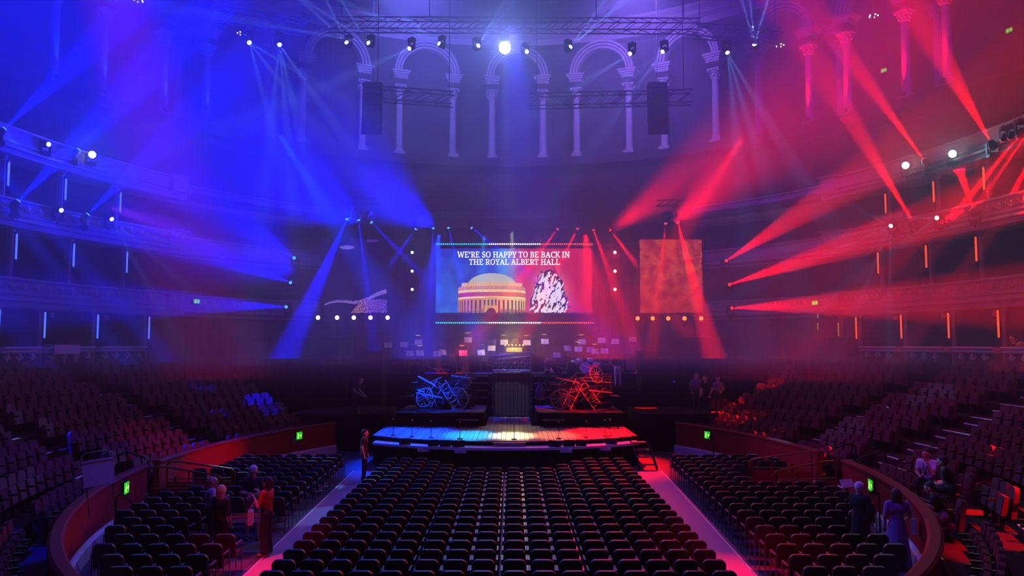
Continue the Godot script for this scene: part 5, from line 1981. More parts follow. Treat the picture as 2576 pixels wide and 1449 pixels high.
func lamps() -> void:
	M.lens_blue = glow(Color(0.25, 0.65, 1.0), 2.5)
	M.lens_red = glow(Color(1.0, 0.16, 0.1), 2.6)
	M.lens_white = glow(Color(0.8, 0.95, 1.0), 3.5)
	M.lens_star = glow(Color(0.95, 1.0, 0.95), 8.0)
	M.lens_warm = glow(Color(1.0, 0.97, 0.75), 4.0)
	M.lens_amber = glow(Color(1.0, 0.5, 0.2), 3.0)
	# blue and red uplights on the box fronts
	for b in [[10, 325, 28.6, 250, 100, 30], [197, 377, 32.2, 430, 130, 33], [45, 507, 29.2, 260, 290, 31], [220, 540, 32.6, 440, 330, 34]]:
		moving_head(front_at(b[0], b[1]), [at_depth(b[3], b[4], b[5])], BLUE, 7.0, 140, M.lens_blue, "small lamp on a box front throwing a blue beam upwards", "blue uplights on the box fronts", true)
	for b in [[2323, 401, 30.6, 2180, 205, 33], [2492, 357, 28.2, 2385, 170, 32], [2295, 556, 32.0, 2225, 440, 34], [2449, 528, 28.8, 2400, 390, 32]]:
		moving_head(front_at(b[0], b[1]), [at_depth(b[3], b[4], b[5])], RED, 4.5, 150, M.lens_red, "small lamp on a box front throwing a red beam upwards", "red uplights on the box fronts", true)
	# beams that cross the boxes from lamps on the circle front, partly outside the picture
	for b in [[-135, 225, 27.0, 45, 690, 29], [-92, 240, 27.0, 175, 690, 31], [-48, 255, 27.0, 300, 690, 33.5]]:
		moving_head(at_depth(b[0], b[1], b[2]), [into_box(b[3], 9.8)], BLUE, 3.6, 320, M.lens_blue, "lamp on the circle front throwing a blue beam down across the boxes", "blue lamps on the circle front")
	for b in [[2563, 343, 26.5, 2267, 712, 32.5], [2590, 325, 26.0, 2330, 712, 31.0], [2625, 335, 25.5, 2450, 700, 29.5]]:
		moving_head(at_depth(b[0], b[1], b[2]), [into_box(b[3], 9.8)], RED, 2.2, 380, M.lens_red, "lamp on the circle rail throwing a red beam down across the boxes", "red lamps on the circle rail")
	for b in [[2522, 352, 27.4], [2541, 347, 27.0]]:
		moving_head(at_depth(b[0], b[1], b[2]), [at_depth(b[0] - 60, b[1] + 90, b[2] + 2)], RED, 3.0, 3, M.lens_red, "lamp on the circle rail with a faint red lens", "red lamps on the circle rail", false, 0.8)
	# lamps stacked either side of the stage, pointing out over the stalls
	for b in [[720, 772, 41, 480, 764, 33, 4.0, 160], [731, 711, 41, 420, 600, 32, 5.5, 150], [740, 649, 41, 520, 500, 32, 7.0, 60]]:
		moving_head(at_depth(b[0], b[1], b[2]), [at_depth(b[3], b[4], b[5])], BLUE, b[6], b[7], M.lens_blue, "lamp on the stack beside the stage throwing a blue beam over the stalls", "blue lamps stacked beside the stage", true)
	for b in [[1841, 775, 41, 2060, 766, 34, 4.0, 200], [1835, 716, 41, 2160, 610, 33, 4.5, 240], [1827, 656, 41, 2050, 515, 33, 4.5, 160]]:
		moving_head(at_depth(b[0], b[1], b[2]), [at_depth(b[3], b[4], b[5])], RED, b[6], b[7], M.lens_red, "lamp on the stack beside the stage throwing a red beam over the stalls", "red lamps stacked beside the stage", true)
	# lamps over the side screens
	for b in [[873, 551, 43, 712, 910, 38, 5.0, 320], [902, 553, 43, 935, 820, 42, 3.5, 120], [934, 559, 43, 1090, 720, 42, 4.0, 80]]:
		moving_head(at_depth(b[0], b[1], b[2]), [at_depth(b[3], b[4], b[5])], BLUE, b[6], b[7], M.lens_blue, "lamp over the dark side screen throwing a blue beam down", "blue lamps over the dark side screen")
	for b in [[1705, 560, 43, 1785, 860, 39, 4.5, 220], [1675, 562, 43, 1660, 700, 42, 3.5, 90]]:
		moving_head(at_depth(b[0], b[1], b[2]), [at_depth(b[3], b[4], b[5])], RED, b[6], b[7], M.lens_red, "lamp over the red side screen throwing a red beam down", "red lamps over the red side screen")
	# lamps along the top of the central screen
	for b in [[1046, 576, 46.2, 1000, 640, 45.8], [1090, 574, 46.2, 1085, 700, 45.8], [1128, 573, 46.2, 1150, 660, 45.8], [1186, 573, 46.2, 1270, 640, 45.8]]:
		moving_head(at_depth(b[0], b[1], b[2]), [at_depth(b[3], b[4], b[5])], BLUE, 4.0, 90, M.lens_blue, "blue lamp on the slim truss along the top of the central screen", "blue lamps above the central screen", false, 0.7)
	for b in [[1403, 576, 46.2, 1340, 660, 45.8], [1453, 575, 46.2, 1410, 660, 45.8], [1493, 578, 46.2, 1530, 680, 45.8], [1535, 579, 46.2, 1620, 690, 45.8]]:
		moving_head(at_depth(b[0], b[1], b[2]), [at_depth(b[3], b[4], b[5])], RED, 4.5, 110, M.lens_red, "red lamp on the slim truss along the top of the central screen", "red lamps above the central screen", false, 0.7)
	# upright columns of three lamps beside the central screen
	for s in 2:
		var px := 1037.0 if s == 0 else 1547.0
		var foot := at_depth(px, 880, 46.6)
		var top := at_depth(px, 600, 46.6)
		var mb := MB.new()
		mb.box((foot + top) / 2.0, Vector3(0.12, top.y - foot.y, 0.12))
		single("lamp_post", mb, M.black, "black upright post carrying three %s lamps beside the central screen" % SIDE[s], "post")
		for py in [635.0, 682.0, 728.0]:
			var at := at_depth(px, py, 46.2)
			if s == 0:
				moving_head(at, [at_depth(px - 160, py + 120, 38)], BLUE, 8.0, 2, M.lens_white, "lamp on the upright post beside the central screen, blue side", "lamps on the blue side post", false, 0.7)
			else:
				moving_head(at, [at_depth(px - 40, py + 60, 38)], RED, 20.0, 2.5, M.lens_warm, "lamp on the upright post beside the central screen, red side", "lamps on the red side post", false, 0.7)
	# row of round floor lamps under each side screen
	for px in [800.0, 848.0, 890.0, 932.0, 975.0]:
		moving_head(at_depth(px, 799, 43.6), [at_depth(px - 30, 850, 30)], BLUE, 16.0, 0.3, M.lens_warm, "round lamp in the row under the dark side screen", "lamps under the dark side screen", true, 0.9, 0.12)
	for px in [1604.0, 1642.0, 1681.0, 1722.0, 1764.0]:
		moving_head(at_depth(px, 801, 43.6), [at_depth(px + 10, 850, 30)], RED, 16.0, 0.3, M.lens_amber, "round lamp in the row under the red side screen", "lamps under the red side screen", true, 0.9, 0.12)
	# white lamps of the rig: each throws a fan of thin beams
	var up := "white lamp on the long truss throwing thin beams upwards"
	var down := "white lamp under the long truss throwing thin beams down"
	for w in [
		[627, 107, 36, [[700, 200], [740, 175], [660, 230]], 2.4, 5, "white lamp at the blue end of the rig fanning down"],
		[703, 112, 36.5, [[690, 240], [735, 250], [785, 230], [720, 300]], 2.4, 6, "white lamp at the blue end of the rig fanning down"],
		[872, 107, 38.5, [[800, 40], [830, 20]], 1.6, 4, up], [927, 108, 38.5, [[840, 50], [870, 20], [800, 85]], 1.6, 5, up], [1105, 110, 38.5, [[900, 20], [960, 5], [1020, 40]], 1.6, 6, up],
		[1203, 115, 38.5, [[1235, 60], [1262, 40]], 1.6, 6, up], [1435, 118, 38.5, [[1530, 35], [1590, -10], [1500, 30]], 1.6, 7, up], [1325, 130, 38.5, [[1380, 100]], 1.5, 1, up],
		[1030, 122, 38.5, [[900, 175], [950, 160]], 2.4, 5, down], [1585, 135, 38.5, [[1450, 215], [1500, 190]], 2.4, 5, down], [1667, 130, 38.5, [[1540, 230], [1600, 220]], 2.4, 6, down],
		[1830, 132, 37, [[1850, 330], [1890, 330], [1930, 300]], 3.0, 5, "white lamp at the red end of the rig fanning down"], [1898, 112, 37, [[1820, 30], [1865, 0], [1885, -20], [1935, -10]], 1.8, 8, "white lamp at the red end of the rig fanning upwards"]]:
		var aims := []
		for a in w[3]:
			aims.append(at_depth(a[0], a[1], w[2] - 2.0))
		moving_head(at_depth(w[0], w[1], w[2]), aims, COOL, w[4], w[5] * (14.0 if w[4] < 2.0 else 4.0), M.lens_white, w[6], "white lamps of the rig", false, 1.0, 0.11)
	# the bright centre lamp, aimed down the hall
	var star := moving_head(at_depth(1270, 120, 37.5), [at_depth(1282, 10, 35), at_depth(1300, -10, 35), at_depth(1340, 0, 35), at_depth(1232, 430, 35), at_depth(1262, 500, 35), at_depth(1290, 430, 35), at_depth(1150, 300, 35)], COOL, 1.4, 520, M.lens_star, "dazzling white lamp in the middle of the long truss", "", false, 1.3, 0.3)
	star.set_meta("category", "stage light")
	halo(at_depth(1270, 120, 37.2), 6.0, Color(0.5, 0.6, 1.0), star)
	# white lamps on the box fronts
	for w in [
		[122, 363, 30.4, [[200, 350], [220, 410]], 2.5, 2, M.lens_white], [154, 529, 31.0, [[240, 560]], 3.0, 1.5, M.lens_white], [281, 551, 33.6, [[330, 640], [380, 640], [420, 610], [450, 590]], 2.2, 4.5, M.lens_warm],
		[2241, 568, 33.6, [[2050, 610], [2080, 640], [2140, 690], [2190, 690], [2150, 520], [2239, 680]], 1.8, 4.5, M.lens_white], [2357, 548, 31.0, [[2200, 545], [2260, 620]], 2.2, 3, M.lens_white]]:
		var aims := []
		for a in w[3]:
			aims.append(at_depth(a[0], a[1], w[2] - 1.0))
		moving_head(front_at(w[0], w[1]), aims, COOL, w[4], w[5] * 2.5, w[6], "white lamp on a box front fanning thin beams, %s side" % SIDE[0 if w[0] < 1288 else 1], "white lamps on the box fronts", true)
	for w in [[232, 389, 32.4, 6.0], [2278, 416, 32.4, 5.0], [2396, 387, 30.0, 8.0]]:
		var o := moving_head(front_at(w[0], w[1]), [at_depth(w[0], w[1] - 10, w[2] - 5)], COOL, 3.0, 0.5, M.lens_star, "dazzling white lamp on the circle front facing down the hall, %s side" % SIDE[0 if w[0] < 1288 else 1], "dazzling lamps on the circle front", true, 1.0, 0.15)
		halo(front_at(w[0], w[1], 7.2), w[3] * 0.035, Color(0.7, 0.9, 1.0), o)

func into_box(px: float, off: float) -> Vector3:  # a spot just inside a box of the middle tier
	return ell(t_seen(px, off), off, 7.7)

func front_at(px: float, py: float, off := 7.45) -> Vector3:  # just in front of the box fronts
	return at_depth(px, py, -ell(t_seen(px, off), off, 0.0).z)

func halo(at: Vector3, energy: float, color: Color, parent: Node3D) -> void:  # the wide flood of a lamp that faces down the hall
	spot(at, Vector3(0, at.y - 4.0, 0), color, 75.0, energy, 0.1, 1.0, parent)


# ---------------------------------------------------------------- signs, hoardings, odds and ends
func exit_sign(at: Vector3, b: Basis, w: float, h: float, label: String, group: String) -> void:
	var o := thing("exit_sign", label, "exit sign", at, 0.0, group)
	o.basis = b
	var mb := MB.new()
	mb.box(Vector3(0, 0, -0.03), Vector3(w + 0.05, h + 0.05, 0.06))
	part("housing", mb, M.black, o)
	mb = MB.new()
	mb.box(Vector3(0, 0, 0.005), Vector3(w, h, 0.012))
	part("sign_face", mb, M.exit_green, o)
	# running figure and arrow
	mb = MB.new()
	var z := 0.016
	mb.box(Vector3(-w * 0.18, h * 0.26, z), Vector3(h * 0.16, h * 0.16, 0.008))
	mb.bar(Vector3(-w * 0.2, h * 0.16, z), Vector3(-w * 0.22, -h * 0.1, z), h * 0.16, 0.008, Vector3(0, 0, 1))
	mb.bar(Vector3(-w * 0.22, -h * 0.1, z), Vector3(-w * 0.12, -h * 0.36, z), h * 0.1, 0.008, Vector3(0, 0, 1))
	mb.bar(Vector3(-w * 0.22, -h * 0.1, z), Vector3(-w * 0.36, -h * 0.3, z), h * 0.1, 0.008, Vector3(0, 0, 1))
	mb.bar(Vector3(-w * 0.2, h * 0.12, z), Vector3(-w * 0.08, h * 0.0, z), h * 0.08, 0.008, Vector3(0, 0, 1))
	mb.bar(Vector3(w * 0.08, 0, z), Vector3(w * 0.26, 0, z), h * 0.12, 0.008, Vector3(0, 0, 1))
	mb.prism(PackedVector2Array([Vector2(w * 0.24, h * 0.24), Vector2(w * 0.24, -h * 0.24), Vector2(w * 0.4, 0)]), z - 0.004, z + 0.004)
	part("sign_pictogram", mb, M.exit_white, o)

func face_basis(out: Vector3) -> Basis:  # z towards the arena
	var z := -out
	var x := Vector3.UP.cross(z).normalized()
	return Basis(x, Vector3.UP, z)

func clutter() -> void:
	M.exit_green = glow(Color(0.12, 0.8, 0.05), 1.0)
	M.exit_white = glow(Color(0.75, 1.0, 0.5), 1.4)
	M.bulb_white = glow(Color(1.0, 0.98, 0.85), 4.0)
	M.tape = glow(Color(0.9, 0.6, 0.1), 0.5)  # tape given a faint glow of its own
	# exit signs on the barrier
	for a in [[-1.0, "lit green exit sign on the barrier near the stage, blue lit side"], [-1.79, "lit green exit sign on the curving barrier below the tipped white table"], [0.985, "lit green exit sign on the barrier near the stage, red lit side"], [1.766, "lit green exit sign on the barrier beside the woman in the purple dress"]]:
		exit_sign(ell(a[0], -0.07, 1.02), face_basis(ell_out(a[0])), 0.36, 0.3, a[1], "exit signs on the barrier")
	# exit signs in the hall
	var t := t_seen(487, 9.2)
	exit_sign(ell(t, 9.0, at_depth(487, 758, -ell(t, 9.0, 0).z).y), face_basis(ell_out(t)), 0.36, 0.22, "lit green exit sign on the set-back balcony front, blue lit side", "")
	t = t_seen(2058, 9.2)
	exit_sign(ell(t, 9.0, at_depth(2058, 762, -ell(t, 9.0, 0).z).y), face_basis(ell_out(t)), 0.36, 0.2, "lit green exit sign on the set-back balcony front, red lit side", "")
	for a in [[2244, 177, 17.3, "lit green exit sign high on the wall between the red gallery columns"], [2548, 288, 14.0, "lit green exit sign above the circle rail on the red side"], [2571, 76, 17.3, "lit green exit sign high on the gallery wall past the red columns"]]:
		t = t_seen(a[0], a[2])
		exit_sign(ell(t, a[2], at_depth(a[0], a[1], -ell(t, a[2], 0).z).y), face_basis(ell_out(t)), 0.36, 0.22, a[3], "")
	# little chandeliers in the gallery
	for a in [[1978, 116, "cluster of small white bulbs hanging between the violet and red gallery columns"], [2222, 42, "cluster of small white bulbs hanging above the red gallery columns"], [590, 86, "cluster of small white bulbs hanging by the blue end of the rig"], [322, 3, "cluster of small white bulbs hanging above the blue gallery columns"]]:
		t = t_seen(a[0], 16.6)
		var p := ell(t, 16.6, 0)
		p.y = at_depth(a[0], a[1], -p.z).y
		var o := thing("chandelier", a[2], "chandelier", p)
		var mb := MB.new()
		mb.tube(Vector3(0, 0.05, 0), Vector3(0, 2.2, 0), 0.015, 0.015, 5)
		part("rod", mb, M.brass, o)
		for i in 5:
			var an := TAU * i / 5
			var d := Vector3(sin(an) * 0.24, 0, cos(an) * 0.24)
			mb = MB.new()
			mb.run([Vector3(0, 0.05, 0), d * 0.6 + Vector3(0, -0.06, 0), d], 0.012, 5)
			part("arm", mb, M.brass, o)
			mb = MB.new()
			mb.ball(d + Vector3(0, 0.05, 0), Vector3.ONE * 0.05, 7, 5)
			part("light_bulb", mb, M.bulb_white, o)
	# black hoardings and scaffold towers that mask the wings
	for a in [[893, 962, 886, 41.0, 0.9, "tall black cloth-covered tower at the blue end of the stage"], [1612, 1690, 886, 41.0, 0.9, "tall black cloth-covered tower at the red end of the stage"]]:
		var tl := at_depth(a[0], a[2], a[3])
		var tr := at_depth(a[1], a[2], a[3])
		var o := thing("masking_tower", a[5], "tower", Vector3((tl.x + tr.x) / 2, 0, -a[3] - 0.7))
		var w: float = tr.x - tl.x
		var mb := MB.new()
		mb.box(Vector3(0, tl.y / 2, 0), Vector3(w, tl.y, 1.4))
		part("cloth", mb, M.drape, o)
		mb = MB.new()
		mb.box(Vector3(0, tl.y + 0.03, 0), Vector3(w + 0.1, 0.06, 1.5))
		part("top_board", mb, M.black, o)
		for s in [-1, 1]:
			mb = MB.new()
			mb.tube(Vector3(s * w * 0.5, 0, 0.74), Vector3(s * w * 0.5, tl.y + 0.9, 0.74), 0.025, 0.025, 6)
			part("pole", mb, M.dark_metal, o)
	for a in [[395, 560, 803, 37.0, "black hoarding filling the gap beside the end box, blue lit side"], [560, 880, 850, 41.2, "long black hoarding beside the stage, blue lit side"], [1700, 1995, 850, 41.2, "long black hoarding beside the stage, red lit side"], [1990, 2142, 850, 37.0, "black hoarding filling the gap beside the end box, red lit side"]]:
		var p0 := at_depth(a[0], a[2], a[3])
		var p1 := at_depth(a[1], a[2], a[3])
		var o := thing("black_hoarding", a[4], "hoarding", Vector3((p0.x + p1.x) / 2, 0, -a[3]))
		var w: float = p1.x - p0.x
		var mb := MB.new()
		var n := int(w / 0.12)
		for i in n:
			var xa := -w / 2 + w * i / n
			var xb := -w / 2 + w * (i + 1) / n
			var za := 0.06 * sin(i * 1.9)
			var zb := 0.06 * sin((i + 1) * 1.9)
			mb.quad(Vector3(xa, 0, za), Vector3(xb, 0, zb), Vector3(xb, p0.y, zb), Vector3(xa, p0.y, za))
			mb.quad(Vector3(xb, 0, zb - 0.04), Vector3(xa, 0, za - 0.04), Vector3(xa, p0.y, za - 0.04), Vector3(xb, p0.y, zb - 0.04))
		part("cloth", mb, M.drape, o)
		mb = MB.new()
		mb.tube(Vector3(-w / 2, p0.y, -0.02), Vector3(w / 2, p0.y, -0.02), 0.025, 0.025, 6)
		part("top_bar", mb, M.dark_metal, o)
	# back cloth behind the orchestra under the screens
	var mb := MB.new()
	var c0 := at_depth(830, 470, 47.6)
	var c1 := at_depth(1750, 470, 47.6)
	for i in 150:
		var xa := lerpf(c0.x, c1.x, i / 150.0)
		var xb := lerpf(c0.x, c1.x, (i + 1) / 150.0)
		var za := -48.2 + 0.06 * sin(i * 1.7)
		var zb := -48.2 + 0.06 * sin((i + 1) * 1.7)
		mb.quad(Vector3(xa, 0, za), Vector3(xb, 0, zb), Vector3(xb, 10.9, zb), Vector3(xa, 10.9, za))
	single("back_cloth", mb, M.drape, "black pleated back cloth behind the orchestra and screens", "curtain")
	# yellow tape marks past the end box, made to glow though no lamp
	for a in [[2057, 790, 800, "upper yellow tape mark given a glow in the dark beside the end box"], [2057, 812, 830, "lower yellow tape mark given a glow in the dark beside the end box"], [2109, 812, 846, "yellow tape mark given a glow behind the end column of the boxes"]]:
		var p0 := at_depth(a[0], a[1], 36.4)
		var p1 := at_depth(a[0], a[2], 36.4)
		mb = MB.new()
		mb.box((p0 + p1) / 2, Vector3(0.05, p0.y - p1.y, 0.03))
		single("glowing_tape", mb, M.tape, a[3], "light")
	# white note table tipped over the stalls seats on the blue side
	var o := thing("desk_board", "pale tipped-up control desk cover with a bent tube frame among the stalls", "desk", at_depth(248, 1190, 17.8))
	o.rotation = Vector3(-0.35, 0.45, 0.12)
	mb = MB.new()
	mb.box(Vector3(0, 0, 0), Vector3(0.62, 0.56, 0.04))
	part("board", mb, M.white_paint, o)
	mb = MB.new()
	mb.run([Vector3(-0.32, 0.1, -0.06), Vector3(-0.32, 0.42, -0.06), Vector3(-0.24, 0.5, -0.06), Vector3(0.2, 0.5, -0.06), Vector3(0.3, 0.42, -0.06), Vector3(0.32, 0.1, -0.06)], 0.015, 6)
	part("tube_frame", mb, M.metal, o)
	mb = MB.new()
	mb.box(Vector3(0, 0.28, 0.01), Vector3(0.64, 0.05, 0.06))
	part("top_roll", mb, M.white_paint, o)
	mb = MB.new()
	mb.tube(Vector3(-0.25, -0.25, -0.05), Vector3(-0.25, -0.9, -0.3), 0.016, 0.016, 6)
	mb.tube(Vector3(0.25, -0.25, -0.05), Vector3(0.25, -0.9, -0.3), 0.016, 0.016, 6)
	part("leg", mb, M.metal, o)
	# pale sheet over a box ledge
	t = t_seen(165, 8.0)
	mb = MB.new()
	mb.box(ell(t, 7.85, 4.62), Vector3(1.35, 0.34, 0.03), ell_basis(t))
	mb.box(ell(t, 8.1, 4.8), Vector3(1.35, 0.03, 0.5), ell_basis(t))
	single("cloth_sheet", mb, M.paper, "pale sheet draped over a ledge of the lowest boxes, blue lit side", "cloth")
	# table in the middle of the standing group
	o = thing("trestle_table", "small red-topped trestle table in the middle of the standing group", "table", Vector3(-6.3, 0, -19.35), 0.1)
	mb = MB.new()
	mb.box(Vector3(0, 0.74, 0), Vector3(1.1, 0.04, 0.6))
	part("table_top", mb, M.red, o)
	mb = MB.new()
	mb.box(Vector3(0, 0.7, 0.3), Vector3(1.1, 0.09, 0.02))
	part("pale_edge", mb, M.white_paint, o)
	for s in [-1, 1]:
		mb = MB.new()
		mb.bar(Vector3(s * 0.45, 0.72, 0.1), Vector3(s * 0.45, 0, 0.25), 0.03, 0.03)
		mb.bar(Vector3(s * 0.45, 0.72, -0.1), Vector3(s * 0.45, 0, -0.25), 0.03, 0.03)
		part("leg", mb, M.dark_metal, o)
	# control desk paper beside the white-haired person
	o = thing("lectern_board", "pale tilted board with papers beside the white-haired person", "board", at_depth(2131, 1216, 18.9), 0.3)
	mb = MB.new()
	mb.box(Vector3.ZERO, Vector3(0.34, 0.2, 0.02), Basis(Vector3.RIGHT, -0.6))
	part("board", mb, M.paper, o)
	mb = MB.new()
	mb.tube(Vector3(0, -0.02, -0.02), Vector3(0, -1.4, -0.02), 0.02, 0.02, 6)
	part("stand", mb, M.dark_metal, o)
	# small green torch left on a chair in the front rows
	o = thing("torch", "tiny green lit torch left on a chair in the front rows, red half", "torch", at_depth(1571, 1186, 27.2), 0.4)
	mb = MB.new()
	mb.tube(Vector3(0, 0, -0.12), Vector3(0, 0, 0), 0.02, 0.028, 8)
	part("barrel", mb, M.black, o)
	mb = MB.new()
	mb.ball(Vector3(0, 0, 0.01), Vector3(0.04, 0.04, 0.02), 8, 5)
	part("lens", mb, glow(Color(0.1, 0.9, 0.6), 1.5), o)


# ---------------------------------------------------------------- people
# A figure is one skin: tapered capsules between joints, joined smoothly on a grid and meshed with surface nets.
class Field:
	var cell := 0.022
	var lo := Vector3.ZERO
	var nx := 0
	var ny := 0
	var nz := 0
	var d := PackedFloat32Array()
	var best := PackedFloat32Array()
	var tag := PackedInt32Array()
	var patterned := false
	var pattern := Color.WHITE
	func setup(a: Vector3, b: Vector3, c: float) -> void:
		cell = c
		lo = a
		nx = int(ceil((b.x - a.x) / c)) + 2
		ny = int(ceil((b.y - a.y) / c)) + 2
		nz = int(ceil((b.z - a.z) / c)) + 2
		d.resize(nx * ny * nz)
		d.fill(1.0)
		best.resize(nx * ny * nz)
		best.fill(9.0)
		tag.resize(nx * ny * nz)
	func bone(a: Vector3, b: Vector3, ra: float, rb: float, t: int, k: float, squash := 1.0) -> void:
		var m := maxf(ra, rb) + 0.07
		var x0 := maxi(0, int((minf(a.x, b.x) - m - lo.x) / cell))
		var x1 := mini(nx - 1, int((maxf(a.x, b.x) + m - lo.x) / cell) + 1)
		var y0 := maxi(0, int((minf(a.y, b.y) - m - lo.y) / cell))
		var y1 := mini(ny - 1, int((maxf(a.y, b.y) + m - lo.y) / cell) + 1)
		var z0 := maxi(0, int((minf(a.z, b.z) - m - lo.z) / cell))
		var z1 := mini(nz - 1, int((maxf(a.z, b.z) + m - lo.z) / cell) + 1)
		var ab := b - a
		var inv := 1.0 / maxf(ab.length_squared(), 1e-8)
		for z in range(z0, z1 + 1):
			for y in range(y0, y1 + 1):
				var i := (z * ny + y) * nx + x0
				for x in range(x0, x1 + 1):
					var p := Vector3(lo.x + x * cell, lo.y + y * cell, lo.z + z * cell)
					var h := clampf((p - a).dot(ab) * inv, 0.0, 1.0)
					var q := p - a - ab * h
					q.z *= squash
					var e := q.length() - lerpf(ra, rb, h)
					if e < best[i]:
						best[i] = e
						tag[i] = t
					var o := d[i]
					var w := maxf(k - absf(o - e), 0.0) / k
					d[i] = minf(o, e) - w * w * k * 0.25
					i += 1
	func skin(mb: MB, colors: Array, tr: Transform3D) -> void:
		var at := {}
		var pos := PackedVector3Array()
		var nrm := PackedVector3Array()
		var tg := PackedInt32Array()
		var sx := 1
		var sy := nx
		var sz := nx * ny
		for z in nz - 1:
			for y in ny - 1:
				for x in nx - 1:
					var i := (z * ny + y) * nx + x
					var v0 := d[i]
					if absf(v0) > cell * 2.2:
						continue
					var inside := 0
					var sum := Vector3.ZERO
					var cnt := 0
					var c := [v0, d[i + sx], d[i + sy], d[i + sx + sy], d[i + sz], d[i + sx + sz], d[i + sy + sz], d[i + sx + sy + sz]]
					for q in 8:
						if c[q] < 0.0:
							inside += 1
					if inside == 0 or inside == 8:
						continue
					for q in 8:
						for ax in 3:
							var bit := 1 << ax
							if q & bit:
								continue
							var r := q | bit
							var a: float = c[q]
							var b: float = c[r]
							if (a < 0.0) != (b < 0.0):
								var f := a / (a - b)
								var p := Vector3(q & 1, (q >> 1) & 1, (q >> 2) & 1)
								p[ax] += f
								sum += p
								cnt += 1
					at[i] = pos.size()
					pos.append(lo + (Vector3(x, y, z) + sum / cnt) * cell)
					nrm.append(Vector3.ZERO)
					tg.append(tag[i])
		var faces := PackedInt32Array()
		for i in at:
			for ax in 3:
				var s: int = [sx, sy, sz][ax]
				var u: int = [sy, sz, sx][ax]
				var w: int = [sz, sx, sy][ax]
				# edge from grid point i along ax, shared by the four cells around it
				if i - u < 0 or i - w < 0 or i - u - w < 0:
					continue
				var a := d[i]
				var b := d[i + s]
				if (a < 0.0) == (b < 0.0):
					continue
				var q := [i, i - u, i - u - w, i - w]
				if not (at.has(q[1]) and at.has(q[2]) and at.has(q[3])):
					continue
				var f := [at[q[0]], at[q[1]], at[q[2]], at[q[3]]]
				if a < 0.0:
					faces.append_array(PackedInt32Array([f[0], f[1], f[2], f[0], f[2], f[3]]))
				else:
					faces.append_array(PackedInt32Array([f[0], f[2], f[1], f[0], f[3], f[2]]))
		for k in range(0, faces.size(), 3):
			var A := pos[faces[k]]
			var m := (pos[faces[k + 1]] - A).cross(pos[faces[k + 2]] - A)
			for e in 3:
				nrm[faces[k + e]] += m
		mb.colored = true
		for k in range(0, faces.size(), 3):
			var ids := [faces[k], faces[k + 2], faces[k + 1]]
			for e in ids:
				mb.v.append(tr * pos[e])
				mb.n.append((tr.basis * nrm[e]).normalized())
				var col: Color = colors[tg[e]]
				if patterned and tg[e] == 1:
					var p := pos[e]
					if sin(p.x * 90.0 + sin(p.y * 60.0) * 2.0) * sin(p.y * 80.0 + p.z * 50.0) > 0.25:
						col = pattern
				mb.c.append(col)

const T_SKIN := 0
const T_TOP := 1
const T_LEGS := 2
const T_SHOE := 3
const T_HAIR := 4

func lin(c: Color) -> Color:
	return c.srgb_to_linear()

var head_cache := {}

func add_head(mb: MB, tr: Transform3D, skin: Color) -> void:
	# head centred on the middle of the skull, face to +z
	var f := Field.new()
	f.setup(Vector3(-0.13, -0.2, -0.15), Vector3(0.13, 0.17, 0.17), 0.012)
	f.bone(Vector3(0, 0.03, -0.02), Vector3(0, 0.03, 0.01), 0.095, 0.09, T_SKIN, 0.03)
	f.bone(Vector3(0, -0.04, 0.02), Vector3(0, -0.075, 0.05), 0.072, 0.04, T_SKIN, 0.04)
	f.bone(Vector3(0, 0.0, 0.095), Vector3(0, -0.03, 0.118), 0.012, 0.017, T_SKIN, 0.015)
	f.bone(Vector3(-0.03, 0.03, 0.085), Vector3(0.03, 0.03, 0.085), 0.018, 0.018, T_SKIN, 0.02)
	for s in [-1, 1]:
		f.bone(Vector3(s * 0.092, 0.01, -0.005), Vector3(s * 0.095, -0.03, 0.0), 0.018, 0.013, T_SKIN, 0.012)
	f.bone(Vector3(0, -0.06, -0.03), Vector3(0, -0.19, -0.04), 0.055, 0.055, T_SKIN, 0.03)
	f.skin(mb, [lin(skin), lin(skin), lin(skin), lin(skin), lin(skin)], tr)

func add_hair(o: Node3D, tr: Transform3D, color: Color, length: float) -> void:
	var f := Field.new()
	f.setup(Vector3(-0.18, -0.1 - length, -0.2), Vector3(0.18, 0.18, 0.16), 0.016)
	f.bone(Vector3(0, 0.05, -0.03), Vector3(0, 0.055, -0.01), 0.102, 0.096, 0, 0.03)
	f.bone(Vector3(0, 0.0, -0.06), Vector3(0, -0.05, -0.065), 0.075, 0.06, 0, 0.03)
	if length > 0.05:
		for s in [-1, 0, 1]:
			f.bone(Vector3(s * 0.065, 0.02, -0.045), Vector3(s * 0.075, -0.08 - length * 0.5, -0.055), 0.05, 0.045, 0, 0.03)
			f.bone(Vector3(s * 0.075, -0.08 - length * 0.5, -0.055), Vector3(s * 0.055, -0.05 - length, -0.05), 0.045, 0.025, 0, 0.03)
	var mb := MB.new()
	f.skin(mb, [lin(color)], tr)
	part("hair", mb, M.body, o)

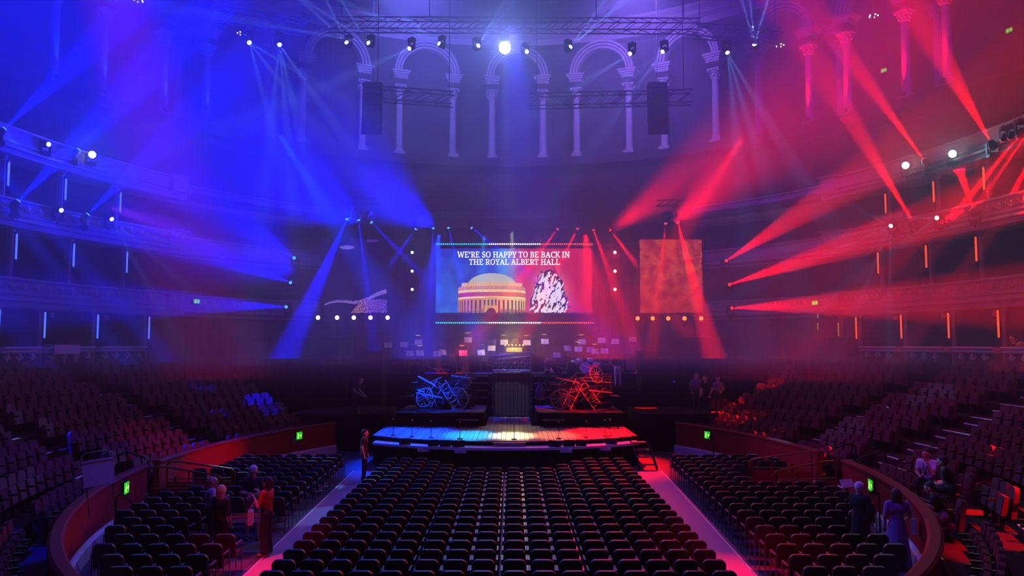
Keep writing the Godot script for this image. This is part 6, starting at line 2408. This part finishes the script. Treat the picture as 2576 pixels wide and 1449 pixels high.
func add_hand(mb: MB, wrist: Vector3, elbow: Vector3, palm_to: Vector3, skin: Color, curl: float) -> void:
	# palm and five bent fingers, appended to the skin
	mb.colored = true
	mb.col = lin(skin)
	var z := (wrist - elbow).normalized()
	var y := (palm_to - z * palm_to.dot(z)).normalized()
	if y.length() < 0.1:
		y = z.cross(Vector3.RIGHT).normalized()
	var x := y.cross(z)
	var b := Basis(x, y, z)
	mb.ball(wrist + z * 0.045, Vector3(0.042, 0.018, 0.055), 8, 6, b)
	for i in 4:
		var base := wrist + z * 0.085 + x * (-0.03 + 0.02 * i)
		var l: float = [0.03, 0.036, 0.034, 0.026][i]
		var d := z
		var p := base
		for j in 3:
			d = (d.rotated(x, curl * (0.35 + 0.25 * j))).normalized()
			var q := p + d * l
			mb.tube(p, q, 0.0095 - 0.001 * j, 0.0085 - 0.001 * j, 5)
			p = q
			l *= 0.8
		mb.ball(p, Vector3.ONE * 0.0075, 5, 4)
	var tb := wrist + z * 0.03 - x * 0.035
	var td := (z * 0.8 - x * 0.6 + y * 0.2 * signf(curl)).normalized()
	mb.tube(tb, tb + td * 0.038, 0.0115, 0.01, 5)
	mb.tube(tb + td * 0.038, tb + td * 0.038 + (td + z * 0.4).normalized() * 0.03, 0.01, 0.008, 5)
	mb.ball(tb + td * 0.038 + (td + z * 0.4).normalized() * 0.03, Vector3.ONE * 0.0085, 5, 4)

func person(label: String, at: Vector3, turn: float, look: Dictionary) -> Node3D:
	# joints are given for a figure of 1.72 m facing +z, feet at the origin
	var o := thing("person", label, "person", at, turn)
	var s: float = look.get("height", 1.72) / 1.72
	o.scale = Vector3.ONE * s
	var j := {
		"pelvis": Vector3(0, 0.96, 0), "waist": Vector3(0, 1.1, 0), "chest": Vector3(0, 1.3, 0), "neck": Vector3(0, 1.47, 0), "head": Vector3(0, 1.6, 0.02),
		"sl": Vector3(-0.185, 1.4, 0), "sr": Vector3(0.185, 1.4, 0), "el": Vector3(-0.25, 1.13, -0.02), "er": Vector3(0.25, 1.13, -0.02), "wl": Vector3(-0.24, 0.88, 0.06), "wr": Vector3(0.24, 0.88, 0.06),
		"hl": Vector3(-0.09, 0.92, 0), "hr": Vector3(0.09, 0.92, 0), "kl": Vector3(-0.11, 0.5, 0.02), "kr": Vector3(0.11, 0.5, 0.02), "al": Vector3(-0.12, 0.09, -0.02), "ar": Vector3(0.12, 0.09, -0.02)}
	for k in look.get("pose", {}):
		j[k] = look.pose[k]
	var lean: Vector3 = look.get("lean", Vector3.ZERO)  # tips everything above the pelvis
	if lean != Vector3.ZERO:
		var r := Basis.from_euler(lean)
		for k in ["waist", "chest", "neck", "head", "sl", "sr"] + look.get("lean_arms", ["el", "er", "wl", "wr"]):
			j[k] = j.pelvis + r * (j[k] - j.pelvis)
	var skin: Color = look.get("skin", Color(0.8, 0.6, 0.5))
	var top: Color = look.get("top", Color(0.1, 0.1, 0.1))
	var legs: Color = look.get("legs", Color(0.08, 0.08, 0.1))
	var shoe: Color = look.get("shoe", Color(0.1, 0.1, 0.1))
	var f := Field.new()
	var lo := Vector3.ONE * 9
	var hi := -lo
	for k in j:
		lo = lo.min(j[k])
		hi = hi.max(j[k])
	f.setup(lo - Vector3(0.2, 0.12, 0.2), hi + Vector3(0.2, 0.15, 0.25), 0.023)
	var wide: float = look.get("wide", 1.0)
	f.bone(j.pelvis + Vector3(-0.055, 0, 0), j.pelvis + Vector3(0.055, 0, 0), 0.125 * wide, 0.125 * wide, T_LEGS, 0.05, 1.1)
	f.bone(j.pelvis + (j.waist - j.pelvis) * 0.4, j.waist, 0.125 * wide, 0.125 * wide, T_TOP, 0.05, 1.1)
	f.bone(j.waist, j.chest, 0.125 * wide, 0.14 * wide, T_TOP, 0.05, 1.15)
	var across: Vector3 = (j.sr - j.sl).normalized()
	f.bone(j.chest - across * 0.07, j.chest + across * 0.07, 0.13 * wide, 0.13 * wide, T_TOP, 0.05, 1.2)
	f.bone(j.sl + across * 0.03, j.sr - across * 0.03, 0.07, 0.07, T_TOP, 0.06)
	f.bone(j.chest.lerp(j.neck, 0.75), j.head - Vector3(0, 0.05, 0.02), 0.06, 0.055, T_SKIN, 0.03)
	var sleeve: float = look.get("sleeve", 0.5)  # share of the arm that is covered
	for e in ["l", "r"]:
		var S: Vector3 = j["s" + e]
		var E: Vector3 = j["e" + e]
		var W: Vector3 = j["w" + e]
		var mid := S.lerp(E, clampf(sleeve * 2.0, 0.05, 1.0))
		f.bone(S, mid, 0.062 * wide, 0.056 * wide, T_TOP, 0.04)
		if sleeve < 0.5:
			f.bone(mid, E, 0.046, 0.042, T_SKIN, 0.02)
			f.bone(E, W, 0.042, 0.028, T_SKIN, 0.03)
		else:
			var m2 := E.lerp(W, clampf(sleeve * 2.0 - 1.0, 0.0, 1.0))
			f.bone(E, m2, 0.05, 0.045, T_TOP, 0.03)
			f.bone(m2, W, 0.036, 0.028, T_SKIN, 0.02)
		var H: Vector3 = j["h" + e]
		var K: Vector3 = j["k" + e]
		var A: Vector3 = j["a" + e]
		var flare: float = look.get("flare", 1.0)
		f.bone(H, K, 0.092 * wide, 0.064 * flare, T_LEGS, 0.05)
		var bare: bool = look.get("bare", false)
		if bare:
			f.bone(K.lerp(H, 0.25), K, 0.055, 0.05, T_SKIN, 0.02)
		f.bone(K, A + (K - A).normalized() * 0.02, 0.058 * flare, 0.043 * flare * flare, T_SKIN if bare else T_LEGS, 0.03)
		var fw: Vector3 = look.get("toe", Vector3(0, -0.05, 0.15))
		if look.has("toes"):
			fw = look.toes[0 if e == "l" else 1]
		f.bone(A + Vector3(0, -0.035, -0.02), A + fw, 0.042, 0.036, T_SHOE, 0.03)
	var mb := MB.new()
	if look.has("pattern"):
		f.patterned = true
		f.pattern = lin(look.pattern)
	f.skin(mb, [lin(skin), lin(top), lin(legs), lin(shoe), lin(skin)], Transform3D.IDENTITY)
	var ht := Transform3D(Basis.from_euler(look.get("gaze", Vector3.ZERO)), j.head)
	add_head(mb, ht, skin)
	for e in ["l", "r"]:
		add_hand(mb, j["w" + e], j["e" + e], look.get("palm_" + e, Vector3(0, 0, -1) if e == "l" else Vector3(0, 0, -1)), skin, look.get("curl", 0.9))
	part("body", mb, M.body, o)
	var eyes := MB.new()
	var brows := MB.new()
	for e in [-1, 1]:
		eyes.ball(ht * Vector3(e * 0.033, 0.006, 0.088), Vector3(0.013, 0.009, 0.012), 6, 4, ht.basis)
		brows.box(ht * Vector3(e * 0.034, 0.03, 0.1), Vector3(0.036, 0.007, 0.012), ht.basis)
	part("eyes", eyes, M.eye, o)
	part("brows", brows, M.brow, o)
	var lips := MB.new()
	lips.ball(ht * Vector3(0, -0.062, 0.083), Vector3(0.022, 0.007, 0.012), 7, 4, ht.basis)
	part("lips", lips, M.lip, o)
	if look.get("hair_length", 0.0) >= 0.0:
		add_hair(o, ht, look.get("hair", Color(0.2, 0.13, 0.08)), look.get("hair_length", 0.0))
	return o

func seated(extra := {}) -> Dictionary:  # hips on a seat, facing +z; origin at the floor below the hips
	var p := {"pelvis": Vector3(0, 0.55, 0), "waist": Vector3(0, 0.69, 0), "chest": Vector3(0, 0.89, 0), "neck": Vector3(0, 1.06, 0), "head": Vector3(0, 1.19, 0.02), "sl": Vector3(-0.185, 0.99, 0), "sr": Vector3(0.185, 0.99, 0),
		"el": Vector3(-0.23, 0.74, 0.1), "er": Vector3(0.23, 0.74, 0.1), "wl": Vector3(-0.12, 0.66, 0.32), "wr": Vector3(0.12, 0.66, 0.32), "hl": Vector3(-0.1, 0.53, 0.02), "hr": Vector3(0.1, 0.53, 0.02),
		"kl": Vector3(-0.15, 0.52, 0.44), "kr": Vector3(0.15, 0.52, 0.44), "al": Vector3(-0.15, 0.09, 0.46), "ar": Vector3(0.15, 0.09, 0.46)}
	for k in extra:
		p[k] = extra[k]
	return p

func skirt(o: Node3D, m: Material, top_y: float, r0: float, r1: float, called := "skirt") -> void:
	var mb := MB.new()
	var n := 28
	for k in 7:
		var fa := k / 7.0
		var fb := (k + 1) / 7.0
		for i in n:
			var q := []
			for e in [[i, fa], [i + 1, fa], [i + 1, fb], [i, fb]]:
				var a: float = TAU * e[0] / n
				var r: float = lerpf(r0, r1, pow(e[1], 0.8)) * (1.0 + 0.07 * sin(a * 7.0) * e[1])
				q.append(Vector3(sin(a) * r, lerpf(top_y, 0.1, e[1]), cos(a) * r * 0.85))
			mb.quad(q[3], q[2], q[1], q[0])
	part(called, mb, m, o)

func sitters_list() -> Array:
	return [[Vector3(9.85, 0.35, -18.5), -1.9], [Vector3(10.85, 0.77, -21.0), -1.9], [Vector3(10.65, 0.77, -19.5), -1.3]]

func people() -> void:
	M.eye = std(Color(0.12, 0.09, 0.08), 0.3)
	M.brow = std(Color(0.25, 0.16, 0.12), 0.8)
	M.lip = std(Color(0.6, 0.3, 0.28), 0.5)
	# the standing group by the aisle
	var w := person("woman in a red blouse and wide dark trousers standing at the aisle", Vector3(-5.62, 0.015, -18.55), -1.75, {"height": 1.76, "top": Color(0.72, 0.07, 0.07), "legs": Color(0.13, 0.1, 0.13), "shoe": Color(0.6, 0.5, 0.48), "hair": Color(0.28, 0.1, 0.06), "hair_length": 0.28, "sleeve": 0.3, "flare": 1.35, "wide": 0.95,
		"pose": {"el": Vector3(-0.22, 1.14, 0.12), "wl": Vector3(-0.14, 1.36, 0.27), "er": Vector3(0.23, 1.13, 0.1), "wr": Vector3(0.12, 1.3, 0.26)}, "gaze": Vector3(-0.05, 0.1, 0)})
	var bag := MB.new()
	bag.box(Vector3(0.1, 0.86, 0.34), Vector3(0.32, 0.3, 0.1), Basis(Vector3.UP, 0.4))
	var bo := thing("tote_bag", "pale cloth tote bag hanging from the arm of the red-shirted woman", "bag")
	bo.transform = w.transform
	part("pouch", bag, M.white_paint, bo)
	bag = MB.new()
	bag.run([Vector3(-0.02, 1.0, 0.36), Vector3(0.05, 1.2, 0.24), Vector3(0.14, 1.24, 0.2), Vector3(0.2, 1.16, 0.24), Vector3(0.22, 1.0, 0.32)], 0.012, 5)
	part("strap", bag, M.white_paint, bo)
	person("grey-haired man in a dark shirt and pale shorts facing the red-shirted woman", Vector3(-6.45, 0, -20.1), 0.35, {"height": 1.8, "top": Color(0.08, 0.08, 0.12), "legs": Color(0.55, 0.48, 0.45), "hair": Color(0.78, 0.74, 0.74), "sleeve": 0.35, "bare": true,
		"pose": {"el": Vector3(-0.25, 1.12, 0.06), "wl": Vector3(0.02, 1.1, 0.22), "er": Vector3(0.25, 1.12, 0.06), "wr": Vector3(-0.04, 1.06, 0.22)}, "gaze": Vector3(0.25, 0.1, 0)})
	person("blonde long-haired woman in black with her back turned", Vector3(-6.5, 0, -18.05), 2.75, {"height": 1.68, "top": Color(0.03, 0.03, 0.035), "legs": Color(0.03, 0.03, 0.035), "hair": Color(0.85, 0.7, 0.5), "hair_length": 0.34, "sleeve": 0.5, "pose": {"er": Vector3(0.26, 1.16, 0.08), "wr": Vector3(0.1, 1.38, 0.2)}})
	person("man in a pale patterned shirt standing behind the blonde woman", Vector3(-6.98, 0, -18.75), 1.9, {"height": 1.77, "top": Color(0.62, 0.6, 0.72), "pattern": Color(0.28, 0.26, 0.42), "legs": Color(0.1, 0.1, 0.16), "hair": Color(0.3, 0.22, 0.2), "hair_length": -1.0, "sleeve": 0.4, "wide": 1.08,
		"pose": {"el": Vector3(-0.24, 1.14, 0.08), "wl": Vector3(-0.08, 1.06, 0.26), "er": Vector3(0.24, 1.14, 0.08), "wr": Vector3(0.08, 1.06, 0.26)}})
	# stage crew
	person("stagehand in a dark T-shirt in profile beside the blue end of the stage", Vector3(-5.25, 0.015, -28.6), 1.5, {"height": 1.78, "top": Color(0.05, 0.05, 0.06), "hair": Color(0.12, 0.08, 0.06), "sleeve": 0.3})
	person("fair-haired woman in black standing on the stairs beside the centre gate", Vector3(1.85, 2.435, -42.0), 0.9, {"height": 1.66, "top": Color(0.05, 0.05, 0.06), "legs": Color(0.03, 0.03, 0.04), "hair": Color(0.85, 0.68, 0.5), "hair_length": 0.06, "sleeve": 0.25, "gaze": Vector3(0.5, 0, 0),
		"pose": {"el": Vector3(-0.24, 1.12, 0.1), "wl": Vector3(-0.08, 1.02, 0.3), "er": Vector3(0.24, 1.12, 0.1), "wr": Vector3(0.08, 1.0, 0.3)}})
	var deck := MB.new()
	deck.box(Vector3(5.75, 1.85, -42.15), Vector3(1.2, 1.5, 1.2))
	deck.box(Vector3(5.75, 0.55, -42.15), Vector3(1.1, 1.1, 1.1))
	single("stage_block", deck, M.drape, "black block beside the red barricade under the man in pale trousers", "platform")
	person("man in a dark top and pale trousers with a hand on his hip", Vector3(5.55, 2.6, -41.9), 2.9, {"height": 1.8, "top": Color(0.06, 0.05, 0.07), "legs": Color(0.72, 0.68, 0.74), "hair": Color(0.2, 0.12, 0.1), "sleeve": 0.3, "pose": {"er": Vector3(0.4, 1.2, -0.06), "wr": Vector3(0.17, 1.02, -0.02)}})
	# wings
	for s in [-1, 1]:
		deck = MB.new()
		deck.box(Vector3(s * 7.9, 0.84, -38.4), Vector3(4.2, 1.68, 4.0))
		single("wing_deck", deck, M.drape, "black wing platform beside the stage, %s side" % ("blue" if s < 0 else "red"), "platform")
	deck = MB.new()
	deck.box(Vector3(12.0, 1.37, -43.6), Vector3(3.0, 2.74, 2.0))
	single("wing_deck", deck, M.drape, "higher black platform behind the red lit stalls", "platform")
	person("stagehand in black shorts and a dark hoodie at the dark hoarding", Vector3(12.2, 2.75, -43.2), 0.3, {"height": 1.82, "top": Color(0.08, 0.06, 0.1), "legs": Color(0.04, 0.04, 0.05), "bare": true, "hair": Color(0.08, 0.05, 0.05), "pose": {"el": Vector3(-0.27, 1.14, 0.05), "wl": Vector3(-0.08, 1.12, 0.22), "er": Vector3(0.27, 1.14, 0.05), "wr": Vector3(0.08, 1.16, 0.22)}})
	person("person in a checked purple shirt with back turned by the wing", Vector3(8.75, 1.69, -38.0), 2.7, {"height": 1.75, "top": Color(0.42, 0.3, 0.6), "pattern": Color(0.22, 0.12, 0.35), "legs": Color(0.12, 0.1, 0.2), "hair": Color(0.5, 0.4, 0.42), "hair_length": -1.0})
	person("woman in a lilac T-shirt with folded hands by the stalls end", Vector3(9.5, 1.69, -36.9), 0.2, {"height": 1.66, "top": Color(0.62, 0.5, 0.75), "legs": Color(0.08, 0.05, 0.1), "hair": Color(0.15, 0.08, 0.08), "hair_length": 0.02, "sleeve": 0.3, "pose": {"el": Vector3(-0.24, 1.12, 0.08), "wl": Vector3(-0.03, 1.02, 0.2), "er": Vector3(0.24, 1.12, 0.08), "wr": Vector3(0.05, 1.0, 0.2)}})
	person("stagehand in black bending forward with bare forearms by the stalls end", Vector3(8.95, 1.69, -36.7), -0.5, {"height": 1.78, "top": Color(0.05, 0.04, 0.05), "legs": Color(0.05, 0.04, 0.06), "hair": Color(0.12, 0.06, 0.06), "sleeve": 0.3, "lean": Vector3(0.45, 0, 0), "lean_arms": ["el", "er"], "pose": {"el": Vector3(-0.25, 1.1, 0.06), "er": Vector3(0.25, 1.1, 0.06), "wl": Vector3(-0.2, 0.8, 0.38), "wr": Vector3(0.2, 0.78, 0.36)}})
	person("stagehand in black with a pale raised forearm behind the red end tower", Vector3(8.7, 2.75, -43.6), 0.6, {"height": 1.75, "top": Color(0.05, 0.04, 0.05), "sleeve": 0.3, "pose": {"er": Vector3(0.28, 1.16, 0.1), "wr": Vector3(0.34, 1.34, 0.28)}})
	deck = MB.new()
	deck.box(Vector3(9.1, 1.37, -43.6), Vector3(2.4, 2.74, 1.6))
	single("wing_deck", deck, M.drape, "black platform behind the red end tower", "platform")
	person("stagehand in black bent over equipment in the blue wing", Vector3(-7.35, 1.69, -37.2), 1.2, {"height": 1.75, "top": Color(0.05, 0.05, 0.06), "sleeve": 0.3, "lean": Vector3(0.6, 0, 0), "lean_arms": ["el", "er"], "pose": {"el": Vector3(-0.24, 1.08, 0.08), "er": Vector3(0.24, 1.08, 0.08), "wl": Vector3(-0.14, 0.78, 0.52), "wr": Vector3(0.14, 0.76, 0.5)}})
	var bt := thing("bottle", "small amber bottle glinting on the blue wing platform", "bottle", Vector3(-7.0, 1.69, -36.6))
	var bm := MB.new()
	bm.lathe([Vector2(0.0, 0), Vector2(0.05, 0), Vector2(0.05, 0.2), Vector2(0.02, 0.27), Vector2(0.02, 0.33)], Vector3.ZERO, 8)
	part("glass", bm, M.brass, bt)
	bm = MB.new()
	bm.lathe([Vector2(0.023, 0.33), Vector2(0.023, 0.36), Vector2(0.0, 0.36)], Vector3.ZERO, 8)
	part("cap", bm, M.white_paint, bt)
	# right hand side of the arena and stalls
	w = person("white-haired person in a long dark coat beside the barrier", Vector3(7.9, 0, -18.35), 2.2, {"height": 1.7, "top": Color(0.04, 0.04, 0.06), "legs": Color(0.1, 0.08, 0.16), "hair": Color(0.86, 0.8, 0.84), "hair_length": 0.02, "sleeve": 0.9, "wide": 1.12, "pose": {"er": Vector3(0.26, 1.14, 0.1), "wr": Vector3(0.18, 1.02, 0.34)}})
	M.coat = std(Color(0.05, 0.05, 0.07), 0.85)
	skirt_part(w, M.coat, 1.05, 0.17, 0.22, 0.5, "coat_skirt")
	w = person("woman in a long lilac dress with her back turned beside the barrier", Vector3(8.35, 0, -17.55), 2.95, {"height": 1.7, "top": Color(0.6, 0.42, 0.68), "legs": Color(0.6, 0.42, 0.68), "hair": Color(0.4, 0.22, 0.2), "hair_length": 0.14, "sleeve": 0.35, "pose": {"el": Vector3(-0.27, 1.14, 0.02), "wl": Vector3(-0.2, 1.0, 0.22)}})
	M.lilac = textured(Color(0.55, 0.38, 0.64), Color(0.66, 0.48, 0.74), 0.2, 4.0, 0.85)
	skirt(w, M.lilac, 1.08, 0.15, 0.27, "dress_skirt")
	var hb := thing("shoulder_bag", "pale shoulder bag hanging on the woman in the lilac dress", "bag", Vector3(8.35, 0, -17.55), 2.95)
	bm = MB.new()
	bm.prism(PackedVector2Array([Vector2(-0.15, 0), Vector2(0.15, 0), Vector2(0.1, 0.3), Vector2(-0.1, 0.3)]), -0.05, 0.05, Transform3D(Basis(Vector3.UP, 1.3), Vector3(-0.33, 0.78, 0.0)))
	part("pouch", bm, M.white_paint, hb)
	bm = MB.new()
	bm.run([Vector3(-0.33, 1.06, 0.1), Vector3(-0.25, 1.4, 0.04), Vector3(-0.2, 1.47, 0), Vector3(-0.25, 1.4, -0.05), Vector3(-0.33, 1.06, -0.1)], 0.012, 5)
	part("strap", bm, M.white_paint, hb)
	var sl := sitters_list()
	person("man in a black T-shirt and pale trousers sitting sideways by the barrier", sl[0][0], -2.1, {"height": 1.78, "top": Color(0.05, 0.04, 0.05), "legs": Color(0.72, 0.62, 0.6), "shoe": Color(0.75, 0.7, 0.7), "hair": Color(0.1, 0.05, 0.05), "sleeve": 0.3, "lean": Vector3(0.35, 0, 0), "lean_arms": ["el", "er"], "gaze": Vector3(0.3, 0, 0),
		"pose": seated({"wl": Vector3(-0.1, 0.9, 0.48), "wr": Vector3(0.1, 0.9, 0.5), "el": Vector3(-0.24, 0.8, 0.12), "er": Vector3(0.24, 0.8, 0.12), "kl": Vector3(-0.34, 0.5, 0.3), "al": Vector3(-0.6, 0.12, 0.3)})})
	w = person("man in a white T-shirt with a dark lanyard sitting in the stalls", sl[1][0], -0.75, {"height": 1.78, "top": Color(0.85, 0.84, 0.9), "legs": Color(0.12, 0.08, 0.14), "hair": Color(0.2, 0.1, 0.1), "sleeve": 0.3, "lean": Vector3(0.2, 0, 0), "lean_arms": ["el"], "pose": seated({"er": Vector3(0.2, 0.72, 0.3), "wr": Vector3(0.06, 1.02, 0.32)})})
	bm = MB.new()
	bm.run([Vector3(-0.08, 1.03, 0.1), Vector3(-0.05, 0.9, 0.24), Vector3(0.0, 0.76, 0.25), Vector3(0.05, 0.9, 0.24), Vector3(0.08, 1.03, 0.1)], 0.01, 5)
	bm.box(Vector3(0, 0.72, 0.25), Vector3(0.08, 0.1, 0.01))
	part("lanyard", bm, M.black, w)
	person("man in a dark shirt sitting in profile opposite the man in white", sl[2][0], -2.2, {"height": 1.8, "top": Color(0.14, 0.06, 0.09), "legs": Color(0.08, 0.05, 0.08), "hair": Color(0.12, 0.06, 0.06), "hair_length": 0.0, "sleeve": 0.35, "lean": Vector3(0.3, 0, 0), "lean_arms": ["el", "er"], "pose": seated()})
	for i in 3:
		# the seats the men sit on are tipped down
		var q: Array = sl[i]
		var t := atan2((q[0].x - CX) / EA, -(q[0].z - CZ) / EB)
		var o := thing("stalls_seat", "tipped-down stalls seat under %s" % ["the man sitting sideways by the barrier", "the man in the white T-shirt", "the man in the dark shirt"][i], "seat", q[0], 0.0, "tip-up seats of the raked stalls")
		o.basis = ell_basis(t)
		var mm := stalls_seat_parts()
		piece("backrest", mm[0], M.seat_red, o, Transform3D(Basis.IDENTITY, Vector3(0, 0, 0.06)))
		bm = MB.new()
		bm.box(Vector3(0, 0.39, 0.0), Vector3(0.45, 0.09, 0.42))
		part("seat", bm, M.seat_red, o)
		piece("arm_stand", mm[2], M.seat_wood, o)
	# worker leaning over a box ledge in a bright vest
	var tv := t_seen(2568, 8.6)
	w = person("worker in navy with a yellow-green sleeve leaning over the box ledge", ell(tv, 8.75, 3.7), 0.0, {"height": 1.75, "top": Color(0.06, 0.07, 0.2), "hair": Color(0.06, 0.04, 0.05), "lean": Vector3(0.9, 0, 0), "lean_arms": ["el", "er"], "sleeve": 0.9, "pose": {"el": Vector3(-0.25, 1.12, 0.1), "er": Vector3(0.25, 1.12, 0.1), "wl": Vector3(-0.3, 1.0, 0.62), "wr": Vector3(0.3, 1.0, 0.6)}})
	w.basis = Basis.looking_at(ell_out(tv), Vector3.UP)
	bm = MB.new()
	bm.ball(Vector3(0.3, 1.15, 0.42), Vector3(0.11, 0.1, 0.16), 8, 6)
	bm.ball(Vector3(0.32, 1.12, 0.55), Vector3(0.07, 0.07, 0.12), 8, 6)
	part("vest", bm, std(Color(0.75, 0.9, 0.1), 0.8), w)
	# a pale coat hung beside the centre gate
	var co := thing("hung_coat", "crumpled pale coat hung on a stand beside the centre gate", "coat", Vector3(1.42, PLATFORM + 0.03, -40.6), 0.2)
	bm = MB.new()
	for k in 6:
		for i in 14:
			var qd := []
			for e in [[i, k], [i + 1, k], [i + 1, k + 1], [i, k + 1]]:
				var a: float = TAU * e[0] / 14
				var fy: float = e[1] / 6.0
				var r: float = lerpf(0.08, 0.22, sin(fy * 2.2)) * (1.0 + 0.16 * sin(a * 5.0 + fy * 3.0))
				qd.append(Vector3(sin(a) * r, 1.15 - 0.85 * fy, cos(a) * r * 0.5))
			bm.quad(qd[3], qd[2], qd[1], qd[0])
	part("cloth", bm, std(Color(0.3, 0.29, 0.24), 0.9), co)
	bm = MB.new()
	bm.tube(Vector3.ZERO, Vector3(0, 1.3, 0), 0.02, 0.02, 6)
	bm.tube(Vector3(-0.2, 0.01, 0), Vector3(0.2, 0.01, 0), 0.02, 0.02, 6)
	part("stand", bm, M.dark_metal, co)

func skirt_part(o: Node3D, m: Material, y0: float, r0: float, r1: float, y1: float, called: String) -> void:
	var mb := MB.new()
	var n := 24
	for k in 5:
		for i in n:
			var q := []
			for e in [[i, k], [i + 1, k], [i + 1, k + 1], [i, k + 1]]:
				var a: float = TAU * e[0] / n
				var f: float = e[1] / 5.0
				var r: float = lerpf(r0, r1, f) * (1.0 + 0.05 * sin(a * 6.0) * f)
				q.append(Vector3(sin(a) * r, lerpf(y0, y1, f), cos(a) * r * 0.85))
			mb.quad(q[3], q[2], q[1], q[0])
	part(called, mb, m, o)
